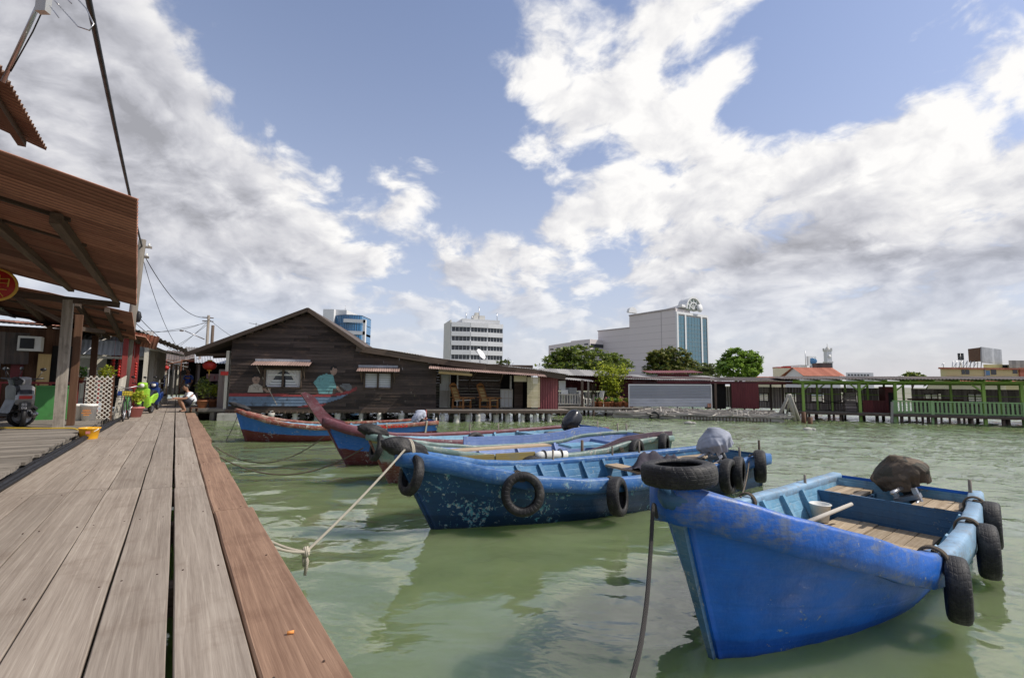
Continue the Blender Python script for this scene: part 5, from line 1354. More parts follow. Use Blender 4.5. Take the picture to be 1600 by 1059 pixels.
for lbl, a, b, s_, r in wires: rope(lbl, sagged(a, b, s_, 10), r, 'cable_black', 'overhead_wire', 'wire')

# ---- people
def skin_fig(name, joints, bones, mat, parent, sub=2, rootj=0):
    me = bpy.data.meshes.new(name); me.from_pydata([j[0] for j in joints], bones, [])
    o = bpy.data.objects.new(name, me); COL.objects.link(o); me.materials.append(MATS[mat])
    md = o.modifiers.new('skin', 'SKIN'); md.use_smooth_shade = True
    for i, sv in enumerate(me.skin_vertices[0].data):
        r = joints[i][1]; sv.radius = (r, r) if not isinstance(r, tuple) else r; sv.use_root = (i == rootj)
    sb = o.modifiers.new('sub', 'SUBSURF'); sb.levels = sub; sb.render_levels = sub
    if parent: o.parent = parent
    return o
def squatter():
    pos = J(22.0, .50, DECK); rz = R(-35+180+90-8)   # faces across the walkway to the left
    root = thing('person', 'person in a white shirt and dark shorts squatting at the edge of the walkway', 'person', pos, rz)
    # local: +x forward, +y left, z up
    j = [((-.08, 0, .30), .14), ((-.06, 0, .46), .125), ((.02, 0, .62), .14), ((.08, 0, .70), .09), ((.11, 0, .76), .052), ((.14, 0, .82), .06),
         ((.18, .10, .44), .085), ((.36, .12, .50), .062), ((.26, .12, .26), .052), ((.16, .12, .05), .036), ((.32, .13, .03), .032),
         ((.18, -.10, .44), .085), ((.36, -.12, .50), .062), ((.26, -.12, .26), .052), ((.16, -.12, .05), .036), ((.32, -.13, .03), .032),
         ((.08, .17, .66), .052), ((.20, .22, .50), .042), ((.42, .14, .50), .032), ((.50, .10, .50), .028),
         ((.08, -.17, .66), .052), ((.20, -.22, .50), .042), ((.42, -.14, .52), .032), ((.50, -.10, .52), .028)]
    b = [(0, 1), (1, 2), (2, 3), (3, 4), (4, 5), (0, 6), (6, 7), (7, 8), (8, 9), (9, 10), (0, 11), (11, 12), (12, 13), (13, 14), (14, 15), (3, 16), (16, 17), (17, 18), (18, 19), (3, 20), (20, 21), (21, 22), (22, 23)]
    # fingers
    for (base, sy) in ((19, 1), (23, -1)):
        hx, hy, hz = j[base][0]
        for k, (dy, ln) in enumerate(((-.028, .06), (-.009, .07), (.010, .066), (.028, .052))):
            i = len(j); j += [((hx+.035, hy+dy, hz-.005), .010), ((hx+.035+ln*.6, hy+dy, hz-.018), .009), ((hx+.035+ln*.9, hy+dy, hz-.042), .008)]; b += [(base, i), (i, i+1), (i+1, i+2)]
        i = len(j); j += [((hx+.01, hy-sy*.04, hz+.01), .011), ((hx+.04, hy-sy*.055, hz-.005), .009)]; b += [(base, i), (i, i+1)]
    skin_fig('body', j, b, 'skin', root)
    M = wm(root)
    h = MB(M); h.blob((.17, 0, .91), (.098, .078, .120), 24, 16, .03, 2, 1); h.blob((.272, 0, .90), (.018, .014, .022), 8, 6, 0)
    for sy in (-1, 1): h.blob((.16, sy*.08, .90), (.022, .010, .032), 8, 6, 0)
    h.build('head', M_['skin'], root)
    f = MB(M)
    for sy in (-1, 1): f.blob((.258, sy*.030, .918), (.008, .013, .007), 8, 5, 0); f.box((.258, sy*.032, .938), (.012, .034, .006))
    f.build('eyes', M_['hair'], root)
    MB(M).box((.262, 0, .858), (.010, .04, .008)).build('mouth', M_['red_cloth'], root)
    MB(M).blob((.145, 0, .945), (.105, .088, .108), 22, 14, .08, 5, 2).build('hair', M_['hair'], root)
    js = [((-.10, 0, .32), .155), ((-.07, 0, .46), .145), ((.01, 0, .62), .155), ((.08, 0, .715), .10), ((.08, .17, .66), .068), ((.17, .21, .54), .062), ((.08, -.17, .66), .068), ((.17, -.21, .54), .062)]
    skin_fig('shirt', js, [(0, 1), (1, 2), (2, 3), (3, 4), (4, 5), (3, 6), (6, 7)], 'white_cloth', root)
    js = [((-.10, 0, .27), .16), ((.16, .10, .43), .105), ((.33, .12, .49), .082), ((.16, -.10, .43), .105), ((.33, -.12, .49), .082)]
    skin_fig('shorts', js, [(0, 1), (1, 2), (0, 3), (3, 4)], 'dark_cloth', root)
    for sy in (-1, 1):
        q = MB(M); q.box((.25, sy*.125, .012), (.26, .10, .022)); q.build('sandal', M_['black_plastic'], root)
    st = thing('stool', 'low wooden stool under the squatting person at the walkway edge', 'stool', M @ V3(-.14, 0, 0), rz)
    q = MB(M); q.box((-.13, 0, .145), (.26, .30, .03)); q.build('seat', M_['brown_timber'], st)
    for sx in (-.23, -.03):
        q = MB(M); q.box((sx, 0, .065), (.03, .26, .13)); q.build('leg', M_['brown_timber'], st)
squatter()
def stander():
    pos = J(29.5, .52, DECK); rz = R(-35+180+90+30)
    root = thing('person', 'person in dark clothes standing in the shade further down the walkway', 'person', pos, rz)
    j = [((0, 0, .92), .13), ((0, 0, 1.12), .12), ((0, 0, 1.34), .14), ((.01, 0, 1.44), .08), ((.02, 0, 1.52), .05), ((.03, 0, 1.58), .055),
         ((.02, .10, .80), .085), ((.03, .11, .46), .058), ((0, .11, .08), .04), ((.16, .12, .04), .035), ((.0, -.10, .80), .085), ((-.02, -.11, .46), .058), ((-.06, -.11, .08), .04), ((.10, -.12, .04), .035),
         ((0, .19, 1.38), .052), ((.02, .24, 1.10), .042), ((.16, .20, .92), .03), ((.22, .19, .88), .026), ((0, -.19, 1.38), .052), ((.02, -.24, 1.10), .042), ((.16, -.20, .92), .03), ((.22, -.19, .88), .026)]
    b = [(0, 1), (1, 2), (2, 3), (3, 4), (4, 5), (0, 6), (6, 7), (7, 8), (8, 9), (0, 10), (10, 11), (11, 12), (12, 13), (3, 14), (14, 15), (15, 16), (16, 17), (3, 18), (18, 19), (19, 20), (20, 21)]
    for base in (17, 21):
        hx, hy, hz = j[base][0]
        for k, (dy, ln) in enumerate(((-.026, .06), (-.009, .07), (.009, .066), (.026, .052))):
            i = len(j); j += [((hx+.035, hy+dy, hz-.02), .010), ((hx+.035+ln*.7, hy+dy, hz-.05), .008)]; b += [(base, i), (i, i+1)]
        i = len(j); j += [((hx+.02, hy-.05, hz), .011)]; b += [(base, i)]
    skin_fig('body', j, b, 'skin', root); M = wm(root)
    h = MB(M); h.blob((.05, 0, 1.66), (.098, .078, .120), 20, 14, .03, 2, 1); h.blob((.152, 0, 1.65), (.018, .014, .022), 8, 6, 0); h.build('head', M_['skin'], root)
    MB(M).blob((.03, 0, 1.695), (.104, .088, .105), 20, 12, .08, 5, 2).build('hair', M_['hair'], root)
    skin_fig('shirt', [((0, 0, .90), .15), ((0, 0, 1.12), .14), ((0, 0, 1.34), .155), ((.01, 0, 1.43), .09), ((0, .19, 1.38), .068), ((.01, .225, 1.18), .06), ((0, -.19, 1.38), .068), ((.01, -.225, 1.18), .06)], [(0, 1), (1, 2), (2, 3), (3, 4), (4, 5), (3, 6), (6, 7)], 'blue_paint', root)
    skin_fig('trousers', [((0, 0, .92), .15), ((.02, .10, .78), .10), ((.03, .11, .46), .075), ((0, .11, .12), .062), ((.0, -.10, .78), .10), ((-.02, -.11, .46), .075), ((-.06, -.11, .12), .062)], [(0, 1), (1, 2), (2, 3), (0, 4), (4, 5), (5, 6)], 'dark_cloth', root)
stander()
# ---------------------------------------------------------------- the dark timber house with the painted wall
HA = Vector((-12.3, 20.6, 0)); HT = R(9.0)
HE1 = Vector((math.cos(HT), math.sin(HT), 0)); HE2 = Vector((-math.sin(HT), math.cos(HT), 0))
HM = Matrix(((HE1.x, HE2.x, 0, HA.x), (HE1.y, HE2.y, 0, HA.y), (0, 0, 1, 0), (0, 0, 0, 1)))
def H(a, b, z): return HM @ Vector((a, b, z))
def HB(): return MB(HM)
def roofz(a):
    if a <= 3.3: return lerp(2.86, 4.90, (a+1.45)/(3.3+1.45))
    if a <= 5.7: return lerp(4.90, 3.30, (a-3.3)/2.4)
    return lerp(3.22, 2.0, (a-5.7)/(15.6-5.7))
def house():
    root = thing('timber_house', 'dark stained timber house on piles with a gable and a painted boat across its front', 'house', H(7, 4, 0))
    wins = [(1.55, 3.12, 1.40, 2.26), (5.74, 6.98, 1.40, 2.14)]
    random.seed(33)
    q = HB(); z = .50; row = .135; rows = []
    while z < 4.9:
        zc = z+row/2
        # where the roof leaves room for this board
        a0 = .18; a1 = 8.95
        while roofz(a0) < z+row+.05 and a0 < 3.3: a0 += .02
        while roofz(a1) < z+row+.05 and a1 > 3.3: a1 -= .02
        if a1-a0 < .1: break
        spans = [(a0, a1)]
        for (w0, w1, wz0, wz1) in wins:
            if wz0 < zc < wz1:
                new = []
                for (s0, s1) in spans:
                    if w0 > s0 and w1 < s1: new += [(s0, w0), (w1, s1)]
                    else: new.append((s0, s1))
                spans = new
        rows.append((z, spans))
        for (s0, s1) in spans:
            x = s0
            while x < s1-.02:
                x2 = min(s1, x+random.uniform(1.6, 3.4))
                if s1-x2 < .4: x2 = s1
                a, b = x+.003, x2-.003; off = random.uniform(0, 40); zt = z+row+.018
                sg = random.uniform(-.006, .006)
                V = [(a, -.024, z+sg), (b, -.024, z-sg), (b, -.006, zt-sg), (a, -.006, zt+sg), (a, .02, z), (b, .02, z), (b, .02, zt), (a, .02, zt)]
                L = [(p[0]+off, p[2], p[1]) for p in V]
                q.add(V, [(0, 1, 2, 3), (1, 5, 6, 2), (4, 0, 3, 7), (4, 5, 1, 0), (3, 2, 6, 7), (5, 4, 7, 6)], L, random.random()); x = x2
        z += row
    q.build('front_wall', M_['siding'], root)
    # painted picture: strips that follow the boards
    def paint(name, mat, fn, lift=.003):
        p = HB(); sub = 3
        for (z0, spans) in rows:
            for k in range(sub):
                za, zb = z0+row*k/sub, z0+row*(k+1)/sub; zm = (za+zb)/2
                ya = lerp(-.024, -.0085, (za-z0)/row)-lift; yb = lerp(-.024, -.0085, (zb-z0)/row)-lift
                for (x0, x1) in fn(zm):
                    for (s0, s1) in spans:
                        a, b = max(x0, s0), min(x1, s1)
                        if b-a > .01: p.add([(a, ya, za), (b, ya, za), (b, yb, zb), (a, yb, zb)], [(0, 1, 2, 3)], [(a, za, 0), (b, za, 0), (b, zb, 0), (a, zb, 0)], .5)
        return p.build(name, M_[mat], root)
    def ell(cx, cz, rx, rz): return lambda z: [(cx-rx*math.sqrt(max(0, 1-((z-cz)/rz)**2)), cx+rx*math.sqrt(max(0, 1-((z-cz)/rz)**2)))] if abs(z-cz) < rz else []
    def poly(P):
        def f(z):
            xs = []
            for (x0, z0), (x1, z1) in zip(P, P[1:]+P[:1]):
                if (z0 <= z) != (z1 <= z): xs.append(x0+(z-z0)/(z1-z0)*(x1-x0))
            xs.sort(); return [(xs[i], xs[i+1]) for i in range(0, len(xs)-1, 2)]
        return f
    paint('painted_rail', 'mural_red', poly([(.19, 1.06), (.19, 1.19), (3.4, 1.14), (4.5, 1.18), (5.1, 1.32), (5.45, 1.50), (5.48, 1.36), (5.1, 1.18), (4.6, 1.07), (3.4, 1.03)]))
    paint('painted_hull', 'mural_blue', poly([(.19, .64), (.19, 1.05), (3.4, 1.02), (4.6, 1.06), (5.1, 1.17), (4.8, .98), (4.2, .78), (3.6, .66)]))
    paint('painted_boot_top', 'mural_red', poly([(2.9, .57), (3.1, .65), (3.8, .68), (4.2, .77), (4.1, .66), (3.7, .57)]))
    # two plain seated shapes of paint in the place of the figures
    paint('painted_shape', 'mural_cream', poly([(.92, 1.20), (.98, 1.48), (1.12, 1.56), (1.36, 1.56), (1.52, 1.46), (1.56, 1.20)]))
    paint('painted_shape', 'mural_tan', ell(1.24, 1.78, .155, .21), .004)
    paint('painted_shape', 'mural_tan', poly([(1.54, 1.50), (1.74, 1.30), (1.84, 1.62), (1.90, 1.60), (1.84, 1.22), (1.72, 1.20), (1.50, 1.38)]), .004)
    paint('painted_shape', 'mural_teal', poly([(3.60, 1.66), (3.82, 1.95), (4.12, 2.06), (4.42, 2.02), (4.50, 1.7), (4.62, 1.42), (4.44, 1.38), (4.42, 1.16), (3.86, 1.16), (3.78, 1.42)]))
    paint('painted_shape', 'mural_tan', ell(4.44, 2.20, .145, .20), .004)
    paint('painted_shape', 'mural_tan', poly([(4.56, 1.46), (4.68, 1.28), (4.86, 1.20), (4.86, 1.28), (4.72, 1.40), (4.64, 1.52)]), .004)
    paint('painted_shape', 'mural_grey', poly([(4.70, 1.54), (4.86, 1.62), (5.2, 1.60), (5.26, 1.42), (5.16, 1.30), (4.96, 1.34), (4.84, 1.44)]), .0035)
    paint('painted_shape', 'mural_dark', poly([(1.09, 1.83), (1.10, 1.95), (1.22, 2.02), (1.36, 1.97), (1.40, 1.84), (1.32, 1.90), (1.18, 1.90)]), .0045)
    paint('painted_shape', 'mural_dark', poly([(4.30, 2.22), (4.30, 2.36), (4.42, 2.43), (4.56, 2.38), (4.59, 2.26), (4.52, 2.31), (4.40, 2.33), (4.35, 2.20)]), .0045)
    # a pole painted slantwise
    paint('painted_pole', 'mural_cream', poly([(1.20, 2.36), (1.24, 2.36), (2.16, .70), (2.12, .70)]), .005)
    for k, (w0, w1, z0, z1) in enumerate(wins):
        w = HB(); 
        for (a, b, c, d) in ((w0, w1, z0, z0+.06), (w0, w1, z1-.06, z1), (w0, w0+.06, z0, z1), (w1-.06, w1, z0, z1), ((w0+w1)/2-.035, (w0+w1)/2+.035, z0, z1)): w.box(((a+b)/2, -.005, (c+d)/2), (b-a, .10, d-c))
        wo = w.build('window', M_['dark_timber'], root)
        p = HB(); p.box(((w0+w1)/2, .06, (z0+z1)/2), (w1-w0, .01, z1-z0)); p.build('pane', M_['window_dark'] if k == 0 else M_['dark_interior'], wo)
        if k == 0:
            for sd in (-1, 1):
                c = HB(); ca = w0+.08 if sd < 0 else w1-.08
                def cf(u, v, ca=ca, sd=sd): 
                    wd = lerp(.72, .10, v**.7)*(1-.1*math.sin(v*6)); x = ca-sd*wd*u
                    return V3(x, .035+.012*math.sin(u*26), lerp(z1-.07, z0+.12, v))
                c.grid(cf, 26, 10); c.build('curtain', M_['curtain'], wo)
            s = HB(); s.box(((w0+w1)/2-.05, .02, 1.98), (1.2, .02, .07)); s.build('rail', M_['white_paint'], wo)
            s = HB()
            for j in range(2):
                for i in range(3): s.box((w0+.42+.75*j, .045, 1.50+.11*i), (.58, .008, .085))
            s.build('louvre', M_['grey_white_wall'], wo)
        else:
            s = HB()
            for j in range(2):
                x0 = w0+.07+j*((w1-w0)/2-.03); x1 = x0+(w1-w0)/2-.11; s.box(((x0+x1)/2, .03, (z0+z1)/2-.01), (x1-x0, .012, z1-z0-.10))
            s.build('blind', M_['white_cloth'], wo)
            g = HB()
            for i in range(6): g.box(((w0+w1)/2, -.035, z0+.1+.1*i), (w1-w0-.1, .012, .012))
            g.build('bars', M_['dark_timber'], wo)
        # little corrugated hood
        ha0, ha1, hz = (1.18, 3.55, 2.58) if k == 0 else (5.5, 7.32, 2.38)
        hd = HB(); hd.corr((ha0, -.02, hz), (ha1-ha0, 0, 0), (.0, -.55, -.20), .10, .016, 0, .3, 3); ho = hd.build('window_hood', M_['hood_iron'], root)
        f = HB(); f.box(((ha0+ha1)/2-.05, -.05, hz+.035), (ha1-ha0-.1, .06, .10)); f.build('flashing', M_['zinc'], ho)
        for x in (w0-.08, w1+.10):
            b = HB(); b.bar((x, -.03, z1-.40), (x, -.45, hz-.22), .035, .035); b.bar((x, -.03, z1-.45), (x, -.03, hz-.05), .035, .035); b.build('bracket', M_['dark_timber'], ho)
    # side walls, recessed porch wall
    def boards(name, a0, a1, b0, b1, z0, zt, mat='siding'):
        p = HB(); z = z0
        L_ = math.hypot(a1-a0, b1-b0); ang = math.atan2(b1-b0, a1-a0)
        while z < zt-.05:
            p.box(((a0+a1)/2, (b0+b1)/2, z+.067), (L_, .03+random.uniform(0, .008), .132), rz=ang); z += .135
        p.build(name, M_[mat], root)
    boards('side_wall', .18, .18, .03, 9.5, .5, 3.4)
    boards('side_wall', 8.95, 8.95, .03, 1.3, .5, 2.75)
    boards('porch_wall', 10.0, 12.1, 1.3, 1.3, .5, 2.6)
    boards('porch_wall', 9.1, 13.75, 1.36, 1.36, 2.1, 2.6); boards('porch_wall', 8.93, 9.2, 1.34, 1.34, .5, 2.5)
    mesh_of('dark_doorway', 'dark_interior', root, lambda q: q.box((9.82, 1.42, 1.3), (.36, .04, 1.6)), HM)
    d = HB(); d.box((9.36, 1.28, 1.72), (.46, .04, .78)); do = d.build('door', M_['white_paint'], root)
    mesh_of('lower_panel', 'cream_timber', do, lambda q: q.box((9.36, 1.275, .93), (.46, .045, .82)), HM)
    mesh_of('door_post', 'white_paint', root, lambda q: q.bar((9.98, 1.25, .5), (9.98, 1.25, 2.1), .07, .07), HM)
    mesh_of('door_post', 'cream_timber', root, lambda q: q.bar((9.60, 1.25, .5), (9.60, 1.25, 2.1), .06, .06), HM)
    g = HB(); g.box((12.40, 1.20, .98), (.62, .03, .90))
    go = g.build('half_door', M_['white_paint'], root)
    s = HB()
    for x in (12.12, 12.31, 12.50, 12.69): s.box((x, 1.18, .98), (.03, .012, .90))
    for z in (.56, .98, 1.41): s.box((12.40, 1.175, z), (.62, .012, .05))
    s.build('batten', M_['cream_timber'], go)
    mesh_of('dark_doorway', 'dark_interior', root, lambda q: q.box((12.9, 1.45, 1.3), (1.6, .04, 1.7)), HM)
    mesh_of('door_post', 'white_paint', root, lambda q: q.bar((12.62, 1.32, 1.4), (12.62, 1.32, 2.1), .09, .05), HM)
    boards('plank_screen', 12.78, 13.2, 1.15, 1.15, .5, 1.85, 'dark_timber')
    p = HB(); p.corr((13.72, .0, .5), (.98, 0, 0), (0, 0, 1.58), .12, .018, 0, .3, 3); p.build('red_panel', M_['red_iron'], root)
    p = HB(); p.corr((14.70, .0, .5), (0, 2.4, 0), (0, 0, 1.55), .12, .018, 0, .3, 3); p.build('red_panel', M_['dark_red_iron'], root)
    # roofs
    p = HB(); p.corr((-1.5, -.38, 2.84), (0, 10.5, 0), (4.8, 0, 2.09), .22, .022, 0, .1, 10)
    p.corr((5.78, -.38, 3.26), (0, 10.5, 0), (-2.48, 0, 1.67), .22, .022, 0, .6, 8); p.build('roof', M_['tile_roof'], root)
    p = HB()
    for (A, B) in (((-1.5, 2.80), (3.3, 4.89)), ((5.8, 3.22), (3.3, 4.89))):
        p.bar((A[0], -.36, A[1]-.04), (B[0], -.36, B[1]-.04), .04, .17, up=(0, -1, 0) if False else (0, 0, 1))
    p.build('barge_board', M_['dark_timber'], root)
    p = HB()
    segs = [(5.4, 3.30), (6.9, 3.10), (8.2, 2.90), (9.6, 2.72), (11.2, 2.56), (12.6, 2.42), (13.9, 2.30), (15.0, 2.14)]
    for k, ((a, z), (a2, z2)) in enumerate(zip(segs, segs[1:])):
        dz = random.uniform(-.02, .03)
        p.corr((a-.12, -.34+random.uniform(-.06, .06), z+dz+.03), (a2-a+.24, 0, z2-z), (0, 6.5, .35), .12, .018, 0, random.random(), 4)
    p.build('low_roof', M_['dirty_zinc'], root)
    p = HB()
    for k, ((a, z), (a2, z2)) in enumerate(zip(segs, segs[1:])): p.bar((a, -.28, z-.10), (a2, -.28, z2-.10), .035, .27)
    p.build('fascia', M_['dark_timber'], root)
    for a in (1.0, 2.2, 3.3, 4.4, 5.4): mesh_of('rafter_end', 'dark_timber', root, lambda q: q.bar((a, -.3, roofz(a)-.12), (a, 1.0, roofz(a)-.12), .06, .08), HM)
    p = HB(); p.corr((8.62, .6, 2.62), (5.35, 0, -.30), (0, -1.35, -.28), .10, .016, .02, .2, 4, .03); po = p.build('porch_roof', M_['hood_iron'], root)
    p = HB(); p.box((9.5, .05, 2.60), (1.9, .25, .03)); p.build('flashing', M_['zinc'], po)
    for a in (9.15, 12.05): 
        mesh_of('porch_post', 'dark_timber', root, lambda q: q.bar((a, 1.2, 1.7), (a, -.3, 2.32), .06, .06), HM)
    for a in (10.55,): mesh_of('porch_post', 'dark_timber', root, lambda q: (q.bar((a, 1.24, 1.3), (a, 1.24, 2.1), .05, .05), q.bar((a, 1.2, 1.8), (a+.35, .7, 2.3), .05, .05)), HM)
    # deck
    p = HB(); b = -.92
    while b < 1.35: p.box((11.8+random.uniform(-.03, .03), b+.075, .50+random.uniform(-.004, .004)), (6.5, .145, .04)); b += .152
    p.build('porch_deck', M_['grey_timber'], root)
    p = HB(); p.bar((8.5, -.94, .44), (15.0, -.94, .44), .05, .11); p.bar((.1, -.03, .42), (8.9, -.03, .42), .07, .15)
    for k in range(36): p.bar((.3+k*.245, -.16, .375), (.3+k*.245, 1.0, .375), .055, .085)
    for k in range(16): p.bar((8.7+k*.42, -.99, .36), (8.7+k*.42, 1.3, .36), .06, .09)
    p.build('joists', M_['dark_timber'], root)
    p = HB(); p.box((4.5, 4.8, .47), (8.7, 9.2, .05)); p.build('floor', M_['dark_timber'], root)
    # piles
    random.seed(9)
    a = .25
    while a < 14.8:
        big = a < .6
        fr = (.02 if a < 8.6 else -.75)
        for row_ in range(3):
            b = fr+row_*1.25+random.uniform(-.12, .12); x = a+random.uniform(-.12, .12); r = random.choice((.10, .12, .14))*(1.6 if big and row_ == 0 else 1)
            p = HB()
            if big and row_ == 0: p.box((x+.1, b-.08, .02), (.85, .5, .62))
            else: p.lathe([(r*1.05, -1.2), (r*1.05, .02), (r*.92, .05), (r*.92, .20), (r*1.02, .22), (r, .34), (r*.5, .35), (r*.5, .44)], (x, b, 0), seg=12)
            p.build('pile', M_['pile_concrete' if row_ < 2 else 'concrete'], root)
        a += random.uniform(.52, .74) if a > 8.4 else random.uniform(.78, 1.0)
    # satellite dish, aerial on the roof
    d = HB(); d.lathe([(0, 0), (.14, .02), (.26, .07), (.30, .10), (.29, .085), (.14, .005), (0, -.015)], (11.0, .6, 3.05), Matrix.Rotation(.9, 3, 'Y') @ Matrix.Rotation(.5, 3, 'X'), 20)
    do = d.build('satellite_dish', M_['grey_white_wall'], root)
    d = HB(); d.tube([(11.0, .6, 2.6), (11.0, .6, 3.0)], .02, 6); d.tube([(11.0, .6, 3.05), (10.7, .35, 3.28)], .010, 6); d.tube([(11.3, .6, 2.9), (10.7, .35, 3.28)], .008, 6); d.build('mount', M_['steel'], do)
    d = HB()
    d.tube([(.75, 1, 3.9), (.75, 1, 4.35)], .012, 6); d.tube([(.45, 1, 4.33), (1.0, 1, 4.25)], .008, 6)
    for k in range(5): d.tube([(.5+.1*k, .85, 4.32-.015*k), (.5+.1*k, 1.15, 4.32-.015*k)], .005, 5)
    d.build('roof_aerial', M_['black_metal'], root)
    d = HB(); d.tube([(12.3, .5, 2.5), (12.35, .5, 2.95), (12.6, .4, 2.7), (12.45, .45, 2.5)], .014, 6); d.build('roof_bracket', M_['steel'], root)
    # left porch: posts and beams under the overhang
    p = HB()
    for (a, b) in ((.02, .1), (.0, .6)): p.bar((a, b, .5), (a, b, 3.0), .12, .12)
    p.build('corner_posts', M_['cream_timber'], root)
    mesh_of('door_leaf', 'pier_siding', root, lambda q: q.box((-.28, .55, 1.35), (.42, .05, 1.7)), HM)
    mesh_of('cloth_banner', 'red_cloth', root, lambda q: q.box((-.05, .0, 2.02), (.30, .02, .16)), HM)
    mesh_of('tie_beam', 'dark_timber', root, lambda q: (q.bar((-1.3, .2, 2.78), (.2, .2, 2.86), .08, .1), q.bar((-1.3, 1.8, 2.78), (.2, 1.8, 2.86), .08, .1)), HM)
for nm, c in (('mural_red', (.30, .055, .055)), ('mural_blue', (.155, .215, .30)), ('mural_cream', (.46, .40, .33)), ('mural_tan', (.34, .225, .17)), ('mural_teal', (.16, .34, .34)), ('mural_grey', (.16, .16, .165)), ('mural_dark', (.02, .017, .017))):
    m_plain(nm, c, .8, .4, 7, bump=.2, dirt=.75, dirtcol=(.055, .045, .042))
m_sheet('hood_iron', (.20, .13, .11), (.36, .25, .21), .3, .6)
house()
# bamboo blinds on the porch
def blind(label, a0, a1, z0, z1, b, tilt=0.0):
    q = HB(); n = int((z1-z0)/.035)
    for k in range(n):
        z = z0+(k+.5)*.035; q.box(((a0+a1)/2, b+random.uniform(-.003, .003), z-tilt*0), (a1-a0, .010, .030), rot=Matrix.Rotation(tilt, 3, 'Y'))
    return tag(q.build('bamboo_blind', M_['bamboo_pale']), label, 'blind', None)
m_wood('bamboo_pale', (.46, .38, .22), (.66, .57, .38), .7, 2.0, .12)
blind('large pale bamboo blind hanging beside the red corrugated panel', 13.12, 13.72, .62, 2.05, -.45)
blind('small pale bamboo blind above the white half door', 12.5, 13.1, 1.80, 2.08, -.40)
blind('golden rolled bamboo blind sagging under the left end of the porch roof', 9.05, 10.45, 2.12, 2.34, -.5, .05)
q = HB(); q.bar((9.05, -.56, 2.17), (10.55, -.56, 2.08), .10, .10); tag(q.build('bamboo_roll', M_['bamboo']), 'rolled lower end of the golden bamboo blind on the porch', 'blind')
# reclining planter chairs
CH = 'reclining chairs on the porch'
def planter_chair(label, a, b, rz, cover):
    root = thing('planter_chair', label, 'chair', H(a, b, .52), HT+rz, CH)
    M = Matrix.Translation(H(a, b, .52)) @ Matrix.Rotation(HT+rz, 4, 'Z'); w = .30
    for sy in (-1, 1):
        for x in (-.28, .30): MB(M).bar((x, sy*w, 0), (x, sy*w, .46 if x < 0 else .50), .06, .06).build('leg', M_['chair_wood'], root)
        q = MB(M); q.bar((-.42, sy*w, .53), (.52, sy*w, .50), .09, .035); q.build('armrest', M_['chair_wood'], root)
        q = MB(M); q.bar((-.34, sy*w, .10), (.36, sy*w, .10), .04, .05); q.build('stretcher', M_['chair_wood'], root)
    q = MB(M); q.bar((-.24, 0, .36), (.34, 0, .40), .52, .04); q.build('seat', M_[cover], root)
    b_ = MB(M); b_.bar((-.22, -.24, .34), (-.52, -.24, 1.08), .05, .05); b_.bar((-.22, .24, .34), (-.52, .24, 1.08), .05, .05)
    for k in range(4): t = .25+.2*k; b_.bar((-.22-.30*t, -.24, .34+.74*t), (-.22-.30*t, .24, .34+.74*t), .05, .03)
    bo = b_.build('back_frame', M_['chair_wood'], root)
    q = MB(M); q.bar((-.235, 0, .36), (-.50, 0, 1.0), .42, .02); q.build('back_panel', M_['bamboo'], bo)
    q = MB(M); q.prism([(-.27, 0), (.27, 0), (.25, .07), (.14, .09), (.08, .14), (-.08, .14), (-.14, .09), (-.25, .07)], .035, o=(-.53, 0, 1.06), rot=Matrix(((0, 0, 1), (1, 0, 0), (0, 1, 0)))); q.build('crest', M_['chair_wood'], bo)
planter_chair('carved wooden reclining chair with pale seat cloth, nearer the porch door', 10.15, .35, R(-38), 'cream_timber')
planter_chair('carved wooden reclining chair with orange seat, nearer the white half door', 11.42, .35, R(-42), 'bamboo')
# landing between walkway and house
def landing():
    root = thing('landing', None, None, J(23, 1.2, 0)); root['kind'] = 'structure'
    q = HB(); b = .05
    while b < 12: q.box((-.85+.02*b, b+.1, .50), (2.9+.30*b*.0, .19, .045)); b += .2
    q.build('boards', M_['grey_timber'], root)
    q = HB(); q.bar((-2.2, .02, .44), (.5, .02, .44), .06, .12); q.bar((-2.2, .4, .34), (.5, .4, .34), .12, .12); q.build('edge_beam', M_['grey_timber'], root)
    for (a, bb, r) in ((-1.15, .1, .09), (-.45, .12, .085), (-1.7, .8, .1), (-.9, 1.2, .1)):
        q = HB(); q.bar((a, bb, -1), (a, bb, .40), r*2, r*2); q.build('pile', M_['grey_timber'], root)
    q = HB(); q.box((-.9, 2.0, .15), (2.6, .05, .6)); q.build('back_boards', M_['dark_timber'], root)
landing()
c = H(-.85, .45, 2.36)
root = thing('paper_lantern', 'red round lantern hanging under the left eave of the mural house', 'lantern', c)
q = MB()
V = []
for i in range(15):
    ph = math.pi*i/14; V.append((.27*math.sin(ph)**.8 if 0 < i < 14 else .05, .20*math.cos(ph)))
q.lathe(V, c, seg=28); q.build('shade', M_['red_lacquer'], root)
q = MB(); q.lathe([(0, .0), (.10, 0), (.10, .05), (0, .05)], c+V3(0, 0, .19), seg=16); q.build('top_cap', M_['gold'], root)
q = MB(); q.lathe([(0, -.05), (.09, -.05), (.09, 0), (0, 0)], c+V3(0, 0, -.19), seg=16); q.tube([c+V3(0, 0, -.24), c+V3(0, 0, -.50)], [.03, .012], 8); q.build('tassel', M_['gold'], root)
MB().tube([c+V3(0, 0, .24), c+V3(0, 0, .46)], .006, 5).build('cord', M_['cable_black'], root)
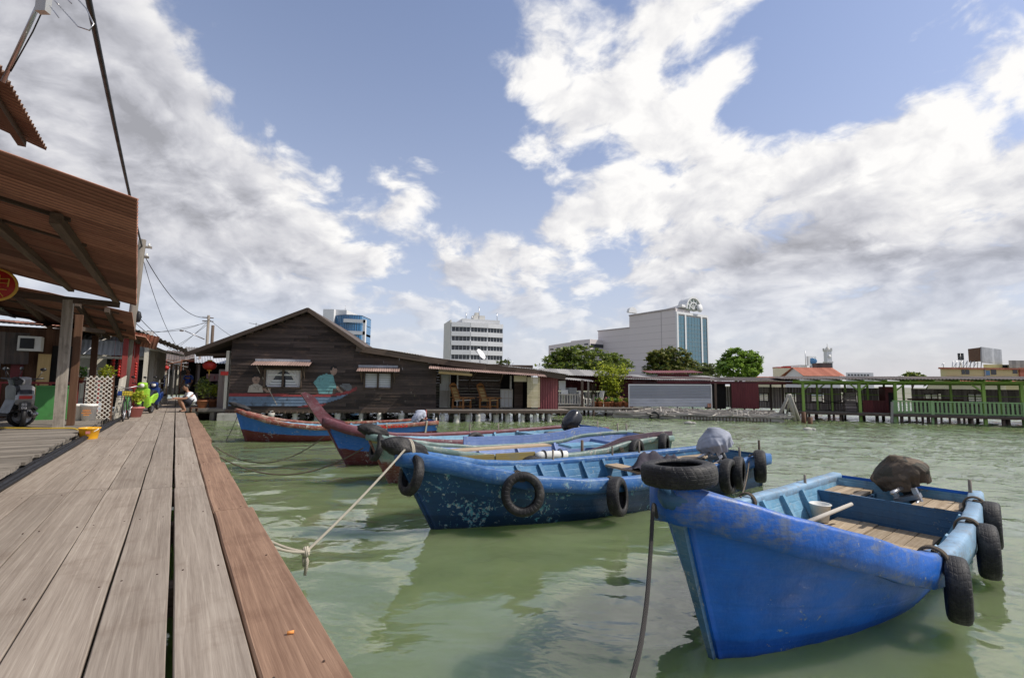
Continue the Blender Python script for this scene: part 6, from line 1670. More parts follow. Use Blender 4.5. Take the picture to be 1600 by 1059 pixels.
# shop stall behind the lantern
def stall():
    root = thing('shop_stall', 'open stall with blue tiled canopy and small red signboard behind the red lantern', 'stall', J(29, 2.0, 0))
    for (u, v) in ((28.2, .9), (28.2, 2.2), (31, .9), (31, 2.4)): mesh_of('post', 'pier_siding', root, lambda q: q.bar((u, v, DECK), (u, v, 2.9), .10, .10))
    q = JB(); q.corr((27.6, .7, 2.55), (0, 2.2, 0), (1.6, 0, .55), .12, .02, 0, .3, 3); q.build('canopy', M_['zinc'], root)
    q = JB(); q.corr((29.2, .3, 3.15), (0, 2.8, 0), (3.0, 0, .4), .12, .02, 0, .7, 3); q.build('roof', M_['dirty_zinc'], root)
    s = JB(); s.box((28.1, 1.65, 1.85), (.03, .85, .36)); so = s.build('signboard', M_['pink_sign'], root)
    rnd = random.Random(4); l = JB()
    for k in range(4):
        y = 1.36+.19*k
        for j in range(4): l.bar((28.075, y+rnd.uniform(-.06, .06), 1.85+rnd.uniform(-.12, .12)), (28.075, y+rnd.uniform(-.07, .07), 1.85+rnd.uniform(-.12, .12)), .022, .012)
    l.build('characters', M_['red_lacquer'], so)
    mesh_of('counter', 'pier_siding', root, lambda q: q.box((28.6, 1.7, DECK+.45), (.5, 1.2, .9)))
    mesh_of('back_wall', 'dark_interior', root, lambda q: q.box((31.2, 1.6, 1.6), (.05, 2.2, 2.2)))
m_plain('pink_sign', (.62, .36, .34), .6, .1)
stall()

# ---------------------------------------------------------------- far side of the basin
def zbox(q, x0, x1, y0, y1, z0, z1): q.box(((x0+x1)/2, (y0+y1)/2, (z0+z1)/2), (x1-x0, y1-y0, z1-z0)); return q
def wb(name, mat, parent, x0, x1, y0, y1, z0, z1): return zbox(MB(), x0, x1, y0, y1, z0, z1).build(name, MATS[mat], parent)
def open_shed():
    root = thing('open_shed', 'open red walled shed with pale railings between the red panel and the bamboo', 'shed', (4.5, 28, 0))
    random.seed(3)
    q = MB(); y = 26.3
    while y < 30: zbox(q, 2.6, 7.2-.4*(y > 28.5), y, y+.19, .40, .44); y += .2
    q.build('deck', M_['grey_timber'], root)
    MB().bar((2.4, 26.25, .36), (6.0, 26.25, .36), .06, .12).build('edge_beam', M_['grey_timber'], root)
    for x, y in ((2.7, 26.4), (3.4, 26.5), (4.5, 26.35), (5.6, 26.4), (3.0, 27.6), (4.2, 27.7), (5.4, 27.6)): MB().tube([(x, y, -1), (x, y, .36)], .07, 8).build('pile', M_['dark_timber'], root)
    q = MB(); q.corr((2.5, 30.6, .95+.35), (5.2, 0, 0), (0, 0, .95), .14, .02, 0, .2, 3); q.build('upper_wall', M_['dark_red_iron'], root)
    q = MB()
    for k in range(20): q.box((2.7+.24*k, 30.5, .85), (.22, .03, .75))
    q.build('lower_wall', M_['zinc'], root)
    q = MB(); q.corr((1.9, 28.6, 2.28), (4.4, .2, -.10), (0, 3.2, .45), .14, .02, 0, .8, 4); q.corr((2.6, 27.4, 2.02), (2.2, .2, -.16), (0, 1.6, .16), .14, .02, 0, .3, 3); q.build('roof', M_['dirty_zinc'], root)
    for x in (4.05,): MB().bar((x, 27.5, .44), (x, 27.5, 1.95), .13, .10).build('post', M_['dark_timber'], root)
    for x in (4.35, 4.65): MB().bar((x, 27.2, -.6), (x, 27.2, 1.15+.7*(x < 4.5)), .10, .09).build('post', M_['grey_timber'], root)
    r = MB(); r.bar((2.7, 27.5, 1.12), (4.0, 27.5, 1.12), .05, .05); r.bar((2.7, 27.5, .58), (4.0, 27.5, .58), .05, .05)
    for k in range(9): r.bar((2.75+.15*k, 27.5, .58), (2.75+.15*k, 27.5, 1.12), .07, .03)
    r.build('railing', M_['cream_timber'], root)
    wb('meter_box', 'white_paint', root, 2.75, 3.15, 27.9, 27.95, 1.35, 1.9); wb('notice', 'white_paint', root, 2.85, 3.25, 27.6, 27.62, 1.12, 1.38)
    wb('side_panel', 'zinc', root, 3.3, 3.95, 29.0, 29.04, 1.15, 1.5)
open_shed()
# white plastic chairs
def garden_chair(label, x, y, z, rz):
    root = thing('garden_chair', label, 'chair', (x, y, z), rz, 'white garden chairs on the far landing'); M = Matrix.Translation((x, y, z)) @ Matrix.Rotation(rz, 4, 'Z')
    for sx in (-.22, .22):
        for sy in (-.22, .22): MB(M).bar((sx*1.1, sy*1.1, 0), (sx, sy, .44), .045, .045).build('leg', M_['white_plastic'], root)
    q = MB(M); q.box((0, 0, .44), (.48, .48, .03)); q.build('seat', M_['white_plastic'], root)
    q = MB(M); q.bar((-.22, 0, .44), (-.32, 0, .90), .46, .03); q.build('backrest', M_['white_plastic'], root)
garden_chair('white garden chair on the far landing, left of the pair', 4.25, 27.7, .44, R(-40)); garden_chair('white garden chair on the far landing beside the flower pots', 5.0, 27.9, .44, R(200))
# bamboo clump and pots
def bamboo():
    root = thing('bamboo_clump', 'bright yellow green bamboo clump standing beside the flower pots', 'bamboo', (5.95, 28.6, .4))
    rnd = random.Random(8); q = MB(); l = MB()
    for k in range(26):
        a = rnd.uniform(0, 6.28); r = rnd.uniform(0, .5); b = Vector((5.92+r*math.cos(a), 28.6+r*.6*math.sin(a), .42)); h = rnd.uniform(1.4, 2.5); ln = Vector((rnd.gauss(0, .28)+(.12 if rnd.random() > .5 else -.05), rnd.gauss(0, .2), 0))
        pts = [b, b+ln*.3+V3(0, 0, h*.5), b+ln*.8+V3(0, 0, h*.85), b+ln*1.7+V3(0, 0, h)]
        q.tube(pts, [.016, .013, .009, .004], 5)
        for j in range(60):
            t = rnd.uniform(.22, 1); p = pts[min(2, int(t*3))].lerp(pts[min(3, int(t*3)+1)], (t*3) % 1)
            leaf_cloud(l, p+V3(rnd.gauss(0, .16), rnd.gauss(0, .14), rnd.gauss(0, .07)), (.08, .08, .05), 2, .085, rnd.random())
    q.build('stems', M_['leaf_olive'], root); l.build('foliage', M_['leaf_lime'], root)
bamboo()
def bush(label, c, rad, n, ls, mat, seed, name='bush', group=None):
    root = thing(name, label, 'bush', c, 0, group); c = Vector(c); q = MB(); rnd = random.Random(seed)
    for k in range(7): q.tube([c, c+V3(rnd.uniform(-.6, .6)*rad[0], rnd.uniform(-.5, .5)*rad[1], rad[2]*1.5)], [.03, .01], 5)
    q.build('stems', M_['dark_timber'], root)
    q = MB(); leaf_cloud(q, c+V3(0, 0, rad[2]), rad, n, ls, seed); q.build('foliage', M_[mat], root)
bush('sparse brownish shrub to the left of the bamboo', (4.95, 28.9, .45), (.35, .3, .85), 260, .05, 'leaf_rust', 4)
rnd_ = random.Random(31)
for k in range(14):
    x = 4.75+.155*k+rnd_.uniform(-.04, .04); y = 27.5-.02*k+rnd_.uniform(-.2, .3)
    pot_plant('terracotta pot of flowers in the row below the bamboo', (x, y, .44), rnd_.uniform(.11, .15), rnd_.uniform(.22, .34), (.16, .16, .16), rnd_.choice(('leaf_pot', 'leaf_lime', 'leaf_dark')), 'terracotta_pot', 50+k, 'terracotta pots in front of the bamboo', flowers=(k % 3 == 1), n=70, ls=.06, stem=.02)
# pale corrugated screen
def zinc_fence():
    root = thing('zinc_fence', 'large pale grey screen of ribbed metal sheets on the far landing', 'fence', (9, 27, 0))
    q = MB(); q.corr((6.62, 27.0, .50), (0, 0, 1.20), (4.45, -.35, .03), .085, .016, .0, .2, 10, .004); q.build('sheeting', M_['zinc'], root)
    MB().bar((6.6, 27.02, 1.72), (11.1, 26.66, 1.75), .03, .05).build('top_rail', M_['white_paint'], root)
    MB().bar((11.09, 26.63, .3), (11.09, 26.63, 1.76), .045, .045).build('end_post', M_['white_paint'], root)
    MB().bar((6.6, 26.99, .3), (6.6, 26.99, 1.72), .045, .045).build('end_post', M_['white_paint'], root)
    q = MB(); q.box((10.95, 26.62, .62), (.2, .012, .2)); q.build('rust_patch', M_['rust_iron'], root)
    for k in range(6): MB().bar((6.8+.85*k, 27.1, .3), (6.8+.85*k, 27.08, 1.7), .06, .06).build('post', M_['dark_timber'], root)
zinc_fence()
def red_sheds():
    root = thing('red_shed', 'long dark red shed with a low roof behind the pale metal screen', 'shed', (9, 30, 0))
    q = MB()
    for k in range(11): q.box((9.3, 29.2+.01*(k % 2), .5+.16*k), (5.6, .03, .155))
    q.build('wall', M_['dark_red_iron'], root)
    q = MB(); q.corr((6.0, 28.4, 2.05), (7.4, -.3, -.02), (0, 5, .35), .14, .02, 0, .6, 4); q.build('roof', M_['dirty_zinc'], root)
    q = MB(); q.corr((8.4, 28.0, 1.98), (7.5, -1.6, .03), (.5, 4, .25), .14, .02, 0, .9, 4); q.build('roof_extension', M_['tile_roof'], root)
    q = MB(); q.corr((9.6, 31.5, 2.10), (2.0, -.2, 0), (0, 0, .35), .14, .02, 0, .5, 2); q.build('clerestory', M_['red_iron'], root)
    q = MB(); q.corr((9.0, 31.2, 2.48), (3.4, -.3, .05), (0, 2, .2), .14, .02, 0, .5, 2); q.build('upper_roof', M_['red_iron'], root)
    MB().bar((8.5, 28.0, 1.88), (15.8, 26.4, 1.90), .08, .14).build('fascia', M_['dark_red_iron'], root)
    wb('side_wall', 'dark_interior', root, 5.9, 6.6, 28.6, 28.64, .45, 1.2)
    q = MB(); q.corr((12.15, 26.5, .48), (1.35, -.28, 0), (0, 0, 1.36), .12, .018, 0, .3, 3); q.build('red_panel', M_['dark_red_iron'], root)
    q = MB(); q.box((11.7, 27.6, 1.1), (1.2, .04, 1.4)); q.build('dark_recess', M_['dark_interior'], root)
    MB().bar((11.35, 26.7, .4), (11.35, 26.7, 1.85), .09, .09).build('post', M_['dark_timber'], root)
red_sheds()
# heap of weathered timber that was once a landing
def timber_raft():
    root = thing('timber_landing', 'collapsed landing of bleached poles and planks floating before the metal screen', 'landing stage', (9.5, 24, 0))
    rnd = random.Random(17); A = Vector((5.3, 25.2, 0)); B = Vector((13.0, 23.0, 0)); d = (B-A).normalized(); n = Vector((-d.y, d.x, 0)); L = (B-A).length
    q = MB()
    for k in range(7):
        w = k*.38; z = .08+.03*k
        q.bar(A+n*w+V3(0, 0, z), B+n*w+V3(0, 0, z+rnd.uniform(-.05, .05)), .14, .12)
    for k in range(5):
        q.bar(A+d*rnd.uniform(0, .5)+n*(.02+.25*k)+V3(0, 0, .18+.03*k), B-d*rnd.uniform(0, .8)+n*(.02+.25*k)+V3(0, 0, .20+.03*k), .10, .035)
    q.build('bearers', M_['pale_driftwood'], root)
    q = MB()
    for k in range(260):
        t = rnd.random()*L; w = rnd.uniform(-.1, 2.4); p = A+d*t+n*w+V3(0, 0, .16+.075*w+rnd.uniform(0, .12)); a = rnd.choice((rnd.gauss(0, .2), rnd.gauss(1.57, .3), rnd.gauss(0, .1))); ln = rnd.uniform(.4, 1.9)
        v = (d*math.cos(a)+n*math.sin(a))*ln/2+V3(0, 0, rnd.gauss(0, .04))
        q.bar(p-v, p+v, rnd.choice((.05, .07, .12)), rnd.choice((.035, .05)))
    q.build('loose_planks', M_['pale_driftwood'], root)
    q = MB()
    for k in range(26):
        t = rnd.random()*L; w = rnd.uniform(0, 1.6); p = A+d*t+n*w; q.tube([p+V3(0, 0, -.3), p+V3(rnd.gauss(0, .03), 0, rnd.uniform(.30, .58))], rnd.uniform(.02, .035), 6)
    q.build('stakes', M_['pale_driftwood'], root)
    q = MB()
    for k in range(28):
        p = A+d*(L*.42+k*.15)+n*-.06; q.bar(p+V3(0, 0, -.3), p+V3(0, 0, .16), .05, .05)
    q.build('fringe_stakes', M_['dark_timber'], root)
    t_ = MB(); tyre_mesh(t_, A+d*2.1-n*.12+V3(0, 0, .12), n, .26, .16); tag(t_.build('tyre_fender', M_['tyre']), 'tyre half under water against the collapsed timber landing', 'tyre', TY)
    r2 = thing('leaning_posts', 'leaning frame of bleached posts at the right end of the collapsed landing', 'posts', (13.1, 23.2, 0))
    top = at(1233, 617, 23.3)
    for (x, y, r) in ((1212, 661, .085), (1243, 661, .10), (1250, 661, .10), (1228, 655, .06), (1238, 652, .06)):
        b = gp(x, y, -.1); MB().tube([b, top+V3(rnd.uniform(-.05, .05), rnd.uniform(-.05, .05), rnd.uniform(-.02, .06))], [r, r*.75], 8).build('post', M_['pale_driftwood'], r2)
    for (x, y, h) in ((1256, 660, .5), (1266, 661, .28)): 
        b = gp(x, y, 0); tag(MB().tube([b-V3(0, 0, .5), b+V3(0, 0, h)], .10, 8).build('pile_stump', M_['brown_timber']), ('taller rotted pile stump beside the leaning timber frame', 'short rotted pile stump right of the taller one')[h < .4], 'pile stump')
timber_raft()
for (x, y, l) in ((1076, 661, 'small pale float drifting in front of the collapsed landing'), (1262, 671, 'small dark float drifting in front of the pile stumps')):
    b = gp(x, y, .02); q = MB(); q.blob(b, (.2, .12, .09), 12, 8, .3, 3, x); q.blob(b+V3(.22, 0, 0), (.12, .1, .06), 10, 6, .3, 3, x); tag(q.build('float', M_['concrete']), l, 'float')

# ---- long pier with green posts
PA2 = Vector((15.45, 25.55, 0)); PT = math.atan2(-3.1, 8.3)
PE1 = Vector((math.cos(PT), math.sin(PT), 0)); PE2 = Vector((-math.sin(PT), math.cos(PT), 0))
PM = Matrix(((PE1.x, PE2.x, 0, PA2.x), (PE1.y, PE2.y, 0, PA2.y), (0, 0, 1, 0), (0, 0, 0, 1)))
def onpier(x, y, off=0.0):
    d = ray(x, y); t = ((PA2+PE2*off-C0).dot(PE2))/d.dot(PE2); p = C0+d*t-PA2; return p.dot(PE1), p.z
def PB(): return MB(PM)
def pier():
    root = thing('covered_pier', 'long covered pier with lime green posts and a dark plank wall on the right', 'pier', PM @ Vector((6, 1, 0)))
    def pm(name, mat, fn, parent=None): q = PB(); fn(q); return q.build(name, M_[mat], parent or root)
    zd = .42; L0, L1 = -.4, 16.0
    posts = [onpier(x, 620)[0] for x in (1255, 1343, 1399, 1537, 1597)]
    posts += [posts[-1]+2.2, posts[-1]+4.2]
    zt = 1.93
    for a in posts: pm('post', 'green_timber', lambda q: q.bar((a, 0, .0), (a, 0, zt), .12, .12))
    back = [onpier(x, 620, 1.5)[0] for x in (1277, 1300, 1321, 1356, 1382, 1412, 1486, 1562)]
    for a in back+[back[-1]+1.6, back[-1]+3.2]: pm('post', 'green_timber', lambda q: q.bar((a, 1.5, zd), (a, 1.5, zt-.05), .085, .085))
    for a, s in ((posts[0], 1), (posts[1], -1), (posts[1], 1), (posts[2], 1), (posts[3], -1), (back[0], 1)):
        b = 1.5 if a == back[0] else 0; pm('brace', 'green_timber', lambda q: q.bar((a, b, zt-.42), (a+s*.42, b, zt-.04), .055, .06))
    pm('front_beam', 'green_timber', lambda q: q.bar((L0, 0, zt+.03), (L1, 0, zt+.10), .10, .11))
    pm('rear_beam', 'green_timber', lambda q: q.bar((L0+.5, 1.5, zt-.06), (L1, 1.5, zt+.02), .08, .10))
    for k in range(17): a = L0+.2+k*.95; pm('rafter', 'green_timber', lambda q: q.bar((a, -.55, zt+.10+.004*k), (a, 3.2, zt+.24+.004*k), .05, .07))
    q = PB(); q.corr((L0-.6, -.7, zt+.17), (L1-L0+.6, 0, .07), (0, 4.6, .20), .14, .02, .0, .4, 6, .02); q.build('roof', M_['tile_roof'], root)
    pm('deck', 'grey_timber', lambda q: [q.box(((L0+L1)/2, -.12+.19*k, zd-.02), (L1-L0, .182, .04)) for k in range(18)])
    pm('edge_beam', 'dark_timber', lambda q: (q.bar((L0, -.22, zd-.09), (L1, -.22, zd-.09), .06, .10), q.bar((L0, 1.5, zd-.1), (L1, 1.5, zd-.1), .1, .12)))
    rnd = random.Random(2); k = 0; a = L0+.1
    while a < L1:
        r = rnd.uniform(.045, .075); b = rnd.choice((-.1, .0, .6, 1.4)); pm('pile', 'dark_timber', lambda q: q.tube([(a, b, -1), (a+rnd.gauss(0, .02), b, zd-.06)], r, 7)); a += rnd.uniform(.20, .34); k += 1
    # plank wall at the back, left of the pier too
    q = PB(); a = -4.2
    gaps = [(onpier(1390, 620, 2.4)[0], onpier(1424, 620, 2.4)[0])]
    WN = []
    for (xa, xb, ya, yb) in ((1186, 1201, 614, 627), (1227, 1242, 614, 628), (1267, 1285, 614, 628), (1318, 1338, 613, 628), (1445, 1466, 615, 626), (1512, 1536, 615, 632)):
        w0, wz1 = onpier(xa, ya, 2.36); w1, wz0 = onpier(xb, yb, 2.36); WN.append((w0, w1, wz0, wz1))
    ZT = 1.66
    while a < L1:
        if gaps[0][0] < a < gaps[0][1] and q.v: q.build('plank_wall', M_['pier_siding'], root); q = PB()
        w = rnd.uniform(.11, .17); yy = 2.4+rnd.uniform(-.006, .006)
        hit = [n for n in WN if a+w > n[0] and a < n[1]]
        if not any(g0 < a < g1 for g0, g1 in gaps):
            if hit:
                q.box((a+w/2, yy, (zd+hit[0][2])/2), (w-.008, .025, hit[0][2]-zd)); q.box((a+w/2, yy, (ZT+hit[0][3])/2), (w-.008, .025, ZT-hit[0][3]))
            else: q.box((a+w/2, yy, (zd+ZT)/2), (w-.008, .025, ZT-zd))
        a += w
    q.build('plank_wall', M_['pier_siding'], root)
    for z, c in ((1.30, 'green_timber'), (.80, 'dark_timber')):
        for (a0, a1) in ((L0, gaps[0][0]), (gaps[0][1], L1)): pm('wall_rail', c, lambda q: q.bar((a0, 2.37, z), (a1, 2.37, z), .03, .045))
    for a in (-3.9, -3.3, -2.6, -2.1, -1.2, -.6): pm('dark_post', 'dark_timber', lambda q: q.bar((a, 1.9, 0), (a, 1.9, 1.85), .09, .09))
    pm('dark_beam', 'dark_timber', lambda q: q.bar((-4.4, 1.9, 1.86), (L0, 1.9, 1.88), .09, .14))
    q = PB(); q.corr((-4.5, 1.0, 2.0), (4.1, 0, .03), (0, 3.4, .2), .14, .02, 0, .3, 4); q.build('side_roof', M_['tile_roof'], root)
    for (a0, a1, z0, z1) in WN:
        w = PB()
        for j in range(5): w.box(((a0+a1)/2, 2.40, lerp(z0, z1, (j+.5)/5)), (a1-a0-.02, .012, (z1-z0)/5*.55), rot=Matrix.Rotation(-.5, 3, 'X'))
        wo = w.build('window', M_['window_pale'], root)
        pm('frame', 'dark_timber', lambda q: (q.box(((a0+a1)/2, 2.375, z0), (a1-a0+.06, .03, .04)), q.box(((a0+a1)/2, 2.375, z1), (a1-a0+.06, .03, .04)), q.box(((a0+a1)/2, 2.37, (z0+z1)/2), (.05, .03, z1-z0)), q.box((a0, 2.37, (z0+z1)/2), (.05, .03, z1-z0)), q.box((a1, 2.37, (z0+z1)/2), (.05, .03, z1-z0))), wo)
    a0 = onpier(1347, 620, .6)[0]; a1 = onpier(1383, 620, .6)[0]
    pm('red_panel', 'dark_red_iron', lambda q: q.corr((a0, .55, zd), (a1-a0+.1, 0, 0), (0, 0, .62), .12, .015, 0, .2, 2))
    a2 = onpier(1398, 620, .6)[0]
    pm('red_cabin', 'dark_red_iron', lambda q: q.box(((a1+a2)/2, 1.0, (zd+1.75)/2+.0), (a2-a1, .9, 1.75-zd)))
    pm('cabin_door', 'dark_interior', lambda q: q.box((a2-.16, .54, 1.0), (.24, .02, .9)))
    # railing of flat boards
    ra, rb = onpier(1396, 640)[0], L1-.2
    pm('hand_rail', 'pale_green_timber', lambda q: (q.bar((ra, -.06, zd+.62), (rb, -.06, zd+.62), .07, .06), q.bar((ra, -.06, zd+.06), (rb, -.06, zd+.06), .05, .06)))
    a = ra+.12; k = 0
    while a < rb and k < 92:
        pm('baluster', 'pale_green_timber', lambda q: q.bar((a, -.06, zd+.08), (a, -.06, zd+.60), .085, .03, up=(0, 1, 0))); a += .165; k += 1
    for a in (posts[2]-.1, (posts[2]+posts[3])/2-.3, posts[4]): pm('rail_post', 'pale_green_timber', lambda q: q.bar((a, -.07, 0), (a, -.07, zd+.66), .12, .10))
    pm('bench_top', 'brown_timber', lambda q: q.box((onpier(1462, 622, 1.8)[0], 1.9, 1.10), (2.2, .45, .08)))
    aa, bb = onpier(1285, 626, 1.4)[0], onpier(1322, 626, 1.4)[0]
    pm('hanging_hose', 'cable_black', lambda q: q.tube(sagged((aa, 1.44, 1.05), (bb, 1.44, 1.10), .18, 10), .02, 6))
    sa = onpier(1327, 620, 1.0)[0]
    pm('stacked_crates', 'pier_siding', lambda q: [q.box((sa+rnd.uniform(-.03, .03), 1.0, zd+.08+.145*k), (.5, .45, .12)) for k in range(7)])
    st = onpier(1389, 640)[0]
    pm('leaning_stake', 'pale_driftwood', lambda q: q.bar((st-.05, -.35, -.4), (st+.05, -.3, 1.0), .10, .08))
m_plain('window_pale', (.58, .60, .58), .4, .15, 3, bump=0)
pier()

# ---------------------------------------------------------------- trees
def tree(label, base, h, crowns, leaf, n, ls, seed, trunk_r=.18, group='trees behind the sheds'):
    root = thing('tree', label, 'tree', base, 0, group); rnd = random.Random(seed); b = Vector(base)
    q = MB(); fork = b+V3(0, 0, h*.38)
    q.tube([b-V3(0, 0, .3), b+V3(.05, 0, h*.2), fork], [trunk_r, trunk_r*.8, trunk_r*.7], 8)
    for (cx, cy, cz, rx, ry, rz) in crowns:
        c = b+V3(cx, cy, cz); q.tube([fork, fork.lerp(c, .5)+V3(0, 0, .1), c], [trunk_r*.55, trunk_r*.35, trunk_r*.12], 6)
        for k in range(4): e = c+V3(rnd.uniform(-.8, .8)*rx, rnd.uniform(-.8, .8)*ry, rnd.uniform(-.3, .8)*rz); q.tube([fork.lerp(c, .7), e], [trunk_r*.2, trunk_r*.05], 5)
    q.build('trunk', M_['dark_timber'], root)
    l = MB(); tot = sum(c[3]*c[5] for c in crowns)
    for (cx, cy, cz, rx, ry, rz) in crowns:
        nn = int(n*rx*rz/tot); ncl = max(5, nn//14)
        for k in range(ncl):
            while True:
                d = Vector((rnd.uniform(-1, 1), rnd.uniform(-1, 1), rnd.uniform(-1, 1)))
                if .35 < d.length <= 1: break
            d = d.normalized()*(d.length**.5)*(.82+.36*rnd.random()) 
            c = b+V3(cx+d.x*rx, cy+d.y*ry, cz+d.z*rz); leaf_cloud(l, c, (rx*.17+.12, ry*.17+.12, rz*.13+.08), 14, ls, rnd.random())
    l.build('crown', M_[leaf], root)
def tree_px(label, Y, x, ytop, crowns_px, leaf, n, ls, seed, tr=.2):
    """crowns given by where they show: (x, y, half width px, half height px)"""
    g_ = at(x, 600, Y); base = Vector((g_.x, Y, .35)); k = Y/F_PX; cr = []
    for (cx, cy, rx, ry) in crowns_px:
        c = at(cx, cy, Y); cr.append((c.x-base.x, random.uniform(-.5, .5), c.z-base.z, rx*k*1.12, rx*k, ry*k*1.15))
    tree(label, base, (at(x, ytop, Y).z-.35), cr, leaf, int(n*1.35), ls*1.2, seed, tr)
random.seed(12)
tree_px('spreading dark almond tree furthest left, in front of the parking building', 46, 905, 540, [(872, 568, 26, 12), (900, 553, 28, 10), (880, 556, 18, 10), (930, 565, 34, 14), (955, 572, 24, 12), (918, 547, 12, 7), (895, 577, 40, 9), (960, 562, 16, 8)], 'leaf_dark', 5200, .17, 3, .22)
tree_px('round dense tree with reddish leaves at the foot of the pink building', 50, 1046, 548, [(1030, 562, 18, 14), (1052, 562, 22, 15), (1070, 574, 18, 13), (1040, 578, 30, 12), (1020, 558, 10, 7)], 'leaf_rust', 4600, .18, 4, .22)
tree_px('pale thin tree between the two round trees', 56, 1105, 568, [(1096, 576, 16, 10), (1114, 578, 16, 10), (1104, 586, 24, 8)], 'leaf_olive', 1700, .17, 5, .15)
tree_px('bright green round tree right of the glass facade', 48, 1157, 546, [(1150, 556, 15, 11), (1166, 562, 18, 13), (1150, 575, 24, 15), (1174, 574, 13, 14), (1135, 570, 10, 10)], 'leaf_mid', 4600, .17, 6, .22)
tree_px('small dark tree showing above the pier roof', 60, 1425, 582, [(1420, 588, 10, 5), (1433, 588, 8, 5), (1424, 592, 16, 5)], 'leaf_dark', 900, .2, 7, .15)
tree_px('small tree top rising behind the long low roof', 70, 786, 560, [(788, 570, 9, 7), (782, 577, 8, 6)], 'leaf_olive', 500, .25, 8, .15)
tree_px('low green tree top at the right end of the mural house roof', 60, 832, 576, [(832, 580, 8, 4), (826, 583, 8, 4)], 'leaf_mid', 350, .2, 9, .12)
def palm(label, base, h, seed):
    root = thing('palm_tree', label, 'palm', base); rnd = random.Random(seed); b = Vector(base); t = b+V3(.15, 0, h)
    MB().tube([b, b.lerp(t, .5)+V3(.08, 0, 0), t], [.16, .13, .11], 8).build('trunk', M_['grey_timber'], root)
    q = MB()
    for k in range(16):
        a = 6.28*k/16+rnd.uniform(-.2, .2); up = rnd.uniform(.1, .9); d = V3(math.cos(a), math.sin(a), 0); p0 = t
        for j in range(9):
            s = (j+1)/9; p = t+d*1.7*s+V3(0, 0, up*s*1.3-1.6*s*s); sd_ = d.cross(V3(0, 0, 1))
            for sg in (-1, 1): q.add([p0, p, p+sd_*sg*.42*(1-s*.6)+V3(0, 0, -.22), p0+sd_*sg*.42*(1-s*.6)+V3(0, 0, -.2)], [(0, 1, 2, 3)], None, rnd.random())
            p0 = p
    q.build('crown', M_['leaf_olive'], root)
palm('palm tree showing above the pier roof left of the yellow building', (at(1468, 600, 62).x, 62, .35), 2.6, 3)

# ---------------------------------------------------------------- town beyond
def tower_frame(x0, y0, x1, y1, z0=.3):
    """frame along a facade from (x0,y0) to (x1,y1): returns matrix, length"""
    a = Vector((x0, y0, 0)); b = Vector((x1, y1, 0)); e = (b-a).normalized(); n = Vector((-e.y, e.x, 0))
    return Matrix(((e.x, n.x, 0, a.x), (e.y, n.y, 0, a.y), (0, 0, 1, z0), (0, 0, 0, 1))), (b-a).length
def bx(M, mat, name, root, x0, x1, y0, y1, z0, z1):
    q = MB(M); zbox(q, x0, x1, y0, y1, z0, z1); return q.build(name, M_[mat], root)
def radial(name, mat, root, xa, xb, Y, dep, z0, z1):
    a, b = px_x(xa, Y), px_x(xb, Y); k = (Y+dep)/Y; q = MB(); P = [(a, Y), (b, Y), (b*k, Y+dep), (a*k+.4, Y+dep)]
    q.add([(x, y, z0) for x, y in P]+[(x, y, z1) for x, y in P], [(3, 2, 1, 0), (4, 5, 6, 7)]+[(i, (i+1) % 4, 4+(i+1) % 4, 4+i) for i in range(4)], None, .5)
    return q.build(name, M_[mat], root)
def px_x(x, Y): return at(x, 590, Y).x
def px_z(y, Y, x=800): return at(x, y, Y).z
def office():
    Y = 180; x0, xm, x1 = px_x(684, Y), px_x(704, Y-6), px_x(783, Y-2)
    root = thing('office_building', 'white office block with four bands of dark windows behind the long low roof', 'building', (x0, Y, 0))
    zt = px_z(505, Y, 735); zb = .3
    M, L = tower_frame(xm, Y-6, x1, Y)
    bx(M, 'pale_wall', 'core', root, 0, L, .6, 13.9, 0, zt-.5)
    bx(M, 'pale_wall', 'end_wall', root, -.4, -.003, .5, 14, 0, zt+.2)
    fh = 14.1/746*Y
    tops = [px_z(508, Y, 735)-k*fh for k in range(7)]
    for k, zt_ in enumerate(tops):
        # white spandrel, set proud, folded in three planes like the real front
        q = MB(M); n = 3; xs = [0, L*.36, L*.70, L*1.02]; ys = [0, -1.1, -.9, -.2]
        for i in range(3):
            q.bar((xs[i], ys[i]+.5, zt_-fh*.22), (xs[i+1], ys[i+1]+.5, zt_-fh*.22), 1.2, fh*.50)
        q.build('spandrel', M_['grey_white_wall'], root)
        w = MB(M)
        for i in range(3): w.bar((xs[i], ys[i]+.75, zt_-fh*.72), (xs[i+1], ys[i+1]+.75, zt_-fh*.72), .6, fh*.5)
        wo = w.build('window_band', M_['window_dark'], root)
        m2 = MB(M)
        for i in range(3):
            for j in range(5): t = (j+.0)/5; x = lerp(xs[i], xs[i+1], t); y = lerp(ys[i], ys[i+1], t); m2.box((x, y+.42, zt_-fh*.72), (.11 if j else .4, .2, fh*.5))
        m2.build('mullions', M_['grey_white_wall'], wo)
    bx(M, 'grey_white_wall', 'parapet', root, L*.2, L*.95, -.3, 10, zt-.5, zt+.8)
    q = MB(M)
    zbox(q, L*.45, L*.68, 2, 6, zt+.8, zt+2.6); zbox(q, L*.50, L*.58, 3, 5, zt+2.6, zt+3.8); q.build('plant_room', M_['pale_wall'], root)
    for x, h in ((.30, 3.4), (.42, 2.4), (.56, 6), (.93, 4)):
        MB(M).tube([(L*x, 2, zt), (L*x, 2, zt+h)], .14, 5).build('mast', M_['steel'], root)
office()
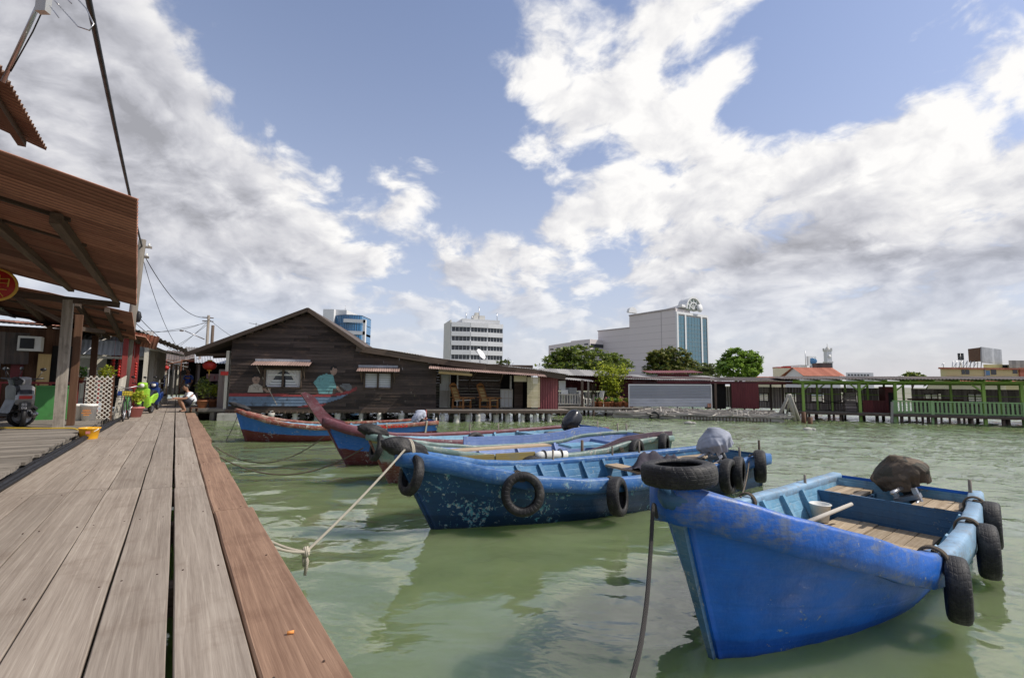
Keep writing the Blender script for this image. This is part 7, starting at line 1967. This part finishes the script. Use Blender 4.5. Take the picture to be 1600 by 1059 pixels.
def pink_block():
    Y = 150; root = thing('commercial_building', 'large pinkish windowless building with a blue glass front and a round crest', 'building', (40, Y, 0))
    xa, xb, xc, xd = px_x(935, Y+26), px_x(990, Y+16), px_x(1058, Y), px_x(1107, Y+9)
    z1, z2a, z2b = px_z(520, Y+24, 950), px_z(494, Y+14, 990), px_z(483, Y, 1058)
    M, L = tower_frame(xa, Y+26, xc, Y)
    mid = (Vector((xb, Y+16, 0))-Vector((xa, Y+26, 0))).length
    bx(M, 'pinkish_wall', 'low_wing', root, 0, mid, 0, 25, 0, z1+.6)
    q = MB(M); V = [(mid, 0, 0), (L, 0, 0), (L, 8, 0), (mid, 8, 0), (mid, 0, z2a), (L, 0, z2b), (L, 8, z2b), (mid, 8, z2a)]
    q.add(V, [(0, 1, 5, 4), (1, 2, 6, 5), (2, 3, 7, 6), (3, 0, 4, 7), (4, 5, 6, 7)], None, .5); q.build('main_block', M_['pinkish_wall'], root)
    q = MB(M)
    for k in range(14):
        if 2.2*k+1 < min(z2a, z2b): zbox(q, .05 if 2.2*k+1 < z1 else mid+.05, L-.05, -.03, 0, 2.2*k+.9, 2.2*k+.97)
    zbox(q, mid+(L-mid)*.70, mid+(L-mid)*.705+.1, -.05, 0, 0, z2b-.3); q.build('wall_joints', M_['joint_grey'], root)
    q = MB(M); zbox(q, -.2, mid, -.25, .2, z1+.45, z1+.75); q.bar((mid, -.05, z2a), (L, -.05, z2b), .5, .4); q.build('coping', M_['joint_grey'], root)
    for (t, h) in ((mid-1, 2.5), (mid*.35, 1.2)): MB(M).tube([(t, 3, z1), (t, 3, z1+h)], .2, 6).build('vent', M_['black_metal'], root)
    # glass front
    F_, LF = tower_frame(xc, Y, xd, Y+9)
    zt = z2b; zg = px_z(497, Y+4, 1080)
    bx(F_, 'pinkish_wall', 'front_block', root, 0, LF, .05, 2.5, 0, zt-1.3)
    bx(F_, 'grey_white_wall', 'frieze', root, -.1, LF+.1, -.4, .04, zg+.5, zt-1.0)
    for (a, b) in ((.03, .24), (.28, .76), (.80, .97)):
        g = MB(F_); zbox(g, LF*a, LF*b, -.25, .04, 0, zg); go = g.build('glass_wall', M_['teal_glass'], root)
        m2 = MB(F_); n = max(2, int((b-a)*LF/1.3))
        for j in range(n+1): x = lerp(LF*a, LF*b, j/n); m2.box((x, -.26, zg/2), (.10, .10, zg))
        for j in range(int(zg/1.4)): m2.box((LF*(a+b)/2, -.26, 1.4*j), (LF*(b-a), .10, .10))
        m2.build('mullions', M_['mullion_teal'], go)
    for a in (.015, .26, .78, .985): bx(F_, 'grey_white_wall', 'pilaster', root, LF*a-.35, LF*a+.35, -.5, .04, 0, zg+.5)
    cz = zt+.3; cx = LF*.52; rr = 4.2
    def ring(mat, name, r0, r1, y0, y1, z0=cz, c=cx):
        q = MB(F_); n = 24; P = [(c+r1*math.cos(math.pi*k/n), z0+r1*math.sin(math.pi*k/n)) for k in range(n+1)]+[(c+r0*math.cos(math.pi*k/n), z0+r0*math.sin(math.pi*k/n)) for k in range(n, -1, -1)]
        m_ = len(P); q.add([(x, y0, z) for x, z in P]+[(x, y1, z) for x, z in P], [tuple(range(m_))[::-1], tuple(range(m_, 2*m_))]+[(i, (i+1) % m_, m_+(i+1) % m_, m_+i) for i in range(m_)], None, .5)
        return q.build(name, M_[mat], root)
    ring('grey_white_wall', 'crest_arch', rr*.86, rr, -.9, 2.5); ring('pale_glass', 'crest_panel', 0, rr*.86, -.3, 2.0); ring('grey_white_wall', 'crest_rib', rr*.5, rr*.58, -.7, -.31)
    q = MB(F_)
    for k in range(1, 6): t = math.pi*k/6; q.bar((cx, -.5, cz), (cx+rr*.86*math.cos(t), -.5, cz+rr*.86*math.sin(t)), .18, .25)
    q.build('crest_spokes', M_['grey_white_wall'], root)
    MB(F_).lathe([(0, .0), (1.3, 0), (1.3, .4), (0, .4)], (LF*.66, -1.0, cz+.6), Matrix.Rotation(math.pi/2, 3, 'X'), 20).build('clock_disc', M_['grey_white_wall'], root)
    # barrel roof behind the crest and the end frame
    q = MB(M); n = 12
    q.bar((mid+(L-mid)*.45, 3, z2a-.2), (L+1, 3, z2b+1.0), 2, .8); q.build('roof_vault', M_['grey_white_wall'], root)
    ring('grey_white_wall', 'rear_crest', 0, 2.0, 14, 15, zt-.2, -LF*.25)
    G, LG = tower_frame(xd, Y+9, xd+2.4, Y+16)
    bx(G, 'teal_glass', 'side_glass', root, .2, LG, .1, 8, 0, zt-3.5)
    q = MB(G)
    for k in range(8): zbox(q, 0, LG+.1, -.2, .09, 2.9*k+1, 2.9*k+1.5)
    zbox(q, 0, .5, -.3, .09, 0, zt-3); q.build('balcony_bands', M_['cream_wall'], root)
m_plain('joint_grey', (.40, .36, .36), .8, .05, bump=0); m_plain('mullion_teal', (.20, .27, .29), .5, .1, bump=0); m_plain('pale_glass', (.36, .42, .38), .3, .15, .3, bump=0)
pink_block()
def parking():
    Y = 170; root = thing('parking_building', 'low pale parking block with dark slots, left of the pinkish building', 'building', (20, Y, 0))
    M, L = tower_frame(px_x(857, Y+14), Y+14, px_x(922, Y), Y); za, zb = px_z(541, Y+14, 857), px_z(531, Y, 922)
    q = MB(M); V = [(0, 0, 0), (L, 0, 0), (L, 12, 0), (0, 12, 0), (0, 0, za), (L, 0, zb), (L, 12, zb), (0, 12, za)]
    q.add(V, [(0, 1, 5, 4), (1, 2, 6, 5), (2, 3, 7, 6), (3, 0, 4, 7), (4, 5, 6, 7)], None, .5); q.build('body', M_['pinkish_wall'], root)
    for r_ in range(3):
        for k in range(6):
            t = (k+.2)/6; zz = lerp(za, zb, t)-1.6-r_*2.9
            q = MB(M); q.box((L*(t+.05), -.02, zz), (L*.09, .06, .55)); q.build('slot', M_['window_dark'], root)
    F_, LF = tower_frame(px_x(922, Y), Y, px_x(938, Y+3), Y+3)
    bx(F_, 'pinkish_wall', 'end_block', root, 0, LF+4, .1, 10, 0, zb)
    for r_ in range(3): bx(F_, 'window_dark', 'slot', root, .4, LF+3, .0, .12, zb-2.9-r_*2.9, zb-1.6-r_*2.9)
parking()
def blue_tower():
    Y = 200; root = thing('glass_tower', 'white tower with a curved blue glass front showing behind the gable', 'building', (px_x(535, Y), Y, 0))
    xa, xb, xc = px_x(503, Y), px_x(520, Y), px_x(563, Y); zt = px_z(484, Y, 510); z2 = px_z(493, Y, 540)
    q = MB(); zbox(q, xa, xb, Y-2, Y+14, .3, zt); q.build('stair_core', M_['grey_white_wall'], root)
    q = MB(); zbox(q, xb, lerp(xb, xc, .4), Y, Y+14, .3, zt); q.build('upper_block', M_['grey_white_wall'], root)
    def arc(name, mat, r, z0, z1, dy=0):
        n = 14; P = [(lerp(xb, xc, k/n), Y+dy-r*math.sin(math.pi*k/n*.9)) for k in range(n+1)]
        q = MB(); m_ = n+1
        q.add([(x, y, z0) for x, y in P]+[(x, y, z1) for x, y in P]+[(xc, Y+12, z0), (xb, Y+12, z0), (xc, Y+12, z1), (xb, Y+12, z1)], [(i, i+1, m_+i+1, m_+i) for i in range(n)]+[tuple(range(m_, 2*m_))+(2*m_+2, 2*m_+3), (n, 2*m_, 2*m_+2, m_+n), (2*m_+1, 0, m_, 2*m_+3)], None, .5)
        return q.build(name, M_[mat], root)
    arc('glass_wall', 'blue_glass', 3.0, .3, z2)
    for k in range(9): arc('floor_band', 'grey_white_wall' if k in (2, 5) else 'mullion_blue', 3.25 if k in (2, 5) else 3.06, z2-3.6*k-(1.0 if k in (2, 5) else .25), z2-3.6*k, -.05)
    q = MB()
    for k in range(1, 14): x = lerp(xb, xc, k/14); y = Y-3.1*math.sin(math.pi*k/14*.9); q.box((x, y-.03, z2/2), (.18, .12, z2))
    q.build('mullions', M_['mullion_blue'], root)
    xd = px_x(570, Y-3)
    for zz in (503, 521): q = MB(); z = px_z(zz, Y, 560); q.bar((lerp(xb, xc, .45), Y-4.5, z), (xd, Y-4.5, z-.3), 1.0, 1.4); q.build('frame_beam', M_['grey_white_wall'], root)
    q = MB(); zbox(q, xd-1.0, xd, Y-5, Y-3.5, .3, px_z(502, Y, 565)); q.build('frame_column', M_['grey_white_wall'], root)
    MB().tube([(lerp(xb, xc, .25), Y+3, zt), (lerp(xb, xc, .25), Y+3, zt+2.2)], .12, 5).build('mast', M_['steel'], root)
    MB().tube([(xa+2, Y+3, zt), (xa+5, Y+3, zt+.2)], .5, 6).build('roof_tank', M_['grey_paint'], root)
m_plain('mullion_blue', (.05, .10, .18), .5, .1, bump=0)
blue_tower()
for (x, y0, Y) in ((629, 548, 120), (637, 546, 120)):
    a = at(x, y0, Y); tag(MB().tube([(a.x, Y, .3), tuple(a)], [.10, .05], 5).build('mast', M_['grey_white_wall']), ('left of two thin white masts behind the low roof', 'right of two thin white masts behind the low roof')[x > 630], 'mast')
def hip_house(label, x0, x1, ye, yr, yb, Y, wall, roof, depth=10, name='townhouse'):
    root = thing(name, label, 'building', (px_x((x0+x1)/2, Y), Y, 0)); a, b = px_x(x0, Y), px_x(x1, Y); ze, zr = px_z(ye, Y, x0), px_z(yr, Y, x0); k = (b-a)*.06
    q = MB(); zbox(q, a+k, b-k, Y+.5, Y+depth-.5, .3, ze); q.build('wall', M_[wall], root)
    q = MB(); q.corr((a, Y-.3, ze), (b-a, 0, 0), (0, depth/2, zr-ze), .35, .05, 0, .4, 3); q.corr((a, Y+depth+.3, ze), (b-a, 0, 0), (0, -depth/2-.6, zr-ze), .35, .05, 0, .4, 3); q.build('roof', M_[roof], root)
    for x in (a+k, b-k): q = MB(); q.add([(x, Y+.5, ze), (x, Y+depth-.5, ze), (x, Y+depth/2, zr-.1)], [(0, 1, 2)], None, .5); q.build('gable', M_[wall], root)
    return root
r_ = hip_house('house with a terracotta tiled roof below the clock tower', 1254, 1320, 587, 573, 600, 75, 'grey_white_wall', 'terracotta', 6)
wb('chimney', 'tile_roof', r_, px_x(1282, 78), px_x(1299, 78), 78, 80, px_z(575, 78, 1290), px_z(567, 78, 1290))
hip_house('low house with a terracotta roof left of the cream block', 1186, 1217, 592, 588, 600, 70, 'cream_wall', 'terracotta', 5)
root = thing('town_building', 'plain cream block left of the clock tower', 'building', (px_x(1235, 95), 95, 0))
radial('body', 'cream_wall', root, 1208, 1262, 95, 12, .3, px_z(575, 95, 1235)); wb('roof_block', 'grey_white_wall', root, px_x(1250, 97), px_x(1262, 97), 97, 103, 3, px_z(570, 97, 1255))
for k, x in enumerate((1216, 1230)): wb('roof_tank', 'red_cloth', root, px_x(x, 97), px_x(x+7, 97), 97, 99, px_z(576, 97, x), px_z(573-(k), 97, x))
c = at(1268, 564, 96)
root = thing('billboard', 'dark round sign panel on the roof left of the clock tower', 'billboard', c)
q = MB(); q.box(c, (2.1, .4, 1.9), rz=.3); q.build('frame', M_['grey_white_wall'], root)
MB().blob(c+V3(0, -.3, .0), (.95, .1, .6), 16, 10, 0).build('panel', M_['blue_glass'], root)
MB().tube([c+V3(-1.2, 0, -1), c+V3(-1.2, 0, 2.0)], .06, 5).build('mast', M_['steel'], root)
q = MB(); q.bar((c.x, c.y+.3, .3), (c.x, c.y+.3, c.z-.8), .3, .3); q.build('support', M_['steel'], root)
def clock_tower():
    Y = 140; x = px_x(1295, Y); w = 9.0/746*Y/2*1.0; root = thing('clock_tower', 'pale stone clock tower with a domed top behind the terracotta roof', 'tower', (x, Y, 0)); z = lambda y: px_z(y, Y, 1295)
    wb('shaft', 'pale_wall', root, x-w*.95, x+w*.95, Y-w, Y+w, .3, z(566)); wb('belfry', 'grey_white_wall', root, x-w*.85, x+w*.85, Y-w*.85, Y+w*.85, z(566), z(548)); wb('cornice', 'pale_wall', root, x-w*1.1, x+w*1.1, Y-w*1.1, Y+w*1.1, z(566)-.2, z(566)+.2)
    wb('upper_cornice', 'pale_wall', root, x-w, x+w, Y-w, Y+w, z(548)-.15, z(548)+.2)
    for sx in (-.45, .45): wb('arch_opening', 'window_dark', root, x+sx*w-.22, x+sx*w+.22, Y-w-.05, Y-w+.1, z(565)-1.9, z(565)-.4)
    MB().lathe([(0, 0), (w*.55, 0), (w*.55, .15), (0, .15)], (x, Y-w*.86, z(557)), Matrix.Rotation(math.pi/2, 3, 'X'), 18).build('clock_face', M_['white_paint'], root)
    MB().lathe([(w*.75, z(548)), (w*.72, z(546)), (w*.55, z(544)), (w*.25, z(542)), (.08, z(541)), (.05, z(537))], (x, Y, 0), seg=14).build('dome', M_['pale_wall'], root)
    for sx in (-1, 1):
        for sy in (-1, 1): wb('pinnacle', 'pale_wall', root, x+sx*w*.8-.18, x+sx*w*.8+.18, Y+sy*w*.8-.18, Y+sy*w*.8+.18, z(548), z(544))
clock_tower()
root = thing('town_building', 'distant white low block with small windows right of the clock tower', 'building', (px_x(1340, 130), 130, 0))
radial('body', 'grey_white_wall', root, 1322, 1365, 130, 10, .3, px_z(582, 130, 1340))
for k in range(7): wb('window', 'window_dark', root, px_x(1325+5*k, 130), px_x(1328+5*k, 130), 129.95, 130.1, px_z(587, 130, 1340), px_z(584.5, 130, 1340))
def yellow_block():
    Y = 90; root = thing('apartment_building', 'yellow building with red brown trim and a roof terrace at the right edge', 'building', (px_x(1540, Y), Y, 0)); X = lambda x: px_x(x, Y); Z = lambda y, x=1540: px_z(y, Y, x)
    radial('body', 'yellow_wall', root, 1470, 1640, Y, 14, .3, Z(577, 1530)); wb('cornice', 'terracotta', root, X(1467), X(1640), Y-.4, Y-.003, Z(577, 1530), Z(574.5, 1530)); wb('plinth_roof', 'terracotta', root, X(1478), X(1640), Y-.8, Y-.003, Z(592, 1530), Z(588.5, 1530))
    for (a, b, c_, d) in ((1503, 1508, 578, 585), (1509, 1515, 578, 585), (1549, 1557, 577, 585), (1583, 1590, 575, 583)): wb('window', 'window_dark', root, X(a), X(b), Y-.06, Y+.1, Z(d), Z(c_))
    wb('window', 'blue_glass', root, X(1539), X(1547), Y-.06, Y+.1, Z(586), Z(579)); wb('red_bay', 'terracotta', root, X(1592), X(1600), Y-.3, Y-.003, Z(590), Z(574))
    radial('penthouse', 'yellow_wall', root, 1538, 1582, Y+3, 6, Z(577), Z(568)); radial('penthouse_window', 'window_dark', root, 1568, 1576, Y+2.9, .2, Z(573), Z(569)); radial('zinc_house', 'dirty_zinc', root, 1578, 1640, Y+1, 6, Z(574), Z(562))
    wb('drain_pipe', 'grey_paint', root, X(1538), X(1539.5), Y-.2, Y-.003, Z(588), Z(574))
    b = thing('billboard', 'large billboard seen half from behind on the roof of the yellow building', 'billboard', (X(1540), Y, 0))
    q = MB(); q.bar((px_x(1536, Y+2), Y+2, Z(553)), (px_x(1567, Y+5), Y+5, Z(555)), .25, Z(541)-Z(566)); q.build('face', M_['zinc'], b)
    q = MB(); q.bar((px_x(1536, Y+2)-.05, Y+2.1, Z(552.5)), (px_x(1517, Y+6.5), Y+6.5, Z(552)), .25, Z(541)-Z(563)); q.build('rear_face', M_['brown_timber'], b)
    q = MB()
    for k in range(9): x = lerp(X(1519), X(1566), k/8); q.tube([(x, Y+4, Z(577)), (x+.3, Y+4, Z(562))], .07, 5)
    for k in range(5): x = lerp(X(1519), X(1560), k/5); q.tube([(x, Y+4, Z(577)), (x+1.2, Y+4, Z(562))], .05, 5)
    q.build('scaffold', M_['steel'], b)
    t = thing('antenna_mast', 'phone antenna panels on a mast left of the billboard', 'mast', (X(1511), Y, 0)); MB().tube([(X(1511), Y+1, Z(577)), (X(1511), Y+1, Z(553))], .07, 6).build('mast', M_['steel'], t)
    for x, y in ((1509, 557), (1514, 557)): MB().box((X(x), Y+1, Z(y)), (.35, .25, 1.3)).build('panel', M_['black_plastic'], t)
    t = thing('antenna_mast', 'thin aerial cluster at the left end of the yellow building', 'mast', (X(1483), Y, 0)); q = MB(); q.tube([(X(1483), Y+1, Z(577)), (X(1483), Y+1, Z(567))], .06, 5); q.tube([(X(1480), Y+1, Z(570)), (X(1486), Y+1, Z(567))], .05, 5); q.build('mast', M_['steel'], t)
yellow_block()
hip_house('low tin roofed house just behind the right half of the pier', 1475, 1585, 595, 590, 600, 50, 'cream_wall', 'terracotta', 3)

# odds and ends along the lane
rnd_ = random.Random(77)
CR = 'crates stacked along the lane'
for k, (u, v, z, s_, l, m) in enumerate(((26.6, -.72, 0, .38, 'grey crate nearest the blue scooter', 'grey_timber'), (27.1, -.68, 0, .42, 'cream crate beside the second cream post', 'cream_timber'), (27.1, -.68, .40, .34, 'red crate on top of the cream one', 'red_timber'), (30.2, -.55, 0, .45, 'pale crate further down beside the last cream post', 'cream_timber'), (33.6, -.6, 0, .5, 'brown crate in front of the pale lane house', 'brown_timber'))):
    root = thing('crate', l, 'crate', J(u, v, DECK+z), 0, CR); h = s_*.8
    for j in range(4):
        for sd in (-1, 1):
            mesh_of('slat', m, root, lambda q: q.box((u, v+sd*s_/2, DECK+z+h*(j+.5)/4), (s_, .015, h/4-.02)))
            mesh_of('slat', m, root, lambda q: q.box((u+sd*s_/2, v, DECK+z+h*(j+.5)/4), (.015, s_-.016, h/4-.02)))
for k, (u, v, z, c, l) in enumerate(((28.4, -1.0, 1.9, 'red_cloth', 'red cloth hanging between the cream posts'), (28.9, -1.0, 1.85, 'white_cloth', 'white shirt hanging between the cream posts'), (30.6, -.9, 1.9, 'tarp_grey', 'grey cloth hanging near the last cream post'), (35.0, -.55, 2.0, 'blue_paint', 'blue cloth hanging before the pale lane house'), (38.5, -.4, 2.1, 'white_cloth', 'white cloth hanging far down the lane'))):
    q = JB(); q.grid(lambda a, b: V3(u+.42*a, v+.03*math.sin(a*14)*b, z-.62*b*(1+.08*math.sin(a*9))), 14, 8); tag(q.build('hanging_cloth', M_[c]), l, 'cloth', 'washing hung along the lane')
for k, (u, v, z) in enumerate(((32.2, .9, 2.3), (34.5, -.5, 2.4), (38.0, .75, 2.4))):
    c = J(u, v, z); q = MB(); q.blob(c, (.15, .15, .13), 14, 10, 0); q.tube([c, c+V3(0, 0, .5)], .006, 4); q.tube([c-V3(0, 0, .12), c-V3(0, 0, .3)], [.03, .01], 6)
    tag(q.build('paper_lantern', M_['red_lacquer']), ('small red lantern on the stall behind the big one', 'small red lantern before the pale lane house', 'small red lantern at the far right of the lane')[k], 'lantern')
for k, (u, v, t_) in enumerate(((35, -.4, .3), (35.6, .5, -.25), (39, .2, .15), (33, .8, .1))):
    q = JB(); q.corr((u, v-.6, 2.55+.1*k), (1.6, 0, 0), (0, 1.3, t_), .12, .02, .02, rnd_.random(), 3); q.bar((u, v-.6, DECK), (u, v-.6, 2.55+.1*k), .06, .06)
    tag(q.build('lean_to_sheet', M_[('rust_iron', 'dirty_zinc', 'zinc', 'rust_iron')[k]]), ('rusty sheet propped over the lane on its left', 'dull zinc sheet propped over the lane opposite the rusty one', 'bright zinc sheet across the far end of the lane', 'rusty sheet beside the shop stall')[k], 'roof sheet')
